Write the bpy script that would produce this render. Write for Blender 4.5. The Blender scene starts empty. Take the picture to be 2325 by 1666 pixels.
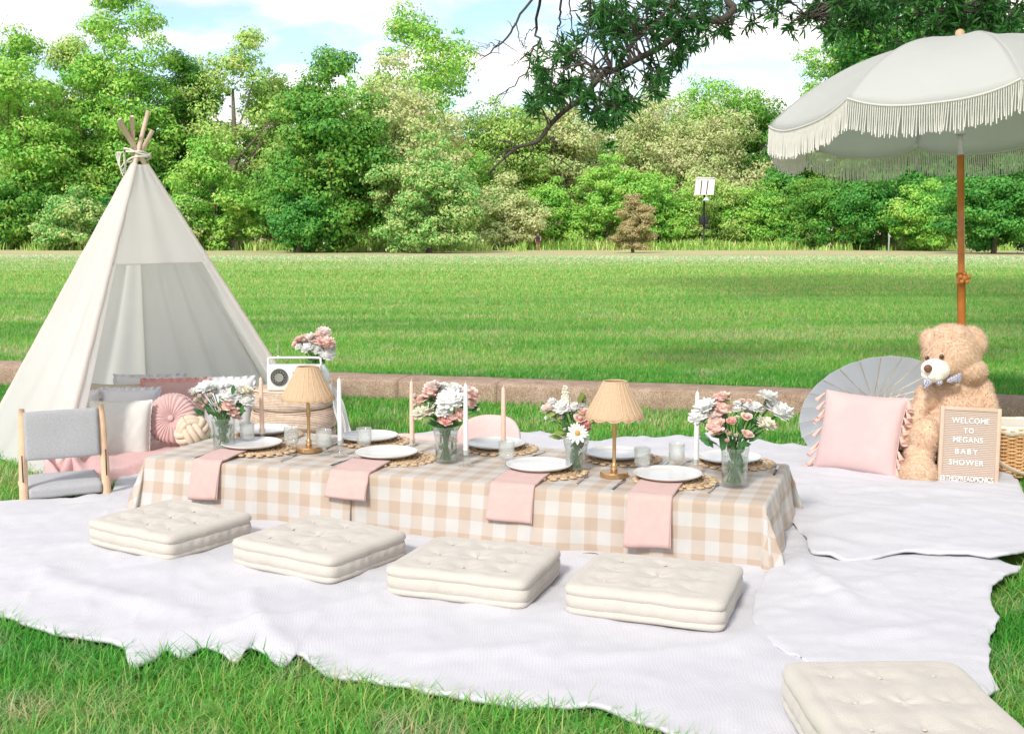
import bpy, math, random
import numpy as np
from mathutils import Vector, Matrix

SC = bpy.context.scene
COL = SC.collection
PI = math.pi

# ------------------------------------------------------------------ camera
CAM_H = 1.45
FPX, CPX, CPY = 2600.0, 1162.5, 833.0           # focal length and centre of the 2325 x 1666 photograph
PITCH = math.atan(315.0 / FPX)
cam = bpy.data.cameras.new('camera')
cam.sensor_width = 36.0
cam.lens = 36.0 * FPX / 2325.0
cam.clip_start, cam.clip_end = 0.05, 3000.0
camo = bpy.data.objects.new('camera', cam)
COL.objects.link(camo)
camo.location = (0, 0, CAM_H)
camo.rotation_euler = (PI / 2 - PITCH, 0, 0)
SC.camera = camo

# ------------------------------------------------------------------ light
SUN_EL = math.radians(40)
SUN_AZ = (-0.42, -0.9075)                          # horizontal direction towards the sun
SUN_STRENGTH, SKY_STRENGTH, CLOUD = 1.5, 0.09, 9.0
SC.view_settings.view_transform = 'Standard'
SC.view_settings.look = 'None'
SC.view_settings.exposure = 1.17
SC.view_settings.gamma = 1.0
SC.view_settings.use_curve_mapping = False
SC.render.engine = 'CYCLES'
SC.cycles.use_denoising = True
SC.cycles.max_bounces = 8
SC.cycles.diffuse_bounces = 4
SC.cycles.transparent_max_bounces = 24
SC.cycles.caustics_reflective = False
SC.cycles.caustics_refractive = False

W = bpy.data.worlds.new('World')
SC.world = W
W.use_nodes = True
nt = W.node_tree
nt.nodes.clear()
out = nt.nodes.new('ShaderNodeOutputWorld')
bg = nt.nodes.new('ShaderNodeBackground')
sky = nt.nodes.new('ShaderNodeTexSky')
sky.sky_type = 'NISHITA'
sky.sun_disc = False
sky.sun_elevation = SUN_EL
sky.sun_rotation = math.atan2(SUN_AZ[0], SUN_AZ[1])
sky.air_density, sky.dust_density, sky.ozone_density = 1.0, 0.3, 1.5
tc = nt.nodes.new('ShaderNodeTexCoord')
sep = nt.nodes.new('ShaderNodeSeparateXYZ')
nt.links.new(tc.outputs['Generated'], sep.inputs[0])
zz = nt.nodes.new('ShaderNodeMath'); zz.operation = 'ADD'; zz.inputs[1].default_value = 0.22
ab = nt.nodes.new('ShaderNodeMath'); ab.operation = 'ABSOLUTE'
nt.links.new(sep.outputs[2], ab.inputs[0]); nt.links.new(ab.outputs[0], zz.inputs[0])
dx = nt.nodes.new('ShaderNodeMath'); dx.operation = 'DIVIDE'
dy = nt.nodes.new('ShaderNodeMath'); dy.operation = 'DIVIDE'
nt.links.new(sep.outputs[0], dx.inputs[0]); nt.links.new(zz.outputs[0], dx.inputs[1])
nt.links.new(sep.outputs[1], dy.inputs[0]); nt.links.new(zz.outputs[0], dy.inputs[1])
cmb = nt.nodes.new('ShaderNodeCombineXYZ')
nt.links.new(dx.outputs[0], cmb.inputs[0]); nt.links.new(dy.outputs[0], cmb.inputs[1])
nz = nt.nodes.new('ShaderNodeTexNoise')
nz.inputs['Scale'].default_value = 1.7
nz.inputs['Detail'].default_value = 7.0
nz.inputs['Roughness'].default_value = 0.55
nt.links.new(cmb.outputs[0], nz.inputs['Vector'])
cr = nt.nodes.new('ShaderNodeValToRGB')
cr.color_ramp.elements[0].position = 0.40
cr.color_ramp.elements[0].color = (0.0, 0.0, 0.0, 1)
cr.color_ramp.elements[1].position = 0.56
cr.color_ramp.elements[1].color = (1, 1, 1, 1)
nt.links.new(nz.outputs[0], cr.inputs[0])
cr2 = nt.nodes.new('ShaderNodeValToRGB')           # lighter crests and greyer hollows in the cloud
cr2.color_ramp.elements[0].position = 0.40
cr2.color_ramp.elements[0].color = (CLOUD * 0.58, CLOUD * 0.56, CLOUD * 0.56, 1)
cr2.color_ramp.elements[1].position = 0.68
cr2.color_ramp.elements[1].color = (CLOUD * 1.10, CLOUD * 1.04, CLOUD * 0.99, 1)
nz2 = nt.nodes.new('ShaderNodeTexNoise')
nz2.inputs['Scale'].default_value = 3.4
nz2.inputs['Detail'].default_value = 8.0
nt.links.new(cmb.outputs[0], nz2.inputs['Vector'])
nt.links.new(nz2.outputs[0], cr2.inputs[0])
mx = nt.nodes.new('ShaderNodeMixRGB')
nt.links.new(cr.outputs[0], mx.inputs[0])
nt.links.new(sky.outputs[0], mx.inputs[1])
nt.links.new(cr2.outputs[0], mx.inputs[2])
nt.links.new(mx.outputs[0], bg.inputs[0])
bg.inputs[1].default_value = SKY_STRENGTH
nt.links.new(bg.outputs[0], out.inputs[0])

sl = bpy.data.lights.new('sun', 'SUN')
sl.energy = SUN_STRENGTH
sl.angle = math.radians(10)
sl.color = (1.0, 0.945, 0.86)
so = bpy.data.objects.new('sun', sl)
COL.objects.link(so)
ce = math.cos(SUN_EL)
so.rotation_euler = Vector((SUN_AZ[0] * ce, SUN_AZ[1] * ce, math.sin(SUN_EL))).to_track_quat('Z', 'Y').to_euler()
so.location = (5, -5, 20)

# ------------------------------------------------------------------ helpers
CP, SP = math.cos(PITCH), math.sin(PITCH)

def ray(px, py):
    u, v = (px - CPX) / FPX, -(py - CPY) / FPX
    return np.array([u, CP + v * SP, -SP + v * CP])

def G(px, py, z=0.0):
    """the point at height z that the photograph shows at (px, py)"""
    d = ray(px, py)
    return np.array([0, 0, CAM_H]) + d * ((z - CAM_H) / d[2])

def A(px, py, y):
    """the point at depth y that the photograph shows at (px, py)"""
    d = ray(px, py)
    return np.array([0, 0, CAM_H]) + d * (y / d[1])

def rotm(rx=0, ry=0, rz=0):
    return np.array(Matrix.Rotation(rz, 3, 'Z') @ Matrix.Rotation(ry, 3, 'Y') @ Matrix.Rotation(rx, 3, 'X'))

def tag(o, label=None, cat=None, group=None, kind=None):
    if label: o['label'] = label
    if cat: o['category'] = cat
    if group: o['group'] = group
    if kind: o['kind'] = kind
    return o

def empty(name, loc, rz=0.0, rx=0.0, ry=0.0):
    o = bpy.data.objects.new(name, None)
    o.empty_display_size = 0.05
    COL.objects.link(o)
    o.location = tuple(float(a) for a in loc)
    o.rotation_euler = (rx, ry, rz)
    return o

def thing(name, label, cat, loc, rz=0.0, group=None, rx=0.0, ry=0.0):
    return tag(empty(name, loc, rz, rx, ry), label, cat, group)

def link_mesh(name, me, mat, parent=None, loc=None, rot=None):
    o = bpy.data.objects.new(name, me)
    COL.objects.link(o)
    if mat is not None and len(me.materials) == 0:
        me.materials.append(mat)
    if parent is not None: o.parent = parent
    if loc is not None: o.location = tuple(float(a) for a in loc)
    if rot is not None: o.rotation_euler = rot
    return o

def raw_mesh(name, V, F, smooth=True, uv=None):
    """V (n,3); F (m,k) array of equal-sided faces"""
    V = np.asarray(V, dtype=np.float32); F = np.asarray(F, dtype=np.int32)
    me = bpy.data.meshes.new(name)
    m, k = F.shape
    me.vertices.add(len(V)); me.vertices.foreach_set('co', V.ravel())
    me.loops.add(m * k); me.loops.foreach_set('vertex_index', F.ravel())
    me.polygons.add(m)
    me.polygons.foreach_set('loop_start', np.arange(0, m * k, k, dtype=np.int32))
    me.polygons.foreach_set('loop_total', np.full(m, k, dtype=np.int32))
    if smooth: me.polygons.foreach_set('use_smooth', np.ones(m, dtype=bool))
    if uv is not None:
        l = me.uv_layers.new(name='UVMap')
        l.data.foreach_set('uv', np.asarray(uv, dtype=np.float32)[F.ravel()].ravel())
    me.update(calc_edges=True)
    return me

def copy_tree(o, parent=None):
    c = o.copy(); COL.objects.link(c)
    if parent is not None: c.parent = parent
    for ch in [x for x in COL.objects if x.parent == o]:
        copy_tree(ch, c)
    return c

class MB:
    """collects quads and triangles, links them as one mesh object"""
    def __init__(s): s.v, s.f, s.n, s.uv = [], [], 0, []
    def add(s, V, F, uv=None):
        V = np.asarray(V, float)
        s.v.append(V)
        s.f += [tuple(int(i) + s.n for i in f) for f in F]
        s.uv.append(np.zeros((len(V), 2)) if uv is None else np.asarray(uv, float))
        s.n += len(V)
        return s
    def grid(s, P, cu=False, cv=False, uv=None):
        nu, nv = P.shape[:2]
        i, j = np.meshgrid(np.arange(nu if cu else nu - 1), np.arange(nv if cv else nv - 1), indexing='ij')
        i, j = i.ravel(), j.ravel()
        i2, j2 = (i + 1) % nu, (j + 1) % nv
        F = np.stack([i * nv + j, i2 * nv + j, i2 * nv + j2, i * nv + j2], 1)
        return s.add(P.reshape(-1, 3), F, None if uv is None else uv.reshape(-1, 2))
    def tube(s, pts, r, n=8, cap=True, squash=None):
        pts = np.asarray(pts, float)
        m = len(pts)
        r = np.full(m, r, float) if np.isscalar(r) else np.asarray(r, float)
        t = np.gradient(pts, axis=0); t /= np.linalg.norm(t, axis=1)[:, None] + 1e-9
        ref = np.array([0, 0, 1.0]) if abs(t[0][2]) < 0.9 else np.array([1.0, 0, 0])
        rings = []
        a = np.linspace(0, 2 * PI, n, endpoint=False)
        for k in range(m):
            u = np.cross(t[k], ref); u /= np.linalg.norm(u) + 1e-9
            w = np.cross(u, t[k]); ref = w
            su, sw = (1, 1) if squash is None else squash
            rings.append(pts[k] + r[k] * (su * np.cos(a)[:, None] * u + sw * np.sin(a)[:, None] * w))
        b = s.n
        s.grid(np.array(rings), cv=True)
        if cap:
            s.f.append(tuple(b + i for i in range(n))[::-1])
            s.f.append(tuple(b + (m - 1) * n + i for i in range(n)))
        return s
    def lathe(s, prof, n=32, c=(0, 0, 0), R=None, cap=True, fr=None):
        prof = np.asarray(prof, float)
        a = np.linspace(0, 2 * PI, n, endpoint=False)
        P = np.zeros((len(prof), n, 3))
        k = np.ones((len(prof), n)) if fr is None else fr(a[None, :], prof[:, 1:2])
        P[..., 0] = prof[:, 0:1] * np.cos(a) * k
        P[..., 1] = prof[:, 0:1] * np.sin(a) * k
        P[..., 2] = prof[:, 1:2]
        if R is not None: P = P @ np.asarray(R).T
        P = P + np.asarray(c, float)
        b = s.n
        s.grid(P, cv=True)
        m = len(prof)
        if cap:
            if prof[0, 0] > 1e-5: s.f.append(tuple(b + i for i in range(n))[::-1])
            if prof[-1, 0] > 1e-5: s.f.append(tuple(b + (m - 1) * n + i for i in range(n)))
        return s
    def box(s, c, d, R=None):
        x, y, z = [a / 2 for a in d]
        V = np.array([[-x, -y, -z], [x, -y, -z], [x, y, -z], [-x, y, -z], [-x, -y, z], [x, -y, z], [x, y, z], [-x, y, z]])
        if R is not None: V = V @ np.asarray(R).T
        return s.add(V + np.asarray(c, float), [(3, 2, 1, 0), (4, 5, 6, 7), (0, 1, 5, 4), (1, 2, 6, 5), (2, 3, 7, 6), (3, 0, 4, 7)])
    def ball(s, c, r, n=12, m=8, R=None):
        r = np.array([r, r, r], float) if np.isscalar(r) else np.array(r, float)
        a = np.linspace(0, 2 * PI, n, endpoint=False)
        t = np.linspace(0.02, PI - 0.02, m)
        P = np.stack([np.sin(t)[:, None] * np.cos(a), np.sin(t)[:, None] * np.sin(a), -np.cos(t)[:, None] * np.ones(n)], -1) * r
        if R is not None: P = P @ np.asarray(R).T
        b = s.n
        s.grid(P + np.asarray(c, float), cv=True)
        s.f.append(tuple(b + i for i in range(n))[::-1]); s.f.append(tuple(b + (m - 1) * n + i for i in range(n)))
        return s
    def build(s, name, mat, parent=None, smooth=True, loc=None, rot=None, bevel=0, segs=2, solid=0, subsurf=0, angle=None):
        me = bpy.data.meshes.new(name)
        V = np.concatenate(s.v)
        me.from_pydata(V.tolist(), [], s.f)
        l = me.uv_layers.new(name='UVMap')
        idx = np.zeros(len(me.loops), dtype=np.int32); me.loops.foreach_get('vertex_index', idx)
        l.data.foreach_set('uv', np.concatenate(s.uv)[idx].astype(np.float32).ravel())
        if smooth: me.polygons.foreach_set('use_smooth', np.ones(len(me.polygons), dtype=bool))
        me.update()
        if angle is not None: me.set_sharp_from_angle(angle=angle)
        o = link_mesh(name, me, mat, parent, loc, rot)
        if bevel:
            m = o.modifiers.new('bevel', 'BEVEL'); m.width = bevel; m.segments = segs; m.limit_method = 'ANGLE'
        if solid:
            m = o.modifiers.new('solid', 'SOLIDIFY'); m.thickness = solid; m.offset = 0
        if subsurf:
            m = o.modifiers.new('sub', 'SUBSURF'); m.levels = m.render_levels = subsurf
        return o

def spline(pts, n):
    """Catmull-Rom through pts"""
    P = np.asarray(pts, float)
    P = np.vstack([2 * P[0] - P[1], P, 2 * P[-1] - P[-2]])
    k = len(P) - 3
    res = []
    for t in np.linspace(0, k - 1e-6, n):
        i = int(t); u = t - i
        a, b, c, d = P[i], P[i + 1], P[i + 2], P[i + 3]
        res.append(0.5 * (2 * b + (c - a) * u + (2 * a - 5 * b + 4 * c - d) * u * u + (3 * b - a - 3 * c + d) * u ** 3))
    return np.array(res)

def resample(pts, n):
    P = np.asarray(pts, float)
    d = np.concatenate([[0], np.cumsum(np.linalg.norm(np.diff(P, axis=0), axis=1))])
    t = np.linspace(0, d[-1], n)
    return np.stack([np.interp(t, d, P[:, k]) for k in range(P.shape[1])], 1)

_rn = np.random.RandomState(5)
_PH = _rn.rand(3, 24, 4) * 6.283
def wob(x, y, sc=1.0, k=0):
    """smooth cheap 2-D noise in about -1..1"""
    x = np.asarray(x, float) * sc; y = np.asarray(y, float) * sc
    r = 0
    for i in range(8):
        p = _PH[k % 3, i]
        f = 0.6 + 0.35 * i
        a = p[0]
        r = r + np.sin(f * (x * math.cos(a) + y * math.sin(a)) * 2 + p[1]) / (1 + 0.35 * i)
    return r / 3.0

# ------------------------------------------------------------------ materials
def nodes_mat(name):
    m = bpy.data.materials.new(name)
    m.use_nodes = True
    t = m.node_tree
    t.nodes.clear()
    o = t.nodes.new('ShaderNodeOutputMaterial')
    return m, t, o

def N(t, typ, **kw):
    n = t.nodes.new(typ)
    for k, v in kw.items():
        if k.startswith('i_'):
            key = k[2:]
            n.inputs[int(key) if key.isdigit() else key.replace('_', ' ')].default_value = v
        else:
            setattr(n, k, v)
    return n

def ramp(t, stops):
    r = t.nodes.new('ShaderNodeValToRGB')
    e = r.color_ramp.elements
    while len(e) < len(stops): e.new(0.5)
    for k, (p, c) in enumerate(stops):
        e[k].position = p
        e[k].color = tuple(c) + (1,) if len(c) == 3 else c
    return r

def C4(c): return (c[0], c[1], c[2], 1)

def pm(name, col, rough=0.7, var=0.08, scale=25.0, bump=0.0, bscale=200.0, metal=0.0, sheen=0.0, transl=0.0, spec=0.4,
       weave=None, coat=0.0, coord='Object', col2=None, weave_uv=False):
    """principled surface with a noisy tint, optional fine bump or weave, optional light passing through"""
    m, t, o = nodes_mat(name)
    L = t.links.new
    tcn = N(t, 'ShaderNodeTexCoord')
    n1 = N(t, 'ShaderNodeTexNoise', i_Scale=scale, i_Detail=5.0)
    L(tcn.outputs[coord], n1.inputs['Vector'])
    c = np.array(col)
    c2 = np.array(col2) if col2 is not None else c * (1 + var)
    r = ramp(t, [(0.3, c * (1 - var)), (0.7, np.clip(c2, 0, 1))])
    L(n1.outputs[0], r.inputs[0])
    b = N(t, 'ShaderNodeBsdfPrincipled', i_Roughness=rough, i_Metallic=metal)
    b.inputs['Specular IOR Level'].default_value = spec
    if sheen:
        b.inputs['Sheen Weight'].default_value = sheen
        b.inputs['Sheen Roughness'].default_value = 0.5
    if coat: b.inputs['Coat Weight'].default_value = coat
    L(r.outputs[0], b.inputs['Base Color'])
    h = None
    if weave:
        src = tcn.outputs['UV' if weave_uv else coord]
        w1 = N(t, 'ShaderNodeTexWave', i_Scale=weave, i_Distortion=0.6); w1.bands_direction = 'X'; w1.inputs['Detail Scale'].default_value = 2
        w2 = N(t, 'ShaderNodeTexWave', i_Scale=weave, i_Distortion=0.6); w2.bands_direction = 'Y' if weave_uv else 'Z'
        L(src, w1.inputs['Vector']); L(src, w2.inputs['Vector'])
        h = N(t, 'ShaderNodeMath', operation='ADD')
        L(w1.outputs[1], h.inputs[0]); L(w2.outputs[1], h.inputs[1])
    elif bump:
        h = N(t, 'ShaderNodeTexNoise', i_Scale=bscale, i_Detail=4.0)
        L(tcn.outputs[coord], h.inputs['Vector'])
    if h is not None:
        bp = N(t, 'ShaderNodeBump', i_Strength=bump or 0.2, i_Distance=0.004)
        L(h.outputs[0], bp.inputs['Height'])
        L(bp.outputs[0], b.inputs['Normal'])
    if transl:
        tr = N(t, 'ShaderNodeBsdfTranslucent')
        L(r.outputs[0], tr.inputs[0])
        mxs = N(t, 'ShaderNodeMixShader', i_0=transl)
        L(b.outputs[0], mxs.inputs[1]); L(tr.outputs[0], mxs.inputs[2]); L(mxs.outputs[0], o.inputs[0])
    else:
        L(b.outputs[0], o.inputs[0])
    return m

def leaf_mat(name, cols, transl=0.3, clump=0.35, rough=0.55, dry=None):
    """leaves: each leaf its own tint, broad tint drift over the crown, light passing through"""
    m, t, o = nodes_mat(name)
    L = t.links.new
    g = N(t, 'ShaderNodeNewGeometry')
    tcn = N(t, 'ShaderNodeTexCoord')
    n1 = N(t, 'ShaderNodeTexNoise', i_Scale=clump, i_Detail=3.0)
    L(tcn.outputs['Object'], n1.inputs['Vector'])
    a = N(t, 'ShaderNodeMath', operation='MULTIPLY_ADD', i_1=0.55, i_2=-0.05)
    L(g.outputs['Random Per Island'], a.inputs[0])
    a2 = N(t, 'ShaderNodeMath', operation='MULTIPLY_ADD', i_1=0.9)
    L(n1.outputs[0], a2.inputs[0]); L(a.outputs[0], a2.inputs[2])
    a3 = N(t, 'ShaderNodeMath', operation='SUBTRACT', i_1=0.22)
    L(a2.outputs[0], a3.inputs[0])
    k = len(cols)
    r = ramp(t, [(i / (k - 1), c) for i, c in enumerate(cols)])
    L(a3.outputs[0], r.inputs[0])
    b = N(t, 'ShaderNodeBsdfPrincipled', i_Roughness=rough)
    b.inputs['Specular IOR Level'].default_value = 0.25
    tr = N(t, 'ShaderNodeBsdfTranslucent')
    mxs = N(t, 'ShaderNodeMixShader', i_0=transl)
    L(r.outputs[0], b.inputs['Base Color']); L(r.outputs[0], tr.inputs[0])
    L(b.outputs[0], mxs.inputs[1]); L(tr.outputs[0], mxs.inputs[2]); L(mxs.outputs[0], o.inputs[0])
    return m

def glass_mat(name, tint=(0.93, 0.96, 0.95), body=0.06, refl=0.5):
    """thin clear glass: see-through, a faint milky body, mirror-like towards the edges"""
    m, t, o = nodes_mat(name)
    L = t.links.new
    tp = N(t, 'ShaderNodeBsdfTransparent', i_0=C4(tint))
    df = N(t, 'ShaderNodeBsdfDiffuse', i_0=(0.85, 0.88, 0.87, 1))
    gl = N(t, 'ShaderNodeBsdfGlossy', i_Roughness=0.04)
    lw = N(t, 'ShaderNodeLayerWeight', i_Blend=0.35)
    m1 = N(t, 'ShaderNodeMixShader', i_0=body)
    L(tp.outputs[0], m1.inputs[1]); L(df.outputs[0], m1.inputs[2])
    ml = N(t, 'ShaderNodeMath', operation='MULTIPLY_ADD', i_1=refl, i_2=0.03)
    L(lw.outputs['Facing'], ml.inputs[0])
    m2 = N(t, 'ShaderNodeMixShader')
    L(ml.outputs[0], m2.inputs[0]); L(m1.outputs[0], m2.inputs[1]); L(gl.outputs[0], m2.inputs[2])
    L(m2.outputs[0], o.inputs[0])
    return m
# ------------------------------------------------------------------ terrain
WALL_P = np.array([0.607, 9.15]); WALL_A = math.radians(-14.5)
WE = np.array([math.cos(WALL_A), math.sin(WALL_A)]); WN = np.array([-WE[1], WE[0]])   # along and behind the kerb wall
WALL_T, WALL_H = 0.42, 0.18

def behind(x, y): return (np.asarray(x) - WALL_P[0]) * WN[0] + (np.asarray(y) - WALL_P[1]) * WN[1]

def ground_z(x, y):
    w = behind(x, y)
    up = np.clip((w - 0.1) / 0.12, 0, 1) * 0.15
    z = up - np.clip(w - 18, 0, 95) * 0.0060
    return z + np.where(w > 2, 0.03 * wob(x, y, 0.05), 0.0)

def lawn_colour(t, L, pos):
    """shared by ground sheet and blades: greens with painted mow and shade bands, worn dry patches; dry strip along the wood"""
    n1 = N(t, 'ShaderNodeTexNoise', i_Scale=0.35, i_Detail=5.0, i_Roughness=0.6)
    n2 = N(t, 'ShaderNodeTexNoise', i_Scale=2.2, i_Detail=6.0, i_Roughness=0.65)
    st = N(t, 'ShaderNodeMapping'); st.inputs['Scale'].default_value = (0.25, 1.6, 1)
    L(pos, st.inputs[0])
    L(st.outputs[0], n1.inputs['Vector']); L(pos, n2.inputs['Vector'])
    r1 = ramp(t, [(0.34, (0.034, 0.185, 0.016)), (0.45, (0.075, 0.255, 0.022)), (0.55, (0.19, 0.325, 0.045)), (0.66, (0.33, 0.335, 0.115))])  # stretched bands: mowing tones with soft shade painted into the greens
    L(n1.outputs[0], r1.inputs[0])
    r2 = ramp(t, [(0.50, (0, 0, 0)), (0.68, (0.8, 0.8, 0.8))])
    L(n2.outputs[0], r2.inputs[0])
    mxc = N(t, 'ShaderNodeMixRGB', i_2=(0.36, 0.32, 0.14, 1))
    L(r2.outputs[0], mxc.inputs[0]); L(r1.outputs[0], mxc.inputs[1])
    sp = N(t, 'ShaderNodeSeparateXYZ'); L(pos, sp.inputs[0])
    n6 = N(t, 'ShaderNodeTexNoise', i_Scale=0.16, i_Detail=5.0); L(st.outputs[0], n6.inputs['Vector'])
    a6 = N(t, 'ShaderNodeMath', operation='MULTIPLY_ADD', i_1=34.0); L(n6.outputs[0], a6.inputs[0]); L(sp.outputs[1], a6.inputs[2])
    m6 = N(t, 'ShaderNodeMapRange', i_1=20.0, i_2=46.0, i_3=0.0, i_4=0.75); L(a6.outputs[0], m6.inputs[0])
    x6 = N(t, 'ShaderNodeMixRGB', i_2=(0.30, 0.37, 0.075, 1)); L(m6.outputs[0], x6.inputs[0]); L(mxc.outputs[0], x6.inputs[1])
    mxc = x6
    # dry strip in front of the trees
    n3 = N(t, 'ShaderNodeTexNoise', i_Scale=0.10, i_Detail=4.0); L(pos, n3.inputs['Vector'])
    ad = N(t, 'ShaderNodeMath', operation='MULTIPLY_ADD', i_1=26.0); L(n3.outputs[0], ad.inputs[0]); L(sp.outputs[1], ad.inputs[2])
    mr = N(t, 'ShaderNodeMapRange', i_1=50.0, i_2=86.0, i_3=0.0, i_4=0.85); L(ad.outputs[0], mr.inputs[0])
    mx2 = N(t, 'ShaderNodeMixRGB', i_2=(0.58, 0.52, 0.31, 1))
    L(mr.outputs[0], mx2.inputs[0]); L(mxc.outputs[0], mx2.inputs[1])
    return mx2.outputs[0]

def ground_material():
    m, t, o = nodes_mat('lawn_turf')
    L = t.links.new
    g = N(t, 'ShaderNodeNewGeometry')
    c = lawn_colour(t, L, g.outputs['Position'])
    n = N(t, 'ShaderNodeTexNoise', i_Scale=22.0, i_Detail=8.0, i_Roughness=0.7); L(g.outputs['Position'], n.inputs['Vector'])
    n5 = N(t, 'ShaderNodeTexNoise', i_Scale=4.0, i_Detail=6.0, i_Roughness=0.75); L(g.outputs['Position'], n5.inputs['Vector'])
    r = ramp(t, [(0.3, (0.5, 0.5, 0.5)), (0.7, (1.35, 1.35, 1.35))]); L(n.outputs[0], r.inputs[0])
    r5 = ramp(t, [(0.3, (0.72, 0.72, 0.72)), (0.7, (1.2, 1.2, 1.2))]); L(n5.outputs[0], r5.inputs[0])
    mu = N(t, 'ShaderNodeMixRGB', blend_type='MULTIPLY', i_0=1.0); L(c, mu.inputs[1]); L(r.outputs[0], mu.inputs[2])
    mu5 = N(t, 'ShaderNodeMixRGB', blend_type='MULTIPLY', i_0=1.0); L(mu.outputs[0], mu5.inputs[1]); L(r5.outputs[0], mu5.inputs[2])
    b = N(t, 'ShaderNodeBsdfPrincipled', i_Roughness=0.9); b.inputs['Specular IOR Level'].default_value = 0.1
    L(mu5.outputs[0], b.inputs['Base Color'])
    bp = N(t, 'ShaderNodeBump', i_Strength=0.6, i_Distance=0.03); L(n.outputs[0], bp.inputs['Height']); L(bp.outputs[0], b.inputs['Normal'])
    L(b.outputs[0], o.inputs[0])
    return m

ws = np.concatenate([[-60, -40, -25, -16], np.linspace(-12, 0.08, 28), [0.1, 0.16, 0.22, 0.3], np.linspace(0.6, 30, 40), np.linspace(32, 130, 40), [160, 220, 320, 500, 900]])
us = np.concatenate([[-700, -300, -150, -90], np.linspace(-60, 60, 81), [90, 150, 300, 700]])
UU, WW = np.meshgrid(us, ws, indexing='ij')
gx = WALL_P[0] + UU * WE[0] + WW * WN[0]; gy = WALL_P[1] + UU * WE[1] + WW * WN[1]
gp = np.stack([gx, gy, ground_z(gx, gy)], -1)
gm = MB(); gm.grid(gp)
tag(gm.build('ground', ground_material()), kind='structure')

# ------------------------------------------------------------------ kerb wall of concrete blocks
def concrete_material():
    m, t, o = nodes_mat('worn_concrete')
    L = t.links.new
    tcn = N(t, 'ShaderNodeTexCoord'); g = N(t, 'ShaderNodeNewGeometry')
    n1 = N(t, 'ShaderNodeTexNoise', i_Scale=7.0, i_Detail=8.0, i_Roughness=0.7); L(g.outputs['Position'], n1.inputs['Vector'])
    n2 = N(t, 'ShaderNodeTexVoronoi', i_Scale=75.0); L(g.outputs['Position'], n2.inputs['Vector'])
    n3 = N(t, 'ShaderNodeTexNoise', i_Scale=110.0, i_Detail=3.0); L(g.outputs['Position'], n3.inputs['Vector'])
    r = ramp(t, [(0.3, (0.33, 0.225, 0.16)), (0.55, (0.46, 0.335, 0.25)), (0.75, (0.56, 0.44, 0.35))]); L(n1.outputs[0], r.inputs[0])
    r2 = ramp(t, [(0.06, (0.45, 0.42, 0.40)), (0.20, (1, 1, 1))]); L(n2.outputs[0], r2.inputs[0])
    r3 = ramp(t, [(0.36, (0.62, 0.6, 0.58)), (0.6, (1.12, 1.12, 1.12))]); L(n3.outputs[0], r3.inputs[0])
    m1 = N(t, 'ShaderNodeMixRGB', blend_type='MULTIPLY', i_0=0.8); L(r.outputs[0], m1.inputs[1]); L(r2.outputs[0], m1.inputs[2])
    m2 = N(t, 'ShaderNodeMixRGB', blend_type='MULTIPLY', i_0=1.0); L(m1.outputs[0], m2.inputs[1]); L(r3.outputs[0], m2.inputs[2])
    b = N(t, 'ShaderNodeBsdfPrincipled', i_Roughness=0.9); b.inputs['Specular IOR Level'].default_value = 0.2
    L(m2.outputs[0], b.inputs['Base Color'])
    bp = N(t, 'ShaderNodeBump', i_Strength=0.5, i_Distance=0.006); L(n3.outputs[0], bp.inputs['Height']); L(bp.outputs[0], b.inputs['Normal'])
    L(b.outputs[0], o.inputs[0])
    return m
M_conc = concrete_material()
wall = thing('kerb_wall', 'low tan concrete kerb wall crossing the lawn behind the picnic', 'low wall', (WALL_P[0], WALL_P[1], 0), WALL_A)
rs = np.random.RandomState(3)
edges = [-12.0, -9.2, -6.2, -3.3, -1.62, -0.76, 2.3, 5.2, 8.1, 10.8]
for k in range(len(edges) - 1):
    a, b_ = edges[k] + 0.0025, edges[k + 1] - 0.0025
    nx, ny, nz_ = 24, 6, 5
    mb = MB()
    dz = rs.uniform(-0.003, 0.003); tw = rs.uniform(-0.002, 0.002)
    prof = np.array([[0, -0.08], [0, 0.02], [0.0, 0.09], [0.001, WALL_H - 0.022], [0.008, WALL_H - 0.006], [0.022, WALL_H], [0.14, WALL_H + 0.004], [0.28, WALL_H + 0.003], [WALL_T - 0.02, WALL_H], [WALL_T, WALL_H - 0.03], [WALL_T, -0.08]])
    xs = np.linspace(a, b_, 30)
    P = np.zeros((len(xs), len(prof), 3))
    P[..., 0] = xs[:, None]
    P[..., 1] = prof[:, 0] + tw + 0.0045 * wob(xs[:, None] * 3 + k, prof[:, 1] * 30, 1.3)
    P[..., 2] = prof[:, 1] + dz * (prof[:, 1] > 0) + 0.0035 * wob(xs[:, None] * 4, prof[:, 0] * 22 + k, 1.1, 1) * (prof[:, 1] > 0.02)
    mb.grid(P)
    n0 = len(prof)
    mb.f.append(tuple(range(n0))); mb.f.append(tuple((len(xs) - 1) * n0 + i for i in range(n0))[::-1])
    mb.build('concrete_block', M_conc, wall)

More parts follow.
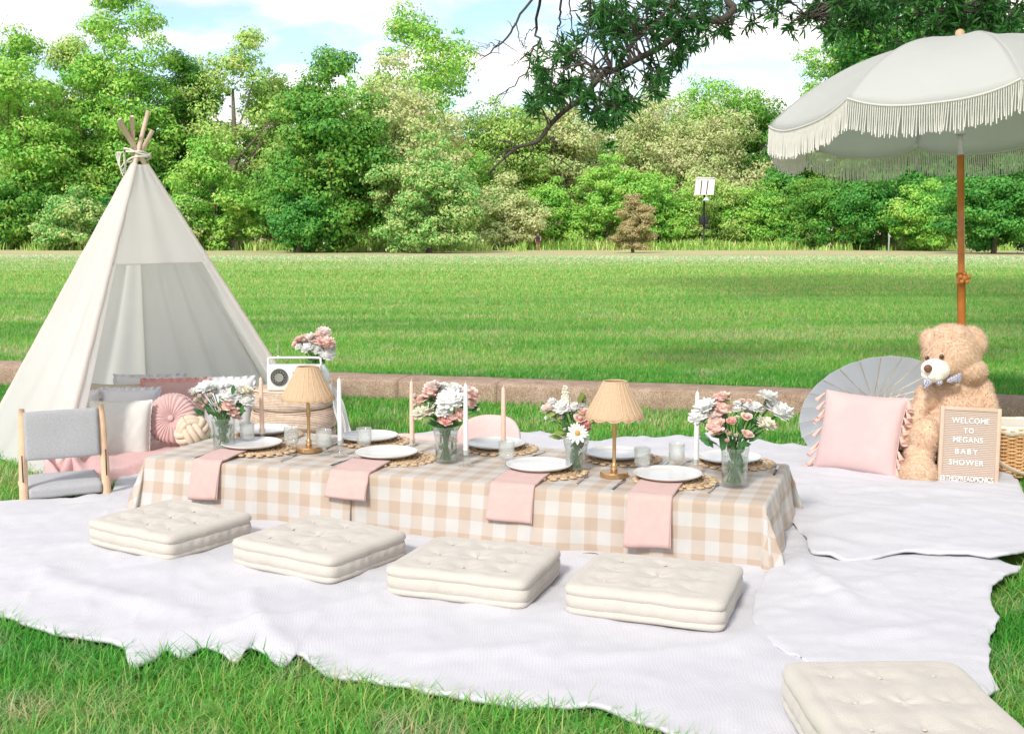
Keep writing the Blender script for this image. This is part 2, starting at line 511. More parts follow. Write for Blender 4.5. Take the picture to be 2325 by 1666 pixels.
# ------------------------------------------------------------------ trees
def leaf_cloud(rs, clumps, n, size, up=0.4, rnd=0.38, flat=0.55):
    """diamond leaf sprays gathered in clumps; clumps = (k,7): centre, radii, weight"""
    w = clumps[:, 6] / clumps[:, 6].sum()
    idx = rs.choice(len(clumps), n, p=w)
    c = clumps[idx]
    d = rs.normal(size=(n, 3)); d /= np.linalg.norm(d, axis=1)[:, None]
    r = rs.uniform(0.35, 1.0, n) ** 0.6 * (1 + 0.25 * rs.normal(size=n) ** 2 * 0.5)
    p = c[:, :3] + d * c[:, 3:6] * r[:, None]
    nrm = d * 1.0 + np.array([0, -.25, up]) + rs.normal(size=(n, 3)) * rnd
    nrm /= np.linalg.norm(nrm, axis=1)[:, None]
    t = np.cross(nrm, rs.normal(size=(n, 3))); t /= np.linalg.norm(t, axis=1)[:, None] + 1e-9
    b = np.cross(nrm, t)
    s = size * rs.uniform(0.6, 1.35, n)
    V = np.stack([p - t * s[:, None] * 0.5, p + b * (s * flat * 0.5)[:, None] + nrm * (s * 0.08)[:, None],
                  p + t * s[:, None] * 0.5, p - b * (s * flat * 0.5)[:, None] + nrm * (s * 0.08)[:, None]], 1)
    return V.reshape(-1, 3), np.arange(4 * n).reshape(-1, 4)

def clump_set(rs, lobes, per, cr):
    """scatter clumps over the outer part of every lobe (cx,cy,cz,rx,ry,rz)"""
    out = []
    for (cx, cy, cz, rx, ry, rz) in lobes:
        k = max(6, int(per * (rx * ry + rx * rz + ry * rz) / 3))
        d = rs.normal(size=(k, 3)); d /= np.linalg.norm(d, axis=1)[:, None]
        q = rs.uniform(0.66, 1.06, k)
        p = np.array([cx, cy, cz]) + d * np.array([rx, ry, rz]) * q[:, None]
        s = cr * rs.uniform(0.5, 1.65, k)
        out.append(np.stack([p[:, 0], p[:, 1], p[:, 2], s, s, s * 0.52, s ** 2], 1))
    return np.concatenate(out)

def trunk_mesh(rs, h, r, lobes, fork=0.35, n=8, limbs=None):
    mb = MB()
    top = np.array([rs.uniform(-.2, .2) * r * 3, rs.uniform(-.2, .2) * r * 3, h])
    pts = spline([(0, 0, -0.2), (rs.uniform(-r, r), rs.uniform(-r, r), h * 0.33), (top[0] * .6, top[1] * .6, h * 0.66), top], 14)
    mb.tube(pts, np.linspace(1.25, 0.25, 14) ** 1.0 * r, n)
    for (cx, cy, cz, rx, ry, rz) in lobes[: (limbs or len(lobes))]:
        z0 = min(cz * rs.uniform(0.45, 0.8), h * 0.9)
        k = int(np.argmin(abs(pts[:, 2] - z0)))
        a = pts[k]; b = np.array([cx, cy, cz + rz * 0.45])
        mid = (a + b) / 2 + np.array([0, 0, -0.10 * np.linalg.norm(b - a)]) + rs.normal(size=3) * 0.06 * np.linalg.norm(b - a)
        rr = r * (1 - 0.7 * pts[k, 2] / h) * 0.62
        mb.tube(spline([a, mid, b], 9), np.linspace(rr, rr * 0.2, 9), 6, cap=False)
    return mb

M_bark = pm('bark', (0.20, 0.165, 0.13), 0.9, 0.35, 6.0, bump=0.8, bscale=18)
LEAF = {
    'bright': leaf_mat('leaf_bright', [(0.078, 0.335, 0.056), (0.211, 0.547, 0.070), (0.417, 0.627, 0.111), (0.665, 0.627, 0.254)], 0.13),
    'yellow': leaf_mat('leaf_yellow', [(0.127, 0.380, 0.071), (0.330, 0.597, 0.107), (0.542, 0.640, 0.200), (0.697, 0.640, 0.332)], 0.13),
    'deep': leaf_mat('leaf_deep', [(0.032, 0.168, 0.032), (0.081, 0.312, 0.041), (0.221, 0.420, 0.058), (0.477, 0.420, 0.126)], 0.13),
    'olive': leaf_mat('leaf_olive', [(0.161, 0.397, 0.096), (0.458, 0.595, 0.201), (0.677, 0.627, 0.337), (0.717, 0.627, 0.476)], 0.13),
    'pale': leaf_mat('leaf_pale', [(0.063, 0.284, 0.070), (0.207, 0.512, 0.111), (0.538, 0.607, 0.222), (0.730, 0.607, 0.411)], 0.13),
    'rust': leaf_mat('leaf_rust', [(0.112, 0.217, 0.065), (0.342, 0.325, 0.123), (0.554, 0.423, 0.223), (0.610, 0.485, 0.343)], 0.13, clump=1.1),
    'dark': leaf_mat('leaf_dark', [(0.026, 0.134, 0.027), (0.058, 0.264, 0.042), (0.139, 0.402, 0.059), (0.360, 0.477, 0.112)], 0.13),
}

def lobes_for(rs, style, w, h, lean=0.0):
    L = []
    r = w / 2
    if style == 'bush':
        L.append((0, -r * .1, h * .40, r * .80, r * .80, h * .42)); L.append((0, -r * .45, h * .45, r * .5, r * .4, h * .34))
        for k in range(9):
            a = rs.uniform(0, 2 * PI); q = rs.uniform(.35, .72) * r; z = rs.uniform(.16, .72) * h
            s = r * rs.uniform(.30, .48)
            q *= 1 - .45 * (z / h) ** 2
            L.append((q * math.cos(a), q * math.sin(a), max(z, s * .8), s, s, s * .85))
        L.append((lean * w, 0, h * .82, r * .36, r * .36, h * .18))
    elif style == 'round':
        for k in range(14):
            a = rs.uniform(0, 2 * PI); z = rs.uniform(.16, .85)
            q = rs.uniform(.1, .66) * r * (1 - abs(z - .5) * .9)
            s = r * rs.uniform(.36, .52)
            L.append((q * math.cos(a) + lean * w * z, q * math.sin(a), z * h, s, s, s * .8))
        L.append((lean * w * .9, 0, h * .86, r * .4, r * .4, h * .13))
    elif style == 'tall':
        for k in range(22):
            z = .10 + .86 * (k + rs.uniform(0, .8)) / 22.5
            a = rs.uniform(0, 2 * PI)
            env = (1 - (max(z - .35, 0) / .64) ** 3.2)
            q = rs.uniform(.1, .78) * r * max(env, .12)
            s = r * rs.uniform(.30, .46) * max(env, .42)
            L.append((q * math.cos(a) + lean * w * z, q * math.sin(a), z * h, s, s, s * rs.uniform(.7, 1.1)))
    elif style == 'cone':
        for k in range(11):
            z = .17 + .74 * k / 11.0
            s = r * (1.02 - abs(z - .38) * 1.35) * rs.uniform(.55, .75)
            a = rs.uniform(0, 2 * PI); q = r * .38 * (1 - z)
            L.append((q * math.cos(a), q * math.sin(a), z * h, max(s, r * .18), max(s, r * .18), max(s, r * .2) * .8))
    return L

def tree(name, label, cat, cx, top, wpx, y, style, pal, seed, n=9000, leaf=0.34, cr=0.8, per=2.0, lean=0.0, group=None, trunk_r=None, up=0.40):
    """cx, top, wpx: where the photograph shows it (2268 px wide view); y: distance"""
    rs = np.random.RandomState(seed)
    k = 2325 / 2268.0
    p = A(cx * k, 560 * k, y)
    gz = float(ground_z(p[0], y))
    h = A(cx * k, top * k, y)[2] - gz
    w = wpx * k * y / FPX * 1.12
    lobes = lobes_for(rs, style, w, h, lean)
    root = thing(name, label, cat, (p[0], y, gz), rs.uniform(-.3, .3), group)
    cl = clump_set(rs, lobes, per * 1.7, cr * 1.05)
    n = int(n * 2.5); leaf = leaf * .82
    cl = cl[cl[:, 2] > 0.15]
    V, F = leaf_cloud(rs, cl, n, leaf, up)
    link_mesh('crown', raw_mesh('crown', V, F, smooth=False), LEAF[pal], root)
    tr = trunk_r or 0.02 * h + 0.04
    trunk_mesh(rs, h * (.68 if style != 'bush' else .5), tr, lobes, limbs=16).build('trunk', M_bark, root)
    return root

T = tree
T('tall_tree', 'tall airy tree at the far left edge of the wood', 'tree', 60, 35, 270, 90, 'tall', 'bright', 11, 11000, .34, .85, 1.7, 0)
T('tall_tree', 'tallest leafy tree rising behind the teepee pole tips', 'tree', 300, -60, 270, 92, 'tall', 'bright', 12, 13000, .34, .85, 1.9, 0)
T('tall_tree', 'thin yellow green tree with sky showing through, right of the teepee', 'tree', 525, 25, 260, 94, 'tall', 'yellow', 13, 7500, .32, .8, 1.5, .12)
T('tall_tree', 'yellowish tall tree between the far left tree and the teepee', 'tree', 175, 60, 230, 96, 'tall', 'yellow', 14, 9500, .34, .85, 1.7, 0)
T('tall_tree', 'mid green tree behind the right slope of the teepee', 'tree', 415, 100, 230, 96, 'tall', 'deep', 15, 9500, .34, .85, 1.7, 0)
T('shrub', 'pale flat topped shrub left of the teepee at the wood edge', 'shrub', 165, 408, 190, 84, 'bush', 'pale', 16, 5500, .30, .55, 3.0)
T('shrub', 'dark green shrub at the far left edge of the lawn', 'shrub', 35, 385, 200, 86, 'bush', 'deep', 17, 6500, .30, .6, 2.6)
T('shrub', 'low dark shrub close behind the left side of the teepee', 'shrub', 275, 430, 190, 87, 'bush', 'dark', 18, 6000, .30, .6, 2.6)
T('shrub', 'bright green bushy tree between teepee and the big central bush', 'shrub', 480, 290, 230, 84, 'bush', 'bright', 19, 11000, .30, .65, 2.6)
T('shrub', 'low leafy shrub right of the teepee at the lawn edge', 'shrub', 400, 420, 170, 82, 'bush', 'pale', 20, 6000, .28, .55, 2.8)
T('big_bush', 'large deep green bushy tree left of centre reaching the ground', 'bush', 735, 108, 310, 76, 'bush', 'deep', 21, 22000, .30, .75, 2.4)
T('big_bush', 'brownish green tree merged into the right of the large central bush', 'bush', 885, 115, 310, 80, 'bush', 'olive', 22, 15000, .28, .7, 2.4)
T('big_bush', 'rounded pale lower bush at the right foot of the central bush', 'bush', 950, 300, 250, 74, 'bush', 'pale', 23, 13000, .24, .55, 3.2)
T('shrub', 'dark low bush at the left foot of the central bush', 'shrub', 660, 415, 140, 73, 'bush', 'dark', 24, 6000, .24, .5, 3.2)
T('tall_tree', 'tall light green tree showing above the central bush', 'tree', 890, -10, 370, 100, 'tall', 'bright', 25, 18000, .34, .85, 1.8, .06)
T('round_tree', 'light green tree right behind the central bush', 'tree', 1100, 205, 240, 102, 'round', 'yellow', 26, 9500, .32, .8, 2.0)
T('round_tree', 'pale brown tree behind the drooping branch tip', 'tree', 1235, 225, 260, 106, 'round', 'olive', 27, 11000, .32, .8, 2.0)
T('round_tree', 'broad brownish tree behind the small rusty tree', 'tree', 1420, 215, 290, 108, 'round', 'olive', 28, 12000, .32, .8, 2.0)
T('round_tree', 'tallest green treetop right of the drooping branch', 'tree', 1560, 172, 250, 112, 'round', 'bright', 29, 11000, .32, .8, 2.0)
T('round_tree', 'olive tree behind the solar lamp post', 'tree', 1590, 235, 280, 104, 'round', 'olive', 30, 12000, .30, .8, 2.0)
T('round_tree', 'green tree peeking out left of the fringed umbrella', 'tree', 1690, 200, 200, 110, 'round', 'deep', 31, 9000, .32, .8, 2.0)
T('shrub', 'dark rounded shrub just left of the umbrella fringe', 'shrub', 1735, 250, 120, 98, 'round', 'dark', 32, 7500, .28, .6, 2.6)
T('shrub', 'small bright sapling left of the vivid green bush', 'shrub', 1228, 390, 120, 92, 'bush', 'bright', 33, 6000, .26, .55, 3.0)
T('shrub', 'vivid light green bush behind the small rusty tree', 'shrub', 1345, 345, 210, 93, 'bush', 'bright', 34, 12000, .26, .55, 3.0)
T('shrub', 'bright vine covered bush right of the small rusty tree', 'shrub', 1460, 375, 170, 95, 'bush', 'bright', 35, 9500, .26, .55, 3.0)
T('shrub', 'vine covered mound behind the solar lamp post', 'shrub', 1570, 385, 220, 97, 'bush', 'yellow', 36, 11000, .26, .55, 3.0)
T('shrub', 'bright leafy mound right of the solar lamp post', 'shrub', 1690, 400, 220, 96, 'bush', 'bright', 37, 11000, .26, .55, 3.0)
T('shrub', 'vine draped thicket below the left of the umbrella', 'shrub', 1820, 380, 220, 93, 'bush', 'deep', 38, 11000, .26, .6, 2.8)
T('shrub', 'dark thicket behind the small grey marker post', 'shrub', 1950, 360, 230, 90, 'bush', 'dark', 39, 11000, .26, .6, 2.8)
T('shrub', 'mid green bush left of the umbrella pole', 'shrub', 2050, 400, 180, 86, 'bush', 'bright', 40, 9500, .26, .55, 3.0)
T('big_bush', 'large dark bush at the right edge of the lawn', 'bush', 2200, 340, 260, 73, 'bush', 'dark', 41, 16000, .25, .6, 3.0)
T('small_tree', 'small rusty leaved tree standing alone on the lawn', 'tree', 1402, 416, 108, 75, 'cone', 'rust', 42, 7500, .17, .28, 9.0, trunk_r=.10)
T('round_tree', 'light green tree left of the umbrella top', 'tree', 1870, 60, 230, 104, 'round', 'bright', 43, 12000, .30, .7, 2.3)
T('large_tree', 'huge dark leaved tree behind the left half of the umbrella top', 'tree', 1990, -170, 300, 99, 'round', 'dark', 44, 20000, .52, 1.0, 3.4, trunk_r=.45)
T('large_tree', 'huge dark leaved tree behind the umbrella finial', 'tree', 2160, -230, 320, 100, 'round', 'dark', 58, 20000, .52, 1.0, 3.4, trunk_r=.5)
T('large_tree', 'sunny tall tree in the top right corner', 'tree', 2300, -80, 260, 102, 'round', 'bright', 45, 12000, .32, .8, 2.0, trunk_r=.35)

T('tall_tree', 'bright tree filling the gap left of the big central bush', 'tree', 600, 150, 200, 98, 'tall', 'yellow', 51, 9000, .33, .8, 2.0)
T('tall_tree', 'green tree standing close behind the teepee peak', 'tree', 250, 130, 260, 98, 'tall', 'bright', 52, 11000, .33, .8, 2.0)
T('tall_tree', 'far left tree cut by the frame edge', 'tree', -50, 70, 260, 94, 'tall', 'bright', 53, 9000, .33, .8, 2.0)
T('shrub', 'mid height shrub behind the left flank of the teepee', 'shrub', 105, 330, 230, 92, 'bush', 'bright', 54, 9000, .30, .7, 2.6)
T('shrub', 'broad green shrub behind the right flank of the teepee', 'shrub', 350, 320, 240, 93, 'bush', 'deep', 55, 10000, .30, .7, 2.6)
T('shrub', 'olive undergrowth right of the central bush', 'shrub', 1120, 390, 190, 90, 'bush', 'olive', 56, 8000, .28, .6, 2.8)
T('round_tree', 'pale tree between the two treetops in the middle gap', 'tree', 1165, 260, 220, 104, 'round', 'yellow', 57, 8000, .32, .8, 2.0)

# the wood behind reads as one mass
rs = np.random.RandomState(77)
lob = []
for x in np.arange(-62, 66, 4.2):
    yy = 116 + rs.uniform(-4, 6)
    hh = rs.uniform(9.5, 13.5) if x > -8 else rs.uniform(13, 17)
    for q in range(4):
        lob.append((x + rs.uniform(-2.5, 2.5), yy + rs.uniform(-2, 2), -.6 + hh * (.04 + .25 * q), 3.2, 2.4, 2.7))
V, F = leaf_cloud(rs, clump_set(rs, lob, 1.4, 1.0), 110000, .75)
tag(link_mesh('woods', raw_mesh('woods', V, F, smooth=False), LEAF['dark']), 'dark green woods filling the gaps behind the front trees', 'woods', kind='stuff')

# rough grass and weeds along the foot of the wood
def blades(rs, P, h, w, lean, segs=2, hvar=.5):
    """grass blades at P (n,3): flat tapering strips"""
    n = len(P)
    a = rs.uniform(0, 2 * PI, n); hh = h * (1 + hvar * rs.uniform(-1, 1, n)); ww = w * rs.uniform(.7, 1.3, n)
    d = np.stack([np.cos(a), np.sin(a), 0 * a], 1)
    s = np.stack([-np.sin(a), np.cos(a), 0 * a], 1)
    ln = lean * rs.uniform(0.1, 1.0, n) * hh
    if segs == 1:
        V = np.stack([P - s * ww[:, None] / 2, P + s * ww[:, None] / 2, P + d * ln[:, None] + np.array([0, 0, 1]) * hh[:, None]], 1)
        return V.reshape(-1, 3), np.arange(3 * n).reshape(-1, 3)
    m = P + d * (ln * .35)[:, None] + np.array([0, 0, 1]) * (hh * .62)[:, None]
    tp = P + d * ln[:, None] + np.array([0, 0, 1]) * (hh * .96)[:, None]
    V = np.stack([P - s * ww[:, None] / 2, P + s * ww[:, None] / 2, m + s * ww[:, None] * .38, m - s * ww[:, None] * .38, tp], 1)
    b = np.arange(n)[:, None] * 5
    F = np.concatenate([b + np.array([[0, 1, 2]]), b + np.array([[0, 2, 3]]), b + np.array([[3, 2, 4]])], 0)
    return V.reshape(-1, 3), F

cx_ = rs.uniform(-42, 40, 260); cx_ = np.concatenate([cx_, rs.uniform(1, 20, 150)])
x = np.repeat(cx_, 34) + rs.normal(size=len(cx_) * 34) * .45
yb = np.where(x < 1, 82, 89) + np.repeat(rs.uniform(-1, 5, len(cx_)), 34) + rs.normal(size=len(x)) * .3
P = np.stack([x, yb, ground_z(x, yb)], 1)
hs_ = np.repeat(rs.uniform(.35, 1.25, len(cx_)), 34)
V, F = blades(rs, P, .62 * hs_, .085, 1.1)
tag(link_mesh('tall_grass', raw_mesh('tall_grass', V, F, smooth=False), LEAF['yellow']), 'rough tall grass and weeds along the foot of the wood', 'tall grass', kind='stuff')
# ------------------------------------------------------------------ the oak that shades the picnic, its branch hanging into view
M_oak = leaf_mat('leaf_oak', [(0.018, 0.09, 0.024), (0.038, 0.16, 0.034), (0.075, 0.23, 0.045), (0.15, 0.32, 0.08)], 0.34, clump=1.5, rough=0.4)
M_twig = pm('twig_bark', (0.075, 0.062, 0.05), 0.85, 0.3, 12.0, bump=0.6, bscale=60)
oak = thing('oak_tree', 'shade oak with long narrow leaves and a branch drooping in from the top right', 'tree', (8.0, 4.5, 0))
rs = np.random.RandomState(101)
ol = []
for k in range(60):                                   # crown over and to the right of the picnic
    a = rs.uniform(0, 2 * PI); q = math.sqrt(rs.uniform(0, 1)); z = rs.uniform(9.0, 15.5)
    ol.append((1.6 + 6.5 * q * math.cos(a), 1.5 + 8.0 * q * math.sin(a), z, 2.4, 2.4, 1.6))
for k in range(8):                                    # unseen loose leaf lobes, added to break up the edge of the shade
    ol.append((rs.uniform(-9, 4), rs.uniform(8.5, 12.5), rs.uniform(9.5, 14.5), 1.8, 1.8, 1.1))
V, F = leaf_cloud(rs, clump_set(rs, ol, 6.0, .8), 70000, .50)
link_mesh('crown', raw_mesh('crown', V, F, smooth=False), M_oak, oak)
trunk_mesh(rs, 13.5, .42, ol[:12], n=12).build('trunk', M_bark, oak)
OB = np.array([8.0, 4.5, 0])
def bp(px, py, y=8.9): return A(px, py, y) - OB
limb = [np.array([0, 0, 4.6]), np.array([-2.2, 2.4, 4.9]), np.array([-4.6, 4.0, 3.95])] + [bp(*q) for q in
        [(1700, -40), (1665, 22), (1628, 48), (1569, 40), (1513, 99), (1446, 135), (1398, 159), (1371, 167), (1343, 198), (1311, 230), (1275, 258), (1248, 286), (1220, 321), (1176, 335), (1148, 357), (1121, 381), (1105, 397)]]
LP = spline(limb, 150)
lr = np.interp(np.linspace(0, 1, 150), [0, .16, .22, .5, .75, .9, 1], [.15, .030, .026, .024, .018, .011, .003])
bm_ = MB(); bm_.tube(LP, lr, 9)
side = [
    ([(1398, 159), (1350, 155), (1330, 143)], .014), ([(1410, 150), (1416, 127), (1446, 91), (1478, 60), (1517, 24), (1560, -30)], .022),
    ([(1228, -20), (1216, 63), (1220, 95), (1204, 119), (1202, 159), (1168, 194), (1136, 214)], .012),
    ([(1275, -20), (1271, 48), (1267, 71), (1273, 111)], .010), ([(1215, -20), (1172, 52), (1136, 99), (1097, 127), (1088, 128)], .010),
    ([(1344, -20), (1331, 119)], .010), ([(1350, 63), (1343, 123)], .007), ([(1290, -20), (1297, 60), (1282, 95)], .007),
    ([(1220, 95), (1236, 120), (1262, 128)], .007), ([(1204, 119), (1180, 135), (1160, 150)], .005), ([(1172, 52), (1180, 90), (1195, 110)], .005),
    ([(1176, 333), (1150, 322), (1128, 320)], .006), ([(1176, 333), (1140, 345), (1105, 365)], .006), ([(1215, 325), (1205, 350), (1198, 368)], .007),
    ([(1248, 310), (1262, 318), (1266, 334)], .006), ([(1148, 357), (1150, 380), (1135, 400)], .005), ([(1235, 300), (1205, 305), (1190, 300)], .004),
    ([(1216, 63), (1196, 78), (1188, 104)], .004), ([(1136, 99), (1118, 100), (1103, 108)], .004), ([(1148, 357), (1128, 352), (1112, 350)], .004),
    ([(1700, -30), (1740, 10), (1765, 26), (1800, 50)], .014), ([(1760, -30), (1800, 10), (1839, 41)], .012), ([(1628, 48), (1650, 58), (1668, 42)], .008),
    ([(2190, -60), (2168, 10), (2150, 90)], .03), ([(2260, -60), (2240, 10), (2236, 90)], .024), ([(2330, -60), (2200, 10), (2050, 40), (1950, 60)], .022), ([(2000, -60), (1950, 0), (1900, 45)], .014)]
rt = np.random.RandomState(9)
NODES = [LP[34:]]
for path, r in side:
    y0 = 8.9 + rt.uniform(-.35, .35)
    P = spline([bp(a, b, y0 if i else 8.9) for i, (a, b) in enumerate(path)], 18)
    P += rt.normal(size=P.shape) * .008
    if path[0][0] > 1380: NODES.append(P)
    bm_.tube(P, np.linspace(r, r * .3, 18), 6)
    for q in range(7):                                # fine bare twiglets
        k = rt.randint(5, 18); a = P[k]; d = rt.normal(size=3) * np.array([1, .5, .8]) + np.array([-.4, 0, -.3]); d /= np.linalg.norm(d)
        ln = rt.uniform(.06, .2)
        bm_.tube(np.array([a, a + d * ln * .5 + rt.normal(size=3) * .01, a + d * ln]), [r * .32, r * .25, .0012], 4, cap=False)
NODES = np.concatenate(NODES)
clus = [(1224, 151), (1263, 131), (1295, 119), (1307, 143), (1228, 183), (1256, 206), (1216, 222), (1220, 254), (1263, 234), (1295, 198), (1319, 183),
        (1351, 254), (1375, 274), (1383, 238), (1367, 214), (1390, 198), (1438, 226), (1406, 222), (1478, 139), (1498, 167), (1541, 131), (1486, 194),
        (1430, 167), (1355, 36), (1394, 24), (1434, 40), (1383, 63), (1474, 24), (1513, 48), (1553, 32), (1593, 24), (1533, 79), (1394, 111), (1371, 91),
        (1565, 99), (1486, 79), (1446, 75), (1172, 2), (1540, 135), (1547, 107), (1706, 48), (1754, 10), (1798, 55), (1820, 30), (1839, 41), (1765, 26),
        (1636, 63), (1599, 12), (1562, 10), (1665, 38), (1640, 15), (1500, 5), (1420, 5), (1340, 10), (1780, -10), (1530, 10), (1460, 45), (1410, 80), (1500, 60),
        (1580, 45), (1340, 215), (1330, 240), (1240, 160), (1350, 175), (1700, 5), (1860, 15), (1280, 215), (1400, 245)]
for _ in range(24):                                   # fuller leaf masses near the top edge
    clus.append((rt.uniform(1330, 1700), rt.uniform(-25, 85)))
for (px, py) in list(clus[:34]):
    clus.append((px + rt.normal() * 16, py + rt.normal() * 13))
clus = [q for q in clus if not (q[0] < 1330 and q[1] < 95)]
for _ in range(120):                                   # the same tree's leaves hanging over the umbrella
    px = rt.uniform(1870, 2345); clus.append((px, rt.uniform(-35, 105 if px > 1980 else 70)))
LV, LF = [], []
def oak_leaf(p, d, nrm, ln, wd):
    d = d / np.linalg.norm(d); s = np.cross(d, nrm); s /= np.linalg.norm(s) + 1e-9; u = np.cross(s, d)
    b = len(LV)
    for t, q, z in ((0, .15, 0), (.35, 1, .03), (.7, .75, .02), (1, .03, -.06)):
        LV.append(p + d * ln * t + s * wd * q / 2 + u * z * ln); LV.append(p + d * ln * t - s * wd * q / 2 + u * z * ln)
    for i in range(3): LF.append((b + 2 * i, b + 2 * i + 1, b + 2 * i + 3, b + 2 * i + 2))
for (px, py) in clus:
    y0 = 8.9 + rt.uniform(-.5, .5)
    c = bp(px, py, y0)
    dd = np.linalg.norm(NODES - c, axis=1); a = NODES[int(np.argmin(dd))]
    if np.linalg.norm(a - c) < 1.2:
        md = (a + c) / 2 + rt.normal(size=3) * .03 + np.array([0, 0, .03])
        bm_.tube(spline([a, md, c], 8), np.linspace(.009, .003, 8), 5, cap=False)
    dirn = c - a; dirn[1] *= .4; dirn /= np.linalg.norm(dirn) + 1e-6
    for tw in range(rt.randint(4, 7)):
        d = dirn * .6 + rt.normal(size=3) * .8 + np.array([0, 0, -.25]); d /= np.linalg.norm(d)
        ln = rt.uniform(.08, .19); st = c - d * ln * .3
        tp = st + d * ln
        bm_.tube(np.array([st, (st + tp) / 2 + rt.normal(size=3) * .008, tp]), [.003, .002, .001], 4, cap=False)
        for q in range(rt.randint(9, 15)):
            t = rt.uniform(.1, 1) ** .7
            p = st + (tp - st) * t
            ld = d * .9 + rt.normal(size=3) * .75 + np.array([0, 0, -.1])
            oak_leaf(p, ld, rt.normal(size=3) + np.array([0, -.3, .8]), rt.uniform(.055, .10), rt.uniform(.012, .019))
branch = bm_.build('branch', M_twig, oak)
link_mesh('leaf_spray', raw_mesh('leaf_spray', np.array(LV), np.array(LF), smooth=False), M_oak, branch)

# ------------------------------------------------------------------ blankets on the grass
k_ = 2325 / 2268.0
def gd(px, py, z=0.0): return G(px * k_, py * k_, z)      # 2268 px wide readings

def inpoly(x, y, P):
    c = np.zeros(len(x), bool); j = len(P) - 1
    for i in range(len(P)):
        xi, yi, xj, yj = P[i][0], P[i][1], P[j][0], P[j][1]
        c ^= ((yi > y) != (yj > y)) & (x < (xj - xi) * (y - yi) / (yj - yi + 1e-12) + xi)
        j = i
    return c

BLANKETS = []
def blanket(name, label, B, R, Tp, Lf, z0, mat, seed, nu=150, nv=110, amp=.012, zedge=None, folds=()):
    """four edges as polylines of points: bottom (left to right), right (bottom to top), top (left to right), left (bottom to top)"""
    B, R, Tp, Lf = [np.asarray(e, float)[:, :2] for e in (B, R, Tp, Lf)]
    b, t = resample(B, nu), resample(Tp, nu)
    l, r = resample(Lf, nv), resample(R, nv)
    u = np.linspace(0, 1, nu)[:, None, None]; v = np.linspace(0, 1, nv)[None, :, None]
    P = (1 - v) * b[:, None] + v * t[:, None] + (1 - u) * l[None] + u * r[None] - (
        (1 - u) * (1 - v) * b[0] + u * (1 - v) * b[-1] + (1 - u) * v * t[0] + u * v * t[-1])
    x, y = P[..., 0], P[..., 1]
    z = z0 + amp * (wob(x, y, 1.6, seed) * .7 + wob(x + 3, y * 2.2, 2.6, seed + 1) * .6 + .45 * wob(x * 2, y * 3, 4.5, seed) + .9 * np.maximum(wob(x * 1.2 + y, y * 2.5 - x, 3.0, seed + 1) - .35, 0))
    z = z + .0050 * (1 - np.abs(wob(x * 2.2 + .3 * y, y * 3.1, 2.2, seed + 1))) ** 3 + .0035 * (1 - np.abs(wob(x * 3.3 - y, y * 2.1 + x, 2.9, seed + 2))) ** 3
    ed = np.minimum(np.minimum(u[..., 0], 1 - u[..., 0]) * nu, np.minimum(v[..., 0], 1 - v[..., 0]) * nv)   # cells from the edge
    e = np.exp(-ed / 3.0)
    z = z + e * .014 * wob(x * 3, y * 3, 3.0, seed + 2) - e * .008
    for (p0, p1, hgt, wd) in folds:
        p0, p1 = np.array(p0[:2]), np.array(p1[:2]); d = p1 - p0; ln = np.linalg.norm(d); d = d / ln
        q = (x - p0[0]) * d[0] + (y - p0[1]) * d[1]; s = -(x - p0[0]) * d[1] + (y - p0[1]) * d[0] + .04 * np.sin(q * 5 + seed)
        z = z + hgt * np.exp(-(s / wd) ** 2) * np.clip(np.minimum(q, ln - q) / .25 + .5, 0, 1)
    z = np.maximum(z, z0 - .016)
    mb = MB()
    uv = np.stack([x, y], -1)
    mb.grid(np.stack([x, y, z], -1), uv=uv)
    o = mb.build(name, mat, solid=.012)
    tag(o, label, 'blanket', 'white blankets spread on the grass')
    BLANKETS.append(np.concatenate([b, r[1:], t[::-1][1:], l[::-1][1:-1]]))
    return o

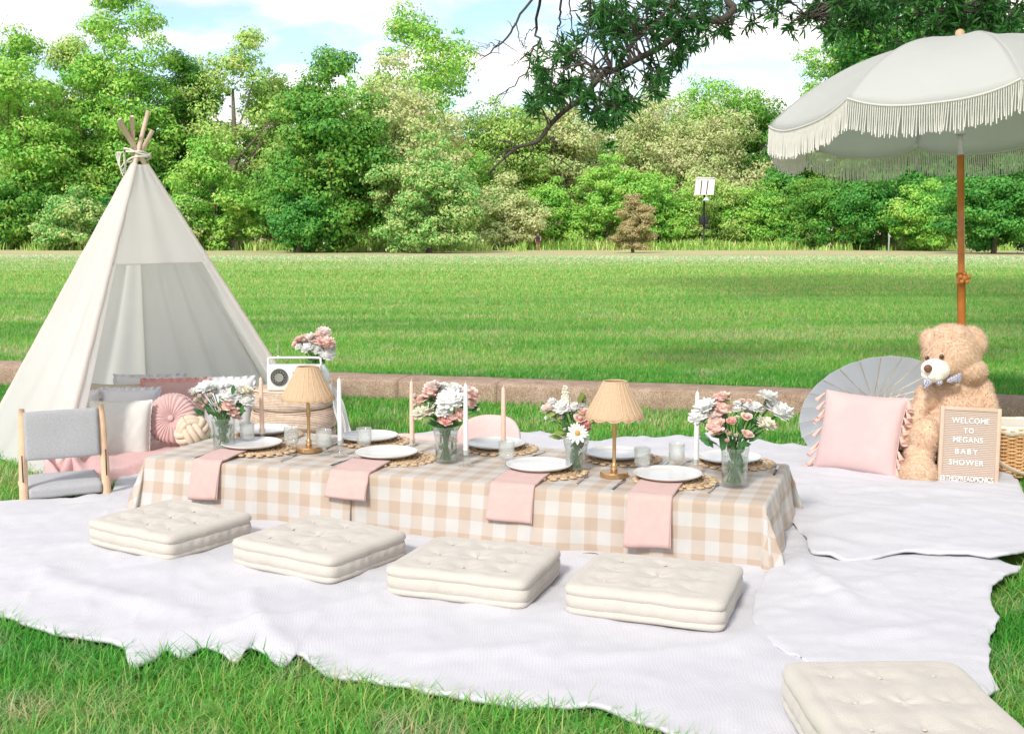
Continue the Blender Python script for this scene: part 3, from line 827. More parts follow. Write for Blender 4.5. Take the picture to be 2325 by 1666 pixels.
def blanket_material():
    m, t, o = nodes_mat('white_gauze')
    L = t.links.new
    g = N(t, 'ShaderNodeNewGeometry')
    n1 = N(t, 'ShaderNodeTexNoise', i_Scale=3.0, i_Detail=5.0); L(g.outputs['Position'], n1.inputs['Vector'])
    r = ramp(t, [(0.3, (0.56, 0.555, 0.59)), (0.7, (0.61, 0.60, 0.63))]); L(n1.outputs[0], r.inputs[0])
    b = N(t, 'ShaderNodeBsdfPrincipled', i_Roughness=0.95); b.inputs['Specular IOR Level'].default_value = 0.1
    b.inputs['Sheen Weight'].default_value = 0.2
    L(r.outputs[0], b.inputs['Base Color'])
    dn = N(t, 'ShaderNodeTexNoise', i_Scale=2.0, i_Detail=3.0); L(g.outputs['Position'], dn.inputs['Vector'])
    vm = N(t, 'ShaderNodeVectorMath', operation='MULTIPLY_ADD'); vm.inputs[1].default_value = (.16, .16, .16)
    L(dn.outputs['Color'], vm.inputs[0]); L(g.outputs['Position'], vm.inputs[2])
    w1 = N(t, 'ShaderNodeTexWave', i_Scale=27.0, i_Distortion=3.0); w1.bands_direction = 'X'
    w2 = N(t, 'ShaderNodeTexWave', i_Scale=27.0, i_Distortion=3.0); w2.bands_direction = 'Y'
    L(vm.outputs[0], w1.inputs['Vector']); L(vm.outputs[0], w2.inputs['Vector'])
    mu0 = N(t, 'ShaderNodeMath', operation='MULTIPLY'); L(w1.outputs[1], mu0.inputs[0]); L(w2.outputs[1], mu0.inputs[1])
    mu = N(t, 'ShaderNodeMath', operation='MULTIPLY', i_1=0.45); L(mu0.outputs[0], mu.inputs[0])
    n2 = N(t, 'ShaderNodeTexNoise', i_Scale=26.0, i_Detail=6.0, i_Roughness=0.65); L(g.outputs['Position'], n2.inputs['Vector'])
    ad = N(t, 'ShaderNodeMath', operation='ADD'); L(mu.outputs[0], ad.inputs[0]); L(n2.outputs[0], ad.inputs[1])
    bp = N(t, 'ShaderNodeBump', i_Strength=0.28, i_Distance=0.005); L(ad.outputs[0], bp.inputs['Height']); L(bp.outputs[0], b.inputs['Normal'])
    L(b.outputs[0], o.inputs[0])
    return m
M_blk = blanket_material()
def scal(rs, P, n, amp):
    """wavy hem along a polyline"""
    Q = resample([p[:2] for p in P], n)
    t = np.gradient(Q, axis=0); t /= np.linalg.norm(t, axis=1)[:, None]
    nn = np.stack([-t[:, 1], t[:, 0]], 1)
    s = np.arange(n)
    w = amp * (np.sin(s * .55 + rs.uniform(0, 6)) * .6 + np.sin(s * .23 + rs.uniform(0, 6)) + .5 * rs.normal(size=n) * .5)
    w *= np.clip(np.minimum(s, n - 1 - s) / 3.0, 0, 1)
    return Q + nn * w[:, None]
rb = np.random.RandomState(21)
hem = [gd(*p) for p in [(-420, 1330), (-200, 1352), (0, 1380), (60, 1404), (130, 1428), (240, 1444), (278, 1458), (290, 1496), (335, 1482), (350, 1470), (370, 1452), (410, 1476), (455, 1448), (520, 1486), (560, 1456), (625, 1488), (665, 1468), (720, 1510), (860, 1536), (1000, 1566), (1130, 1580), (1300, 1592), (1430, 1628), (1560, 1690), (1900, 1790)]]
hem = spline([h[:2] for h in hem], 260)
blanket('blanket', 'large white gauze blanket in front, spreading under the floor cushions', hem, [gd(1900, 1790), gd(1960, 1560), gd(1900, 1400), gd(1880, 1230)],
        [gd(-480, 1128), gd(0, 1126), gd(60, 1122), gd(160, 1118), gd(250, 1104), gd(262, 1070), gd(340, 1045), gd(700, 1030), gd(1300, 1100), gd(1880, 1230)],
        [gd(-420, 1330), gd(-480, 1128)], .034, M_blk, 0, 230, 120, .011,
        folds=[(gd(500, 1420), gd(900, 1330), .02, .05), (gd(80, 1280), gd(420, 1400), .016, .06), (gd(900, 1480), gd(1240, 1440), .014, .05), (gd(560, 1330), gd(640, 1460), .012, .04), (gd(1250, 1480), gd(1700, 1440), .012, .05)])
blanket('blanket', 'white gauze blanket at the front right, overlapping the big front one', scal(rb, [gd(1740, 1480), gd(1900, 1560), gd(2110, 1660), gd(2210, 1560)], 60, .006),
        scal(rb, [gd(2210, 1560), gd(2186, 1490), (gd(2198, 1400)), gd(2196, 1330), gd(2225, 1310), gd(2262, 1278)], 40, .01),
        [gd(1730, 1180), gd(1900, 1225), gd(2050, 1245), gd(2180, 1258), gd(2262, 1278)],
        [gd(1740, 1480), gd(1690, 1440), gd(1665, 1400), gd(1672, 1340), gd(1715, 1270), gd(1730, 1180)], .054, M_blk, 1, 130, 110, .012,
        folds=[(gd(1790, 1270), gd(1870, 1370), .025, .05), (gd(1850, 1330), gd(2100, 1300), .014, .06), (gd(1760, 1440), gd(2120, 1430), .012, .05)])
blanket('blanket', 'white gauze blanket at the right under the teddy bear and letter board', scal(rb, [gd(1740, 1170), gd(1800, 1258), gd(1880, 1276), gd(2020, 1262), gd(2120, 1266), gd(2180, 1272), gd(2230, 1270), gd(2330, 1240)], 70, .008),
        [gd(2330, 1240), gd(2300, 1180), gd(2270, 1130), gd(2255, 1098)],
        scal(rb, [gd(1560, 985), gd(1660, 996), gd(1720, 1006), gd(1790, 1012), gd(1830, 1004), gd(2000, 1040), gd(2120, 1052), gd(2220, 1066), gd(2255, 1098)], 60, .01),
        [gd(1740, 1170), gd(1700, 1090), gd(1620, 1030), gd(1560, 985)], .072, M_blk, 2, 140, 100, .013,
        folds=[(gd(1800, 1190), gd(2150, 1160), .014, .06), (gd(1850, 1110), gd(2200, 1130), .012, .05), (gd(1790, 1225), gd(1900, 1250), .02, .05)])
blanket('blanket', 'white gauze blanket along the far side of the table', [gd(660, 1040), gd(1100, 1060), gd(1500, 1080), gd(1700, 1100)], [gd(1700, 1100), gd(1680, 1040), gd(1640, 992)],
        scal(rb, [gd(700, 985), gd(900, 975), gd(960, 970), gd(1160, 974), gd(1200, 968), gd(1260, 985), gd(1330, 990), gd(1390, 978), gd(1480, 984), gd(1560, 982), gd(1640, 992)], 80, .012),
        [gd(660, 1040), gd(700, 985)], .050, M_blk, 1, 140, 40, .02)

# ------------------------------------------------------------------ near grass
def grass_material():
    m, t, o = nodes_mat('grass_blade')
    L = t.links.new
    g = N(t, 'ShaderNodeNewGeometry')
    c = lawn_colour(t, L, g.outputs['Position'])
    r = ramp(t, [(0.0, (0.50, 1.25, 1.1)), (0.40, (0.9, 1.7, 1.8)), (0.64, (1.5, 1.95, 2.4)), (0.70, (2.1, 1.65, 3.0)), (1.0, (2.5, 1.9, 3.8))])
    r.color_ramp.interpolation = 'LINEAR'
    L(g.outputs['Random Per Island'], r.inputs[0])
    mu = N(t, 'ShaderNodeMixRGB', blend_type='MULTIPLY', i_0=1.0); L(c, mu.inputs[1]); L(r.outputs[0], mu.inputs[2])
    b = N(t, 'ShaderNodeBsdfPrincipled', i_Roughness=0.5); b.inputs['Specular IOR Level'].default_value = 0.3
    tr = N(t, 'ShaderNodeBsdfTranslucent'); mxs = N(t, 'ShaderNodeMixShader', i_0=0.42)
    L(mu.outputs[0], b.inputs['Base Color']); L(mu.outputs[0], tr.inputs[0])
    L(b.outputs[0], mxs.inputs[1]); L(tr.outputs[0], mxs.inputs[2]); L(mxs.outputs[0], o.inputs[0])
    return m
M_grass = grass_material()
rg = np.random.RandomState(31)

def scatter(y0, y1, dens, xpad=.25):
    """points over the visible wedge of ground between depths y0 and y1"""
    xm = .462 * y1 + xpad
    k = int((y1 - y0) * 2 * xm * dens)
    x = rg.uniform(-xm, xm, k); y = rg.uniform(y0, y1, k)
    keep = np.abs(x) < .462 * y + xpad
    x, y = x[keep], y[keep]
    w = behind(x, y)
    keep = (w < -.01) | (w > WALL_T + .01)
    x, y = x[keep], y[keep]
    cov = np.zeros(len(x), bool)
    for B in BLANKETS: cov |= inpoly(x, y, B)
    x, y = x[~cov], y[~cov]
    return np.stack([x, y, ground_z(x, y)], 1)

gv, gf, base = [], [], 0
def put(V, F):
    global base
    gv.append(V); gf.append(F + base); base += len(V)
def tri(F):
    return F
P = scatter(2.7, 4.2, 10500); P = P[(wob(P[:, 0], P[:, 1], 2.5) + rg.normal(size=len(P)) * .6) > -.9]
V, F = blades(rg, P, .044, .0040, 2.1, 2, .7); put(V, F)
P = scatter(4.2, 6.2, 5200)
V, F = blades(rg, P, .043, .0048, 1.9, 2, .65); put(V, F)
P = scatter(6.2, 10.2, 3000)
V, F = blades(rg, P, .046, .007, 1.1, 2, .55); put(V, F)
# a few long seed stalks and tufts near the camera
P = scatter(2.7, 4.6, 2600); P = P[wob(P[:, 0], P[:, 1], 3.0, 1) + rg.normal(size=len(P)) * .5 > .2]
V, F = blades(rg, P, .020, .0050, 5.0, 2, .6); put(V, F)                    # flattened straws
P = scatter(2.8, 3.6, 130)
V, F = blades(rg, P, .10, .0045, .8, 2, .35); put(V, F)
tag(link_mesh('grass', raw_mesh('grass', np.concatenate(gv), np.concatenate(gf), smooth=False), M_grass), 'green grass around the blankets', 'grass', kind='stuff')
gv, gf, base = [], [], 0
for (ya, yb, dn, hh, ww) in ((9.2, 12.0, 2600, .036, .0075), (12.0, 16.0, 1500, .038, .010), (16.0, 22.0, 720, .042, .015), (22.0, 30.0, 330, .046, .022), (30.0, 44.0, 130, .05, .034), (44.0, 62.0, 42, .05, .05)):
    P = scatter(ya, yb, dn)
    V, F = blades(rg, P, hh, ww, 1.2, 1, .5); put(V, F)
tag(link_mesh('lawn_grass', raw_mesh('lawn_grass', np.concatenate(gv), np.concatenate(gf), smooth=False), M_grass), 'mown grass of the open lawn beyond the kerb wall', 'grass', kind='stuff')
# ------------------------------------------------------------------ tables
TZ = 0.300                                         # height of the cloth on the table
TO = np.array([-1.845, 5.690]); TA = math.radians(-19.4)
TE = np.array([math.cos(TA), math.sin(TA)]); TN = np.array([-TE[1], TE[0]])
TL, TW, TS = 3.07, 0.88, 0.97                      # length, depth, where the two cloths meet
def TP(u, v, z=0.0): return np.array([TO[0] + TE[0] * u + TN[0] * v, TO[1] + TE[1] * u + TN[1] * v, z])
def tuv(p): d = np.asarray(p)[:2] - TO; return d @ TE, d @ TN

M_wood = pm('pine', (0.55, 0.36, 0.21), 0.55, 0.14, 9.0, bump=0.2, bscale=60)
for (u0, u1, lab) in ((0.02, 1.00, 'low wooden table under the left gingham cloth'), (1.03, 3.05, 'long low wooden table under the right gingham cloth')):
    t_ = thing('low_table', lab, 'table', TP((u0 + u1) / 2, TW / 2, 0.045), TA)
    L_ = u1 - u0
    MB().box((0, 0, .235), (L_, TW - .02, .03)).build('table_top', M_wood, t_, bevel=.004)
    for sx in (-1, 1):
        for sy in (-1, 1):
            MB().box((sx * (L_ / 2 - .06), sy * (TW / 2 - .08), .11), (.045, .045, .219)).build('leg', M_wood, t_, bevel=.003)

def gingham_material():
    m, t, o = nodes_mat('gingham_cotton')
    L = t.links.new
    tcn = N(t, 'ShaderNodeTexCoord'); sp = N(t, 'ShaderNodeSeparateXYZ'); L(tcn.outputs['UV'], sp.inputs[0])
    def stripe(s):
        a = N(t, 'ShaderNodeMath', operation='DIVIDE', i_1=0.118); L(s, a.inputs[0])
        f = N(t, 'ShaderNodeMath', operation='FRACT'); L(a.outputs[0], f.inputs[0])
        g = N(t, 'ShaderNodeMapRange', i_1=0.485, i_2=0.515); L(f.outputs[0], g.inputs[0])
        e = N(t, 'ShaderNodeMapRange', i_1=0.985, i_2=1.0, i_3=1.0, i_4=0.0); L(f.outputs[0], e.inputs[0])
        q = N(t, 'ShaderNodeMath', operation='MULTIPLY'); L(g.outputs[0], q.inputs[0]); L(e.outputs[0], q.inputs[1])
        return q.outputs[0]
    ad = N(t, 'ShaderNodeMath', operation='ADD'); L(stripe(sp.outputs[0]), ad.inputs[0]); L(stripe(sp.outputs[1]), ad.inputs[1])
    hf = N(t, 'ShaderNodeMath', operation='MULTIPLY', i_1=0.5); L(ad.outputs[0], hf.inputs[0])
    r = ramp(t, [(0.0, (0.66, 0.645, 0.61)), (0.5, (0.635, 0.55, 0.47)), (1.0, (0.575, 0.45, 0.35))]); L(hf.outputs[0], r.inputs[0])
    n1 = N(t, 'ShaderNodeTexNoise', i_Scale=9.0, i_Detail=5.0); L(tcn.outputs['UV'], n1.inputs['Vector'])
    r1 = ramp(t, [(0.3, (0.94, 0.94, 0.94)), (0.7, (1.03, 1.03, 1.03))]); L(n1.outputs[0], r1.inputs[0])
    mu = N(t, 'ShaderNodeMixRGB', blend_type='MULTIPLY', i_0=1.0); L(r.outputs[0], mu.inputs[1]); L(r1.outputs[0], mu.inputs[2])
    b = N(t, 'ShaderNodeBsdfPrincipled', i_Roughness=0.85); b.inputs['Specular IOR Level'].default_value = 0.2; b.inputs['Sheen Weight'].default_value = .15
    L(mu.outputs[0], b.inputs['Base Color'])
    wv = N(t, 'ShaderNodeTexNoise', i_Scale=420.0, i_Detail=2.0); L(tcn.outputs['UV'], wv.inputs['Vector'])
    bp = N(t, 'ShaderNodeBump', i_Strength=0.2, i_Distance=0.002); L(wv.outputs[0], bp.inputs['Height']); L(bp.outputs[0], b.inputs['Normal'])
    tr = N(t, 'ShaderNodeBsdfTranslucent'); L(mu.outputs[0], tr.inputs[0])
    mxs = N(t, 'ShaderNodeMixShader', i_0=0.18); L(b.outputs[0], mxs.inputs[1]); L(tr.outputs[0], mxs.inputs[2])
    L(mxs.outputs[0], o.inputs[0])
    return m
M_ging = gingham_material()

def cloth(u0, u1, dl, dr, df, db, lift, seed, label, nu, nv):
    """cloth over the rectangle u0..u1 x 0..TW with the given overhangs; dl/dr of 0 means it lies flat to that side"""
    s = np.linspace(u0 - dl, u1 + dr, nu)[:, None] * np.ones(nv)
    t = np.linspace(-df, TW + db, nv)[None, :] * np.ones((nu, 1))
    lo_u = u0 if dl > 0.02 else -9; hi_u = u1 if dr > 0.02 else 9
    nu_ = np.clip(s, lo_u, hi_u); nv_ = np.clip(t, 0, TW)
    ds, dt = s - nu_, t - nv_
    d = np.hypot(ds, dt)
    cx = np.where(d > 1e-6, ds / np.maximum(d, 1e-6), 0); cy = np.where(d > 1e-6, dt / np.maximum(d, 1e-6), 0)
    cor = 4 * (cx * cy) ** 2                                   # 1 on the corner diagonals
    rr = 0.012                                                 # rounding at the edge
    bend = np.minimum(d, rr * 1.57)
    outw = rr * np.sin(bend / rr)
    down = rr * (1 - np.cos(bend / rr))
    e = np.maximum(d - rr * 1.57, 0)
    per = np.where(np.abs(cy) > np.abs(cx), s, t * 1.3 + 7)
    # soft hanging folds, mostly on the long front side
    fold = (.5 * np.sin(per * 6.1 + seed) + .5 * np.sin(per * 10.7 + 2.1 * seed) + .7 * np.sin(per * 3.3 + seed * .7))
    fold = np.maximum(fold, -.6)
    fl = .095 + .07 * (fold * .5 + .3) + .20 * cor
    drop = TZ - .038
    slope = np.sqrt(np.maximum(1 - np.clip(fl, 0, .6) ** 2, .3))
    maxe = drop / slope
    e1 = np.minimum(e, maxe)
    e2 = np.maximum(e - maxe, 0)                               # what reaches the ground lies there
    outw = outw + e1 * fl + e2 * .75 + .018 * fold * np.clip(e / .25, 0, 1) * (1 - cor * .5) + .006 * wob(s * 4, t * 4 + seed, 1.4, 1) * np.clip(e / .1, 0, 1) + .004 * np.exp(-(((s % .42) - .21) / .012) ** 2) * np.clip(e / .05, 0, 1)
    down = down + e1 * slope
    z = TZ + lift - down + np.where(e2 > 0, .012 * np.abs(np.sin(e2 * 40)) + .006 * np.sin(per * 30), 0)
    tw = cor * np.clip(e / .2, 0, 1) * .055 * np.sin(np.arctan2(cy, cx) * 6 + 1.0)     # ripples fanning round the corners
    U = nu_ + cx * outw - cy * tw; Vv = nv_ + cy * outw + cx * tw
    flat = (d < 1e-6)
    z = z + np.where(flat, .0018 * wob(U * 5, Vv * 5, 1.2, 1) + .002 * np.exp(-(((s % .42) - .21) / .012) ** 2), 0)
    P = np.stack([TO[0] + TE[0] * U + TN[0] * Vv, TO[1] + TE[1] * U + TN[1] * Vv, z], -1)
    mb = MB(); mb.grid(P, uv=np.stack([s, t], -1))
    return tag(mb.build('tablecloth', M_ging, solid=.0025), label, 'tablecloth', 'gingham tablecloths')
cloth(0.0, 1.16, .27, 0, .285, .27, .0, 1.3, 'tan and white gingham tablecloth on the left part of the low table', 150, 130)
cloth(TS, TL, 0, .34, .33, .27, .0045, 2.2, 'longer tan and white gingham tablecloth covering the right part of the table', 240, 140)

# ------------------------------------------------------------------ floor cushions
M_cream = pm('cream_linen', (0.57, 0.525, 0.465), 0.9, 0.05, 9.0, bump=0.5, bscale=180, sheen=.2, spec=.15)
def sq_ring(r_, half, p=7.0, n=112):
    a = np.linspace(0, 2 * PI, n, endpoint=False) + 1e-4
    c, s = np.cos(a), np.sin(a)
    k = (np.abs(c) ** p + np.abs(s) ** p) ** (-1 / p)
    return a, c * k, s * k
def floor_cushion(label, c, rz, size=(.56, .56), hgt=.128, seed=0):
    rs = np.random.RandomState(seed)
    n = 120
    a, X, Y = sq_ring(1, 1, 13, n)
    hx, hy = size[0] / 2, size[1] / 2
    per = a * 1.0
    def loop(off, z, pl=0.0, sag=0.0, ph=0.0):
        o_ = off + pl * .0062 * (np.abs(np.sin(per * 16 + ph)) ** .6 - .7)
        zz = z + sag * (np.sin(per * 13 + ph) * .5 + .5 * np.sin(per * 5 + seed))
        w = 1 + .010 * np.sin(per * 3 + seed) + .006 * np.sin(per * 7 + 2 * seed)
        return np.stack([X * (hx * w + o_), Y * (hy * w + o_), zz * np.ones(n)], 1)
    h = hgt
    root = thing('floor_cushion', label, 'floor cushion', c, rz, 'tufted cream floor cushions')
    ks = h / .150
    def band(prof, name):
        mb = MB(); mb.grid(np.array([loop(p[0], p[1] * ks, *p[2:]) for p in prof]), cv=True)
        return mb
    # bottom roll, side band, top pad with a rolled seam each
    b1 = band([(-.02, .0, 0, 0), (-.004, .003, 0, 0), (.002, .014, .2, .001, .3), (.001, .026, .2, .001, .3), (-.003, .036, .3, .0025, .3)], 'bottom')
    b1.f.append(tuple(range(n))[::-1])
    b1.build('bottom_roll', M_cream, root)
    b2 = band([(-.003, .036, .3, .0025, .3), (.002, .044, .9, .002, .3), (.004, .066, 1.0, 0, .3), (.002, .090, .9, .002, .3), (-.003, .098, .3, .003, 1.2)], 'side')
    b2.build('side_band', M_cream, root)
    top = [(-.003, .098, .3, .003, 1.2), (.004, .108, .2, .001, 1.2), (.004, .122, .2, .001, 1.2), (.0, .137, .15, .001, 1.2), (-.014, .146, 0, 0)]
    rings = [loop(p[0], p[1] * ks, *p[2:]) for p in top]
    edge = rings[-1]
    ts = np.array([[i, j] for i in (-1, 0, 1) for j in (-1, 0, 1)]) * np.array([hx, hy]) * .56
    ts = ts + rs.normal(size=ts.shape) * .006
    for f in np.linspace(.93, 0.0, 19):
        xy = edge[:, :2] * f
        d = np.sqrt(((xy[:, None] - ts[None]) ** 2).sum(-1))
        dm = d.min(1); d2 = np.sort(d, 1)[:, 1]
        ridge = np.exp(-((d2 - dm) / .05) ** 2)
        puff = .013 * (1 - np.exp(-(dm / .045) ** 2)) * (.8 + .2 * ridge)
        crease = .0035 * np.sin(np.arctan2(xy[:, 1] - ts[d.argmin(1), 1], xy[:, 0] - ts[d.argmin(1), 0]) * 4) * np.exp(-(dm / .07) ** 2)
        edgeroll = .004 * np.exp(-((1 - f) / .06) ** 2)
        zz = h - .008 + puff - .006 * np.exp(-((1 - f) - .12) ** 2 / .004) + edgeroll + crease + .003 * wob(xy[:, 0] * 9, xy[:, 1] * 9, 1, seed)
        zz = zz - .004 * (1 - np.exp(-((1 - f) / .08) ** 2)) * 0
        rings.append(np.stack([xy[:, 0], xy[:, 1], zz], 1))
    mb = MB(); mb.grid(np.array(rings), cv=True)
    tp = mb.build('top_pad', M_cream, root)
    for q in ts: MB().ball((q[0], q[1], h - .0062), (.007, .007, .0026), 8, 5).build('tuft', M_cream, tp)
    return root
R_ = math.radians
def cush(label, px, py, rot, size, seed):
    c = gd(px, py)
    floor_cushion(label, (c[0], c[1], .045), R_(rot), size, .114, seed)
cush('tufted cream floor cushion farthest left, in front of the left cloth', 380, 1217, -33, (.55, .50), 1)
cush('tufted cream floor cushion second from the left in the front row', 712, 1262, -33, (.56, .51), 2)
cush('tufted cream floor cushion third from the left in the front row', 1056, 1316, -20, (.57, .50), 3)
cush('tufted cream floor cushion in front of the right end of the table', 1452, 1360, -20, (.585, .495), 4)
q1, q2 = gd(1737, 1468, .185), gd(2108, 1466, .185)
dq = (q2 - q1)[:2]; wq = np.linalg.norm(dq); dq = dq / wq
mq = (q1 + q2)[:2] / 2 + np.array([dq[1], -dq[0]]) * .29
floor_cushion('large tufted cream floor cushion nearest, cut by the bottom right corner', (mq[0], mq[1], .060), math.atan2(dq[1], dq[0]), (wq + .02, .60), .135, 5)

# ------------------------------------------------------------------ table ware
M_plate = pm('glazed_stoneware', (0.70, 0.69, 0.67), 0.18, 0.01, 5.0, spec=.5)
M_rattan = pm('seagrass', (0.56, 0.37, 0.205), 0.85, 0.25, 90.0, bump=0.6, bscale=220, col2=(0.72, 0.54, 0.35))
M_shade = pm('rattan_shade', (0.70, 0.475, 0.29), 0.7, 0.06, 90.0, bump=0.3, bscale=240, transl=.22, col2=(0.74, 0.53, 0.345))
M_stake = pm('rattan_stake', (0.75, 0.56, 0.38), 0.6, 0.04, 60.0, transl=.2)
M_brass = pm('brushed_brass', (0.56, 0.35, 0.17), 0.34, 0.08, 30.0, metal=0.85)
M_steel = pm('cutlery_steel', (0.50, 0.50, 0.50), 0.22, 0.03, 30.0, metal=1.0)
M_dkhandle = pm('dark_handle', (0.03, 0.03, 0.035), 0.35, 0.1)
M_napkin = pm('pink_linen', (0.60, 0.41, 0.375), 0.9, 0.04, 30.0, bump=0.25, bscale=500, sheen=.15, spec=.15)
M_wpink = pm('pink_wax', (0.82, 0.56, 0.45), 0.45, 0.02, spec=.4)
M_wwhite = pm('white_wax', (0.82, 0.81, 0.80), 0.45, 0.02, spec=.4)
M_wick = pm('wick', (0.75, 0.72, 0.66), 0.9)
M_glass = glass_mat('clear_glass', (0.975, 0.985, 0.98), 0.06, .4)
M_vase = glass_mat('vase_glass', (0.975, 0.985, 0.98), 0.03, .45)
M_ribbed = glass_mat('ribbed_glass', (0.985, 0.988, 0.98), 0.17, .35)
M_water = glass_mat('water', (0.97, 0.985, 0.975), 0.01, .3)

def on(px, py, z=TZ + .006): return G(px, py, z)           # on the table, photograph pixels
ZT = TZ + .0065

plate_me = placemat_me = None
def placemat_mesh():
    mb = MB()
    n = 13
    for k in range(5):                                       # coiled rope rings
        r = .03 + .026 * k
        a = np.linspace(0, 2 * PI, 73)
        p = np.stack([r * np.cos(a), r * np.sin(a), .0045 + .0012 * np.sin(a * (9 + 7 * k))], 1)
        mb.tube(p, .0068 + .0018 * np.sin(a * (14 + 9 * k)), 6, cap=False)
    mb.lathe([(0.001, .005), (.15, .005)], 24, cap=False)
    for k in range(22):                                      # scalloped braided rim
        a = 2 * PI * k / 22; c = np.array([.172 * math.cos(a), .172 * math.sin(a), .0065])
        for j in range(3):
            q = a + (j - 1) * .5
            mb.ball(c + np.array([math.cos(q), math.sin(q), 0]) * .008 * (j != 1), (.0165, .0165, .0065), 8, 5)
    return mb
def plate_mesh():
    mb = MB()
    mb.lathe([(.0, .004), (.085, .004), (.09, 0), (.096, .002), (.10, .006), (.135, .012), (.152, .019), (.1565, .0245), (.157, .027), (.154, .0275), (.148, .0235), (.132, .0165), (.10, .0115), (.05, .010), (.0, .0098)], 64, cap=False)
    return mb
pos_front = [(572, 1020), (878, 1041), (1224, 1070), (1516, 1091)]
pos_back = [(598, 988), (838, 1003), (1125, 1020), (1400, 1043), (1655, 1052)]
lab_f = ['front left corner of the table', 'front, second from the left', 'front, third from the left', 'front right of the table beside the brass lamp']
lab_b = ['far side behind the leftmost flowers', 'far side right of the left lamp', 'far side in front of the pink floor seat', 'far side behind the right brass lamp', 'far right behind the rightmost vase']
mats, plates = [], []
for k, (q, lab) in enumerate(zip(pos_front + pos_back, lab_f + lab_b)):
    c = on(*q)
    sc = 1.0
    if k == 0:
        pmt = placemat_mesh().build('placemat', M_rattan, None); plt = plate_mesh().build('plate', M_plate, None)
    else:
        pmt = mats[0].copy(); COL.objects.link(pmt); plt = plates[0].copy(); COL.objects.link(plt)
    off = {0: .05, 1: .05, 2: .03, 3: .02}.get(k, .02)
    pmt.location = (c[0] + off * TE[0] + .012, c[1] + off * TE[1] - .01 * (k < 4) + .0, ZT - .001)
    pmt.rotation_euler = (0, 0, k * .7)
    plt.location = (c[0], c[1], ZT + .013); plt.rotation_euler = (0, 0, k)
    tag(pmt, 'round woven seagrass placemat with scalloped rim, ' + lab, 'placemat', 'placemats on the table')
    tag(plt, 'white stoneware dinner plate on a placemat, ' + lab, 'plate', 'plates on the table')
    mats.append(pmt); plates.append(plt)

def napkin(label, x0, x1, ytop, ybot, seed, shift=0.0):
    """folded napkin running from under the plate over the table edge"""
    cx = (x0 + x1) / 2
    e = on(cx, ytop)                                        # about where it leaves the plate
    u, v = tuv(e)
    hang = .24
    zbot = A(cx, ybot, e[1] - .2)[2]
    ed = TP(u, 0, 0)
    zb = G(cx, ybot, 0)
    # hang length from the visible bottom edge
    y_edge = TO[1] + TE[1] * u - .03
    hang = TZ - A(cx, ybot, y_edge)[2]
    w = (x1 - x0) / FPX * y_edge * 1.02
    path = [(.22, .022), (.10, .017), (.03, .0105), (-.002, .010), (-.022, -.003), (-.032, -.03), (-.050, -hang * .5), (-.070, -hang)]
    path = np.array(path); Q = spline(path, 40)
    for layer in (0, 1):
        mb = MB()
        s = np.linspace(-w / 2, w / 2, 22)
        P = np.zeros((len(Q), len(s), 3))
        hangf = np.clip(-Q[:, 1] / .2, 0, 1)[:, None]
        vv = Q[:, 0][:, None] - .012 * np.clip(-Q[:, 1] / .2, 0, 2)[:, None] + layer * .006 * hangf - .005 * hangf * np.sin(s * 30 + seed)[None] + .003
        uu = u + s[None] * (1 + .03 * hangf - .0 * layer) + shift * hangf + layer * .007 * hangf
        zz = TZ + Q[:, 1][:, None] + (.004 if layer == 0 else .0) + .012 * hangf * (s[None] / w) * math.sin(seed * 2.0) - (.004 if layer else 0) * hangf * 0
        P[..., 0] = TO[0] + TE[0] * uu + TN[0] * vv; P[..., 1] = TO[1] + TE[1] * uu + TN[1] * vv; P[..., 2] = zz
        mb.grid(P)
        if layer == 0:
            root = mb.build('napkin', M_napkin, None, solid=.003)
            tag(root, label, 'napkin', 'pink napkins hanging over the front edge')
        else:
            mb.build('folded_layer', M_napkin, root, solid=.003)
napkin('pink linen napkin under the leftmost front plate', 478, 550, 1034, 1131, 1)
napkin('pink linen napkin under the second front plate from the left', 775, 874, 1060, 1129, 2)
napkin('pink linen napkin under the third front plate from the left', 1130, 1236, 1090, 1180, 3)
napkin('long pink linen napkin hanging lowest, at the right front plate', 1440, 1542, 1112, 1238, 4)

def fork_mesh(root):
    h = MB(); h.tube(spline([(0, -.10, .003), (0, -.03, .004), (0, .02, .007), (0, .045, .004)], 16), np.interp(np.linspace(0, 1, 16), [0, .3, .8, 1], [.0045, .0035, .0022, .003]), 8, squash=(1.0, .45))
    h.build('handle', M_steel, root)
    t_ = MB()
    a = np.linspace(0, PI, 9)
    t_.box((0, .052, .004), (.020, .016, .0022))
    for k in range(4):
        x = -.009 + .006 * k
        t_.tube(spline([(x, .056, .004), (x, .075, .0025), (x * 1.05, .095, .006)], 7), np.linspace(.0019, .0012, 7), 6)
    t_.build('tines', M_steel, root)
def knife_mesh(root, dark=False):
    h = MB(); h.tube(np.array([(0, -.11, .004), (0, -.05, .005), (0, 0, .004)]), np.array([.006, .006, .0045]), 8, squash=(1, .6)); h.build('handle', M_dkhandle if dark else M_steel, root)
    b = MB(); b.tube(spline([(0, 0, .004), (.001, .05, .003), (.001, .10, .003), (-.003, .125, .003)], 10), np.array([.005, .007, .008, .0085, .009, .009, .0085, .008, .006, .002]), 6, squash=(1, .12)); b.build('blade', M_steel, root)
def cutlery(kind, a, b, label, dark=False):
    p, q = on(*a), on(*b)
    d = q - p
    root = thing(kind, label, kind, ((p[0] + q[0]) / 2, (p[1] + q[1]) / 2, ZT - .001), math.atan2(d[1], d[0]) - PI / 2, kind + 's on the gingham cloth')
    fork_mesh(root) if kind == 'fork' else knife_mesh(root, dark)
cutlery('fork', (632, 1050), (680, 1028), 'steel fork right of the leftmost front plate')
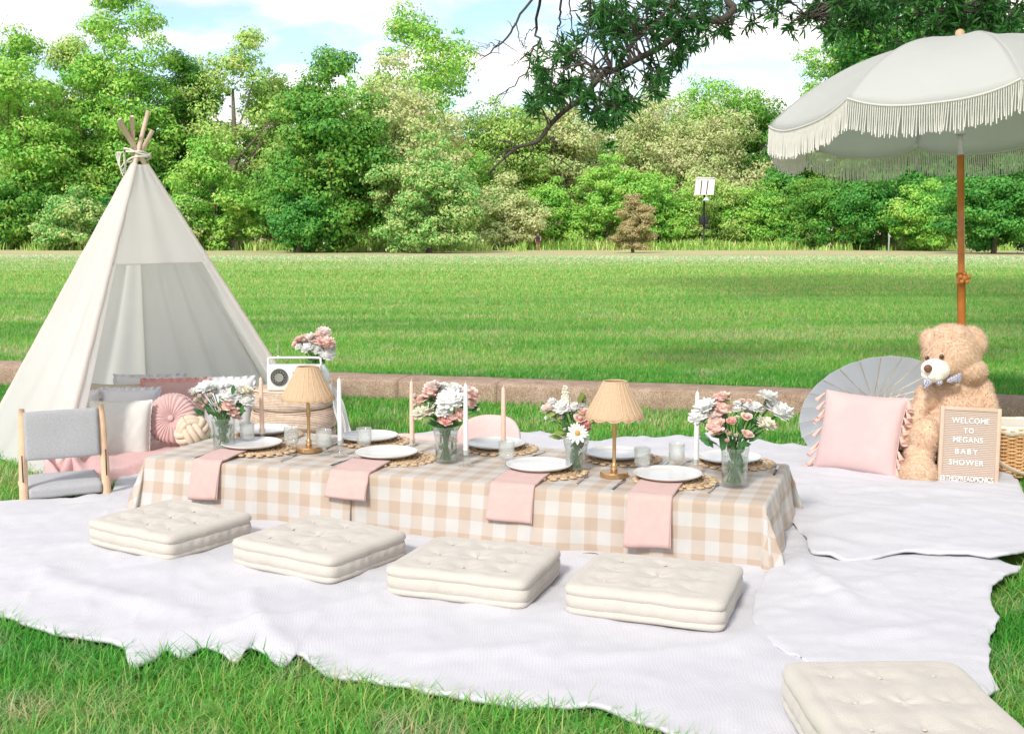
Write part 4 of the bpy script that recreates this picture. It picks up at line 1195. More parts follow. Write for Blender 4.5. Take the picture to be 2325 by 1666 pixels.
cutlery('fork', (1301, 1106), (1342, 1073), 'steel fork between the third front plate and the lamp base')
cutlery('fork', (1600, 1127), (1639, 1092), 'steel fork right of the rightmost front plate')
cutlery('fork', (1541, 1059), (1566, 1047), 'steel fork lying behind the rightmost front plate')
cutlery('fork', (912, 1022), (948, 1009), 'steel fork beside a candle holder on the far side')
cutlery('knife', (452, 1038), (490, 1026), 'steel knife left of the leftmost front plate')
cutlery('knife', (745, 1060), (808, 1037), 'steel knife left of the second front plate')
cutlery('knife', (1388, 1114), (1420, 1088), 'steel knife left of the rightmost front plate')
cutlery('knife', (1192, 1044), (1238, 1024), 'steel knife right of the pink seat place setting')
cutlery('knife', (1490, 1069), (1518, 1046), 'steel knife between the two short glasses')
cutlery('knife', (1755, 1084), (1769, 1053), 'dark handled knife at the right end of the table', True)
cutlery('knife', (742, 1018), (768, 1003), 'steel knife right of the left brass lamp')

# goblets
def goblet(label, px, py, scale=1.0):
    c = on(px, py)
    root = thing('goblet', label, 'goblet', (c[0], c[1], ZT - .002), 0, 'ribbed glass goblets')
    s = scale
    rib = lambda a, z: 1 + .012 * np.sin(a * 26)
    st = MB(); st.lathe([(.001, .0), (.033, .0), (.034, .003), (.02, .006), (.008, .010), (.0065, .022), (.009, .030), (.012, .034)], 28, cap=False); st.build('stem', M_glass, root)
    bw = MB(); bw.lathe([(.002, .034), (.020, .036), (.034, .046), (.038, .060), (.0385, .10), (.0385, .126), (.0395, .128), (.0375, .127), (.0365, .10), (.036, .060), (.031, .048), (.018, .041), (.001, .040)], 52, cap=False, fr=rib)
    o = bw.build('bowl', M_ribbed, root)
    bands = MB()
    for z in (.112, .119): bands.tube(np.stack([.0392 * np.cos(np.linspace(0, 2 * PI, 41)), .0392 * np.sin(np.linspace(0, 2 * PI, 41)), np.full(41, z)], 1), .0011, 5, cap=False)
    bands.build('rim_band', M_ribbed, o)
    root.scale = (s, s, s)
goblet('short stemmed ribbed goblet behind the leftmost front plate', 562, 1012)
goblet('ribbed goblet just left of the left brass lamp', 663, 1024)
goblet('ribbed goblet just right of the left brass lamp', 736, 1030)
goblet('ribbed goblet in front of the far plate right of the left lamp', 827, 1026)
goblet('ribbed goblet below the rightmost pink candle', 1150, 1060)
goblet('ribbed goblet right of the right brass lamp', 1458, 1076)
goblet('ribbed goblet left of the rightmost white candle', 1536, 1064)

# candles
def candle(px, ptop, pbase, mat, label, hl):
    c = on(px, pbase)
    root = thing('candlestick', 'clear glass candlestick holding ' + hl, 'candlestick', (c[0], c[1], ZT - .002), 0, 'glass candlesticks')
    MB().lathe([(.001, 0), (.036, 0), (.037, .004), (.026, .008), (.014, .014), (.009, .022), (.0085, .03), (.013, .036), (.013, .041), (.0095, .045), (.010, .052), (.0155, .060), (.0175, .082), (.019, .084), (.0155, .083), (.0135, .062), (.001, .058)], 24, cap=False, fr=lambda a, z: 1 + .04 * np.cos(a * 8)).build('holder', M_glass, root)
    zt = A(px, ptop, c[1])[2]
    h = zt - (ZT + .057)
    cd = MB(); cd.lathe([(.0115, 0), (.0125, .004), (.0118, h * .5), (.0092, h * .955), (.0062, h * .985), (.0015, h)], 20)
    t_ = thing('candle', label, 'candle', (c[0], c[1], ZT + .057), 0, 'taper candles')
    cd.build('wax', mat, t_)
    MB().tube(np.array([(0, 0, h - .003), (.001, 0, h + .006), (.004, .001, h + .012)]), .0011, 5).build('wick', M_wick, t_)
candle(596, 856, 1008, M_wpink, 'pink taper candle farthest left', 'the leftmost pink taper')
candle(773, 858, 1034, M_wwhite, 'white taper candle right of the left brass lamp', 'the leftmost white taper')
candle(936, 864, 1032, M_wpink, 'pink taper candle left of the middle flower vase', 'the pink taper left of the middle vase')
candle(1058, 870, 1058, M_wwhite, 'white taper candle in front of the middle flowers', 'the white taper by the middle vase')
candle(1143, 878, 1034, M_wpink, 'pink taper candle in front of the pink floor seat', 'the rightmost pink taper')
candle(1580, 888, 1080, M_wwhite, 'white taper candle left of the rightmost flowers', 'the rightmost white taper')

# lamps
def table_lamp(px, pbase, ptop, label):
    c = on(px, pbase)
    zt = A(px, ptop, c[1])[2] - ZT
    root = thing('table_lamp', label, 'lamp', (c[0], c[1], ZT - .002), 0.2, 'rattan shade table lamps')
    H_ = zt
    MB().lathe([(.001, 0), (.063, 0), (.066, .003), (.066, .022), (.062, .027), (.02, .029), (.001, .029)], 40, cap=False).build('base', M_brass, root, angle=.6)
    MB().lathe([(.012, .028), (.017, .034), (.017, .040), (.012, .046), (.016, .056), (.011, .062), (.0085, .07), (.0085, H_ * .40), (.012, H_ * .44), (.0125, H_ * .47), (.009, H_ * .52), (.0085, H_ * .80), (.0085, H_ - .03)], 18).build('stem', M_brass, root)
    zb = H_ - .165
    n = 144
    prof = [(.052, H_), (.056, H_ - .004)]
    for k in range(23):
        t = k / 22.0
        prof.append((.056 + (.134 - .056) * t ** 1.05, H_ - .006 - (.152) * t))
    sh = MB()
    a = np.linspace(0, 2 * PI, n, endpoint=False)
    rings = []
    for i, (r, z) in enumerate(prof):
        t = i / (len(prof) - 1.0)
        rr = r * (1 + .016 * np.abs(np.sin(a * 12)) * (.3 + t) + .004 * np.sin(a * 72) * (1 if i % 2 else -1))
        zz = z + (-.013 * np.abs(np.sin(a * 6 + .3)) ** .8 if i == len(prof) - 1 else 0) + (-.005 * np.abs(np.sin(a * 6 + .3)) if i == len(prof) - 2 else 0)
        rings.append(np.stack([rr * np.cos(a), rr * np.sin(a), zz * np.ones(n)], 1))
    sh.grid(np.array(rings), cv=True)
    so_ = sh.build('shade', M_shade, root, solid=.003)
    tr = MB()
    tr.tube(np.stack([.054 * np.cos(a), .054 * np.sin(a), np.full(n, H_)], 1), .0035, 6, cap=False)
    r_ = rings[-1]; tr.tube(np.vstack([r_, r_[:1]]), .0026, 6, cap=False)
    for k in range(24):
        b = 2 * PI * k / 24
        q = [np.array([math.cos(b), math.sin(b), 0]) * (r * (1 + .016 * abs(math.sin(b * 12)) * t_ + .016)) + np.array([0, 0, z]) for (r, z), t_ in zip(prof[1:-1:3], np.linspace(0, 1, 9))]
        tr.tube(np.array(q), .0030, 5, cap=False)
    tr.build('rattan_stakes', M_stake, so_)
table_lamp(702, 1024, 832, 'brass table lamp with scalloped rattan shade, left, near the woven poufs')
table_lamp(1394, 1082, 865, 'brass table lamp with scalloped rattan shade, right half of the table')
# ------------------------------------------------------------------ teepee
M_canvas = pm('white_canvas', (0.94, 0.925, 0.91), 0.9, 0.015, 3.0, bump=0.25, bscale=380, transl=.66, spec=.1)
M_pole = pm('pale_pine_pole', (0.80, 0.62, 0.50), 0.6, 0.12, 14.0, bump=0.15, bscale=80)
M_rope = pm('cotton_cord', (0.78, 0.74, 0.66), 0.9, 0.05)
AP = np.array([-2.52, 7.65, 1.90])                       # where the poles cross
feet = {'fl': np.array([-2.62, 6.42, 0.0]), 'fr': np.array([-1.36, 7.95, 0.0]), 'r2': np.array([-1.75, 8.75, 0.0]), 'bk': np.array([-2.85, 8.85, 0.0]), 'bl': np.array([-3.52, 7.45, 0.0])}
tee = thing('teepee', 'white canvas teepee with bare wooden pole tips, open towards the table', 'teepee', (0, 0, 0))
offs = {'fl': (.030, -.030), 'fr': (.020, -.028), 'r2': (-.015, .02), 'bk': (-.02, .045), 'bl': (-.045, -.01)}
tips = {'fl': .40, 'fr': .20, 'r2': .34, 'bk': .30, 'bl': .40}
tip_px = {'fl': (336, 254), 'fr': (270, 280), 'r2': (271, 271), 'bk': (299, 264), 'bl': (347, 296)}
poles = {}
for k, f in feet.items():
    a = AP + np.array([offs[k][0], offs[k][1], 0])
    px, py = tip_px[k]
    tp = A(px, py, AP[1] + offs[k][1] - (f[1] - AP[1]) * .13)
    top = tp
    a = f + (top - f) * .86
    poles[k] = (f, top)
    MB().tube(np.array([f, f + (top - f) * .5, top]), .0142, 12).build('pole', M_pole, tee)
def pole_pt(k, t):
    """t = 0 on the ground, 1 where the canvas ends near the top"""
    f, top = poles[k]
    ztop = 1.86
    q = (ztop - f[2]) / (top[2] - f[2])
    return f + (top - f) * q * t
def panel(a, b, t0, t1, sag, seed, name='canvas_panel', s0=0.0, s1=1.0, folds=3.0, amp=.012, out=.020, lipmat=None):
    nu, nv = 60, 60
    P = np.zeros((nu, nv, 3))
    fa, fb = feet[a], feet[b]
    mid = (fa + fb) / 2; cen = np.array([-2.55, 7.7, 0])
    n = np.array([mid[0] - cen[0], mid[1] - cen[1], 0]); n /= np.linalg.norm(n)
    for i, s in enumerate(np.linspace(s0, s1, nu)):
        for j, t in enumerate(np.linspace(t0, t1, nv)):
            p = pole_pt(a, t) * (1 - s) + pole_pt(b, t) * s
            k = math.sin(PI * s)
            p = p + n * (out * (.4 + .6 * t) - sag * k * math.sin(PI * min(t, .98)) ** .8 + amp * k * (1 - t) * math.sin(s * folds * 2 * PI + seed) + .4 * amp * k * math.sin(s * folds * 5.2 + 3 * t + seed))
            p[2] = max(p[2], .012 + .01 * math.sin(s * 17 + seed))
            P[i, j] = p
    mb = MB(); mb.grid(P)
    return mb.build(name, M_canvas, tee, solid=.003)
panel('bl', 'fl', 0, 1, .06, 1.0, amp=.018)
panel('bk', 'bl', 0, 1, .03, 2.0, amp=.03, folds=4, out=-.034)
panel('r2', 'bk', 0, 1, .03, 3.2, amp=.035, folds=4, out=-.034)
panel('fr', 'r2', 0, 1, .02, 4.1, amp=.02, out=-.03)
panel('fl', 'fr', .655, 1, .012, 5.0, 'front_valance', amp=.006)
# narrow stitched sleeves round the front poles and the hemmed edges of the opening
for k in ('fl', 'fr', 'bl'):
    pts = np.array([pole_pt(k, t) for t in np.linspace(0.01, 1, 30)])
    MB().tube(pts, .0235 + .001 * np.sin(np.arange(30) * 1.7), 12, cap=False).build('pole_sleeve', M_canvas, tee)
panel('fl', 'fr', .0, .66, -.004, 6.0, 'door_hem', s0=0.0, s1=.05, amp=.003)
panel('fl', 'fr', .0, .66, -.004, 6.5, 'door_hem', s0=.93, s1=1.0, amp=.003)
# cord lashing
c0 = np.mean([poles[k][0] + (poles[k][1] - poles[k][0]) * .895 for k in poles], axis=0)
a = np.linspace(0, 2 * PI * 3.2, 90)
lash = MB()
lash.tube(np.stack([c0[0] + (.075 + .012 * np.sin(a * 2.3)) * np.cos(a), c0[1] + .075 * np.sin(a), c0[2] + .035 * np.sin(a * .5) + .01 * np.cos(a * 1.7)], 1), .0055, 6)
lash.build('cord', M_rope, tee)
for j in range(4):
    s = c0 + np.array([-.075 - .008 * j, -.05 + .012 * j, .02])
    MB().tube(spline([s, s + np.array([-.018 - .006 * j, -.01, -.015]), s + np.array([-.028 + .012 * j, -.01, -.10 - .02 * j]), s + np.array([-.002 + .008 * j, 0, -.07 - .02 * (j % 2)]), s + np.array([.0 + .006 * j, 0, -.005])], 26), .0034, 6).build('cord_loop', M_rope, tee)

# ------------------------------------------------------------------ pillows
M_pwhite = pm('white_cotton', (0.70, 0.695, 0.73), 0.9, 0.02, 8.0, bump=0.35, bscale=120, sheen=.2, spec=.1)
M_pcream = pm('cream_cotton', (0.67, 0.66, 0.62), 0.9, 0.02, 8.0, bump=0.3, bscale=160, sheen=.2, spec=.1)
M_pbeige = pm('beige_linen', (0.54, 0.465, 0.38), 0.9, 0.04, 12.0, bump=0.3, bscale=200, sheen=.2, spec=.1)
M_ppink = pm('dusty_pink_linen', (0.58, 0.365, 0.345), 0.9, 0.05, 12.0, bump=0.3, bscale=200, sheen=.2, spec=.1)
M_pruff = pm('rose_ruffle', (0.72, 0.36, 0.33), 0.9, 0.06, 12.0, spec=.1)
M_pvel = pm('pink_velvet', (0.60, 0.40, 0.385), 0.75, 0.05, 10.0, sheen=.5, spec=.2)
M_pblush = pm('blush_satin', (0.60, 0.43, 0.42), 0.75, 0.03, 4.0, sheen=.2, spec=.1, col2=(0.64, 0.48, 0.46))
M_knot = pm('oatmeal_jersey', (0.70, 0.56, 0.425), 0.85, 0.04, 12.0, bump=.3, bscale=300, sheen=.3, spec=.1)

def pillow_grid(w, h, t, seed, n=34, pinch=.06):
    s = np.linspace(-1, 1, n)
    s = np.sign(s) * np.abs(s) ** .8
    U, Vv = np.meshgrid(s, s, indexing='ij')
    e = (1 - np.abs(U) ** 2.6) * (1 - np.abs(Vv) ** 2.6)
    th = t * np.clip(e, 0, 1) ** .5
    X = U * w / 2 * (1 - pinch * (1 - Vv ** 2) * np.abs(U) ** 2); Z = Vv * h / 2 * (1 - pinch * (1 - U ** 2) * np.abs(Vv) ** 2)
    wr = .10 * t * wob(U * 2.2 + seed, Vv * 2.2, 1.1, seed % 3) + .06 * t * wob(U * 5, Vv * 5 + seed, 1.3, 1)
    F = np.stack([X, -(th * (1 + 0) + wr * e), Z], -1); Bk = np.stack([X, th * .85 + wr * e * .5, Z], -1)
    return F, Bk
def pillow(name, label, c, w, h, t, mat, yaw, lean, seed, group='pillows in the teepee', roll=0.0, ruff=None, ruffmat=None, tassels=None):
    """c: middle of the bottom edge; leans back by lean"""
    root = thing(name, label, 'pillow', c, yaw, group, rx=-lean, ry=roll)
    F, Bk = pillow_grid(w, h, t, seed)
    F = F + np.array([0, 0, h / 2]); Bk = Bk + np.array([0, 0, h / 2])
    mb = MB(); mb.grid(F); mb.grid(Bk[::-1])
    mb.build('cover', mat, root)
    # outline of the pillow
    n = F.shape[0]
    ol = np.concatenate([F[:, 0], F[-1, 1:], F[::-1, -1][1:], F[0, ::-1][1:]])
    if ruff:
        q = resample(ol, 260)
        ce_ = q.mean(0); d = q - ce_; d[:, 1] = 0; d /= np.linalg.norm(d, axis=1)[:, None]
        rs = np.random.RandomState(seed)
        ph = np.cumsum(rs.uniform(.5, 1.1, 260))
        amp = ruff * (.75 + .35 * rs.rand(260))
        P = np.stack([q - d * .004, q + d * amp[:, None] * .55 + np.array([0, 1, 0]) * (np.sin(ph) * ruff * .22)[:, None], q + d * amp[:, None] + np.array([0, 1, 0]) * (np.sin(ph + .5) * ruff * .45)[:, None]], 1)
        r = MB(); r.grid(P); r.build('ruffle' if ruffmat else 'fringe', ruffmat or mat, root)
    else:
        r = MB(); r.tube(np.vstack([ol, ol[:1]]), .0032, 5, cap=False); r.build('piping', mat, root)
    return root, F
def pil(name, label, x0, x1, ytop, y, mat, seed, yaw=0.0, lean=.25, t=.075, z=.03, h=None, **kw):
    """from photograph pixels: left, right and top edges at depth y"""
    a, b = A(x0, ytop, y), A(x1, ytop, y)
    w = np.linalg.norm(b - a)
    c = (a + b) / 2
    hh = h or (c[2] - z) / math.cos(lean)
    return pillow(name, label, (c[0], y - math.sin(lean) * hh * .5, z if h is None else c[2] - hh * math.cos(lean)), w, hh, t, mat, yaw, lean, seed, **kw)
pil('pillow', 'white ruffled pillow at the very back of the teepee', 262, 415, 856, 8.25, M_pwhite, 1, .1, h=.46, ruff=.028)
pil('pillow', 'beige pillow at the back left of the teepee', 176, 322, 872, 8.0, M_pbeige, 2, -.1, h=.46)
pil('pillow', 'beige pillow behind the ruffled pink pillow', 395, 480, 858, 8.3, M_pbeige, 3, .1, h=.42)
pil('pillow', 'dusty pink pillow with a rose ruffled edge', 326, 470, 866, 7.85, M_ppink, 4, .12, h=.46, ruff=.032, ruffmat=M_pruff)
pil('pillow', 'white ruffled pillow behind the leftmost flowers', 462, 575, 862, 7.9, M_pwhite, 5, .15, h=.46, ruff=.030)
pil('pillow', 'small white fringed pillow at the left beside the teepee flap', 148, 214, 890, 7.5, M_pwhite, 6, -.15, h=.36, ruff=.024)
pil('pillow', 'white fringed pillow standing behind the plain cream one', 226, 355, 886, 7.55, M_pwhite, 7, 0, h=.42, ruff=.028)
pil('pillow', 'plain cream square pillow in front, beside the grey chair', 200, 340, 912, 7.1, M_pcream, 8, .05, h=.42, t=.085, ruff=.008)

# round pleated pillow
def round_pillow(px, py, rpx, y, label):
    c = A(px, py, y); R = rpx / FPX * y
    root = thing('round_pillow', label, 'pillow', c, .1, 'pillows in the teepee', rx=-.22)
    na, nr = 220, 22
    rs = np.random.RandomState(4)
    a = np.linspace(0, 2 * PI, na, endpoint=False)
    ph = a * 30 + 1.5 * np.sin(a * 3) + 1.0 * np.sin(a * 7 + 1)
    rings = []
    for k in range(nr):
        t = k / (nr - 1.0)                            # 0 centre of the front, 1 rim middle
        r = R * (.06 + .94 * math.sin(t * PI / 2) ** .9)
        y_ = -.068 * (math.cos(t * PI / 2) ** .55) * (1 - .35 * math.exp(-(t / .16) ** 2))
        pl = .0055 * np.sin(ph + .8 * t) * min(1, .25 + t * 1.6) * (1 if t < .99 else 1)
        rings.append(np.stack([(r + pl * t) * np.cos(a), y_ - pl * (1 - t) * 1.2, (r + pl * t) * np.sin(a)], 1))
    bk = [np.stack([p[:, 0], -p[:, 1] * .9, p[:, 2]], 1) for p in rings[::-1][1:]]
    mb = MB(); mb.grid(np.array(rings + bk), cv=True)
    mb.build('pleated_cover', M_pvel, root)
    MB().ball((0, -.052, 0), (.020, .010, .020), 14, 8).build('button', M_pvel, root)
    a2 = np.linspace(0, 2 * PI, 181)
    MB().tube(np.stack([(R + .004 + .004 * np.sin(a2 * 45)) * np.cos(a2), .03 + 0 * a2, (R + .004 + .004 * np.sin(a2 * 45)) * np.sin(a2)], 1), .006, 6, cap=False).build('gathered_trim', M_pvel, root)
round_pillow(391, 950, 56, 7.25, 'round pleated pink velvet pillow with a centre button')
# knot ball
def knot_pillow(px, py, rpx, y, label):
    c = A(px, py, y); R = rpx / FPX * y
    root = thing('knot_pillow', label, 'pillow', c, .25, 'pillows in the teepee')
    mb0 = MB(); mb0.ball((0, 0, 0), R * .72, 16, 12); mb0.build('core', M_knot, root)
    r = R * .185
    root.rotation_euler = (.25, -.5, .35)
    for ax in range(3):                              # three sets of three strands woven over and under (monkey's fist)
        hi, lo = (ax + 1) % 3, (ax + 2) % 3
        for o_ in (-.36 * R, 0, .36 * R):
            aa = np.linspace(0, 2 * PI, 49)
            q = .80 * R + .10 * R * np.cos(2 * aa)
            rr = np.sqrt(np.maximum(q * q - o_ * o_, .0001))
            P = np.zeros((49, 3)); P[:, ax] = o_ * (1 - .12 * (np.cos(2 * aa) < 0)); P[:, hi] = rr * np.cos(aa); P[:, lo] = rr * np.sin(aa)
            MB().tube(P, r, 10, cap=False).build('cord_strand', M_knot, root)
knot_pillow(437, 981, 39, 6.95, 'oatmeal knotted ball pillow behind the left end of the table')

# pink throw
M_throw = pm('pink_knit', (0.66, 0.40, 0.39), 0.95, 0.06, 10.0, bump=1.0, bscale=75, sheen=.3, spec=.1)
def throw():
    b = [gd(*p) for p in [(96, 1082), (130, 1090), (165, 1076), (205, 1088), (245, 1084), (290, 1066), (345, 1050), (400, 1046)]]
    t = [gd(*p) for p in [(112, 1036), (165, 1000), (250, 968), (330, 950), (400, 945), (470, 945)]]
    nu, nv = 120, 60
    B_, T_ = resample(b, nu)[:, :2], resample(t, nu)[:, :2]
    v = np.linspace(0, 1, nv)[None, :, None]
    P = B_[:, None] * (1 - v) + T_[:, None] * v
    x, y = P[..., 0], P[..., 1]
    u = np.linspace(0, 1, nu)[:, None]; vv = np.linspace(0, 1, nv)[None]
    bunch = np.exp(-((vv - .25) / .28) ** 2) * np.exp(-(u / .42) ** 2)
    z = .045 + .03 * (wob(x * 1.6, y * 1.8, 2.0, 1) * .5 + .5) + bunch * (.085 + .050 * np.sin(u * 26 + vv * 7) + .03 * np.sin(u * 11 - vv * 15))
    z = z * np.clip(np.minimum(vv, 1 - vv * .3) * 12, .25, 1)
    x = x + .02 * np.sin(vv * 20 + u * 9) * bunch
    mb = MB(); mb.grid(np.stack([x, y, z], -1))
    return tag(mb.build('throw_blanket', M_throw, solid=.012), 'dusty pink knitted throw rumpled on the ground in front of the teepee pillows', 'throw')
throw()

# ------------------------------------------------------------------ grey folding floor chair
M_ash = pm('pale_ash_wood', (0.72, 0.50, 0.33), 0.5, 0.10, 18.0, bump=.12, bscale=90)
M_gfab = pm('grey_marl', (0.42, 0.42, 0.43), 0.95, 0.12, 160.0, bump=.4, bscale=420, sheen=.2, spec=.1)
M_hinge = pm('dark_hinge', (0.05, 0.05, 0.05), 0.5, metal=.6)
cl, crr = gd(54, 1126), gd(238, 1108)
ch = thing('floor_chair', 'folding floor chair with pale wood rails and grey fabric back, left of the table', 'chair', ((cl[0] + crr[0]) / 2, (cl[1] + crr[1]) / 2, .012), math.atan2(crr[1] - cl[1], crr[0] - cl[0]))
cw = np.linalg.norm(crr - cl)
lean = -.085
def rail(sx):
    x = sx * cw / 2
    pts = spline([(x, 0, .0), (x - .002 * sx, .004, .10), (x - .006 * sx, .01, .26), (x - .012 * sx, .02, .51)], 16)
    mb = MB(); mb.tube(pts, np.interp(np.linspace(0, 1, 16), [0, .06, .5, .97, 1], [.018, .021, .021, .018, .012]), 10, squash=(.8, 1.1))
    mb.build('back_rail', M_ash, ch)
    sp_ = MB(); sp_.tube(spline([(x + .004 * sx, -.008, .03), (x * .98, .16, .05), (x * .97, .40, .045)], 12), .017, 10, squash=(1, .8)); sp_.build('seat_rail', M_ash, ch)
    MB().box((x - .0 * sx, -.019, .20), (.006, .004, .14)).build('groove', M_hinge, ch)
rail(-1); rail(1)
def slab(w, d, t, n=14, m=22, seed=0, bulge=.01):
    u = np.linspace(-w / 2, w / 2, m)
    a = np.linspace(0, 2 * PI, 40, endpoint=False)
    c, s_ = np.cos(a), np.sin(a)
    k = (np.abs(c) ** 5 + np.abs(s_) ** 5) ** (-1 / 5.0)
    P = np.zeros((m, 40, 3))
    for i, x in enumerate(u):
        e = 1 - .10 * abs(x / (w / 2)) ** 10
        P[i, :, 0] = x; P[i, :, 1] = c * k * t / 2 * e * (1 + bulge * 10 * (1 - (x / (w / 2)) ** 2) * .3); P[i, :, 2] = s_ * k * d / 2 * (1 - .012 * abs(x / (w / 2)) ** 6)
    P[..., 1] += .003 * wob(P[..., 0] * 6, P[..., 2] * 6 + seed, 1, 0)
    mb = MB(); mb.grid(P, cv=True)
    mb.f.append(tuple(range(40))); mb.f.append(tuple((m - 1) * 40 + i for i in range(40))[::-1])
    return mb
bkp = slab(cw - .045, .255, .045)
bkp.build('backrest', M_gfab, ch, loc=(-.006, .012, .365), rot=(-.05, 0, 0))
st = slab(cw - .05, .40, .075)
st.build('seat', M_gfab, ch, loc=(0, .185, .062), rot=(PI / 2, 0, 0))

# pink floor seat behind the table
M_pseat = pm('pale_pink_felt', (0.72, 0.50, 0.47), 0.9, 0.04, 40.0, bump=.2, bscale=300, sheen=.3, spec=.1)
pc = A(1118, 985, 6.95)
ps = thing('legless_chair', 'pale pink legless floor seat with a rounded back behind the table', 'chair', (pc[0], 6.95, .05), -.30)
mb = MB()
n = 44
aa = np.linspace(-1, 1, n)
P = np.zeros((n, 18, 3))
bw, bh = .205, .27
b = np.linspace(0, 2 * PI, 18, endpoint=False)
for i, s in enumerate(aa):
    x = bw * s
    top = bh * (1 - abs(s) ** 2.6) ** (1 / 2.2) * .62 + bh * .34 if abs(s) < 1 else bh * .34
    hh = max(top, .05)
    cz = hh / 2
    k = (np.abs(np.cos(b)) ** 4 + np.abs(np.sin(b)) ** 4) ** (-.25)
    P[i, :, 0] = x; P[i, :, 1] = .03 * np.cos(b) * k * (1 - .3 * abs(s) ** 8) + .10 * (abs(s) ** 2) * -1; P[i, :, 2] = cz + hh / 2 * np.sin(b) * k
mb.grid(P, cv=True); mb.f.append(tuple(range(18))); mb.f.append(tuple((n - 1) * 18 + i for i in range(18))[::-1])
mb.build('backrest', M_pseat, ps, rot=(-.18, 0, 0))
slab(.40, .40, .10).build('seat', M_pseat, ps, loc=(0, -.24, .055), rot=(PI / 2, 0, 0))
sd = slab(.30, .26, .10, seed=3)
pl2 = A(960, 992, 6.75)
tag(sd.build('pink_cushion', M_pseat, None, loc=(pl2[0] + .02, pl2[1] + .05, .165), rot=(1.35, 0, -.3)), 'flat pink pad propped low behind the table, left of the pink seat', 'pad')

# ------------------------------------------------------------------ woven poufs with radio and vase
M_jute = pm('jute_rope', (0.70, 0.53, 0.40), 0.95, 0.10, 45.0, bump=.5, bscale=260, col2=(0.78, 0.63, 0.51))
PY = 7.60
pcx = A(664, 940, PY)[0]
z0 = .03
ptops = [A(660, y_, PY - .2)[2] for y_ in (980, 935, 889)]
ph_ = [ptops[0] - z0, ptops[1] - ptops[0], ptops[2] - ptops[1]]
zz = z0
R0 = 92 / FPX * PY * 1.02
labels = ['bottom jute pouf of the stack of three', 'middle jute pouf of the stack of three', 'top jute pouf carrying the radio']
for i, hh in enumerate(ph_):
    root = thing('jute_pouf', labels[i], 'pouf', (pcx + (.0, .012, -.008)[i], PY, zz), .3 * i, 'stacked jute poufs')
    nr = max(10, int(hh / .0098))
    rr = R0 * (1.04, 1.03, .985)[i]
    for j in range(nr):
        t = (j + .5) / nr
        r = rr - .035 * (abs(2 * t - 1) ** 3.5)
        a = np.linspace(0, 2 * PI, 97)
        MB().tube(np.stack([(r + .002 * np.sin(a * 3 + j)) * np.cos(a), (r + .002 * np.sin(a * 5 + j)) * np.sin(a), np.full(97, hh * t) + .0015 * np.sin(a * 4 + j)], 1), hh / nr * .54 * (1 + .02 * np.sin(a * 70 + j)), 7, cap=False).build('rope_coil', M_jute, root)
    cp = MB()
    for s_ in range(15):
        r = (rr - .045) * (1 - s_ / 15.0); a = np.linspace(0, 2 * PI, 61)
        cp.tube(np.stack([r * np.cos(a), r * np.sin(a), np.full(61, hh - .009)], 1), .0085, 6, cap=False)
    cp.lathe([(.001, hh - .012), (rr - .03, hh - .012)], 40, cap=False); cp.lathe([(.001, .008), (rr - .03, .008)], 40, cap=False)
    cp.build('top_coil', M_jute, root)
    zz += hh
PT = zz
# radio
M_cremep = pm('cream_plastic', (0.78, 0.77, 0.72), 0.3, 0.01, spec=.5)
M_blackp = pm('black_plastic', (0.02, 0.02, 0.022), 0.35, spec=.5)
M_chrome = pm('chrome', (0.75, 0.75, 0.76), 0.12, 0.02, metal=1.0)
M_white = pm('white_print', (0.82, 0.82, 0.82), 0.5)
ry = PY - .17
ra, rb_ = A(606, 880, ry), A(728, 880, ry)
rw = rb_[0] - ra[0]
rtop = A(650, 829, ry)[2]
rh = rtop - PT
rad = thing('radio', 'cream retro radio with round black dial, handle and aerial on the jute poufs', 'radio', ((ra[0] + rb_[0]) / 2, ry + .045, PT), .02)
MB().box((0, 0, rh / 2), (rw, .09, rh)).build('body', M_cremep, rad, bevel=.012, segs=3)
dr = rh * .345
dxx = A(634, 850, ry)[0] - (ra[0] + rb_[0]) / 2; dz_ = rh * .53
def disc(c, r0, r1, depth, mat, name, par, n=40):
    m = MB(); m.lathe([(r0, 0), (r1, 0), (r1, depth), (r0, depth)] if r0 > 0 else [(.0005, 0), (r1, 0), (r1, depth), (.0005, depth)], n, cap=False)
    return m.build(name, mat, par, loc=(c[0], c[1], c[2]), rot=(PI / 2, 0, 0), angle=.6)
dial = disc((dxx, -.045, dz_), dr * .93, dr, .004, M_chrome, 'dial_ring', rad)
disc((dxx, -.045, dz_), 0, dr * .92, .003, M_blackp, 'dial_face', rad)
disc((dxx, -.047, dz_), 0, dr * .50, .012, M_chrome, 'tuning_knob', rad)
tk = MB()
for k in range(36):
    b = 2 * PI * k / 36; r = dr * (.80 if k % 3 else .76)
    tk.box((dxx + r * math.cos(b), -.0490, dz_ + r * math.sin(b)), (.0012, .0012, .006 if k % 3 else .010), rotm(0, PI / 2 - b, 0))
for k in range(12):
    b = 2 * PI * (k + .5) / 12; r = dr * .62
    tk.box((dxx + r * math.cos(b), -.0490, dz_ + r * math.sin(b)), (.005, .0012, .004), rotm(0, PI / 2 - b, 0))
o_ = tk.build('dial_marks', M_white, rad, smooth=False); o_['kind'] = 'stuff'
for x_ in (688, 722):
    q = A(x_, 839, ry)[0] - (ra[0] + rb_[0]) / 2
    if q < rw / 2 + .02:
        disc((q, -.045, rh * .70), rh * .125, rh * .15, .006, M_chrome, 'knob_ring', rad)
        disc((q, -.045, rh * .70), 0, rh * .12, .010, M_cremep, 'knob', rad)
swx = A(665, 839, ry)[0] - (ra[0] + rb_[0]) / 2
MB().box((swx, -.0465, rh * .70), (.004, .004, .014)).build('switch', M_blackp, rad)
hz = A(650, 814, ry)[2] - PT
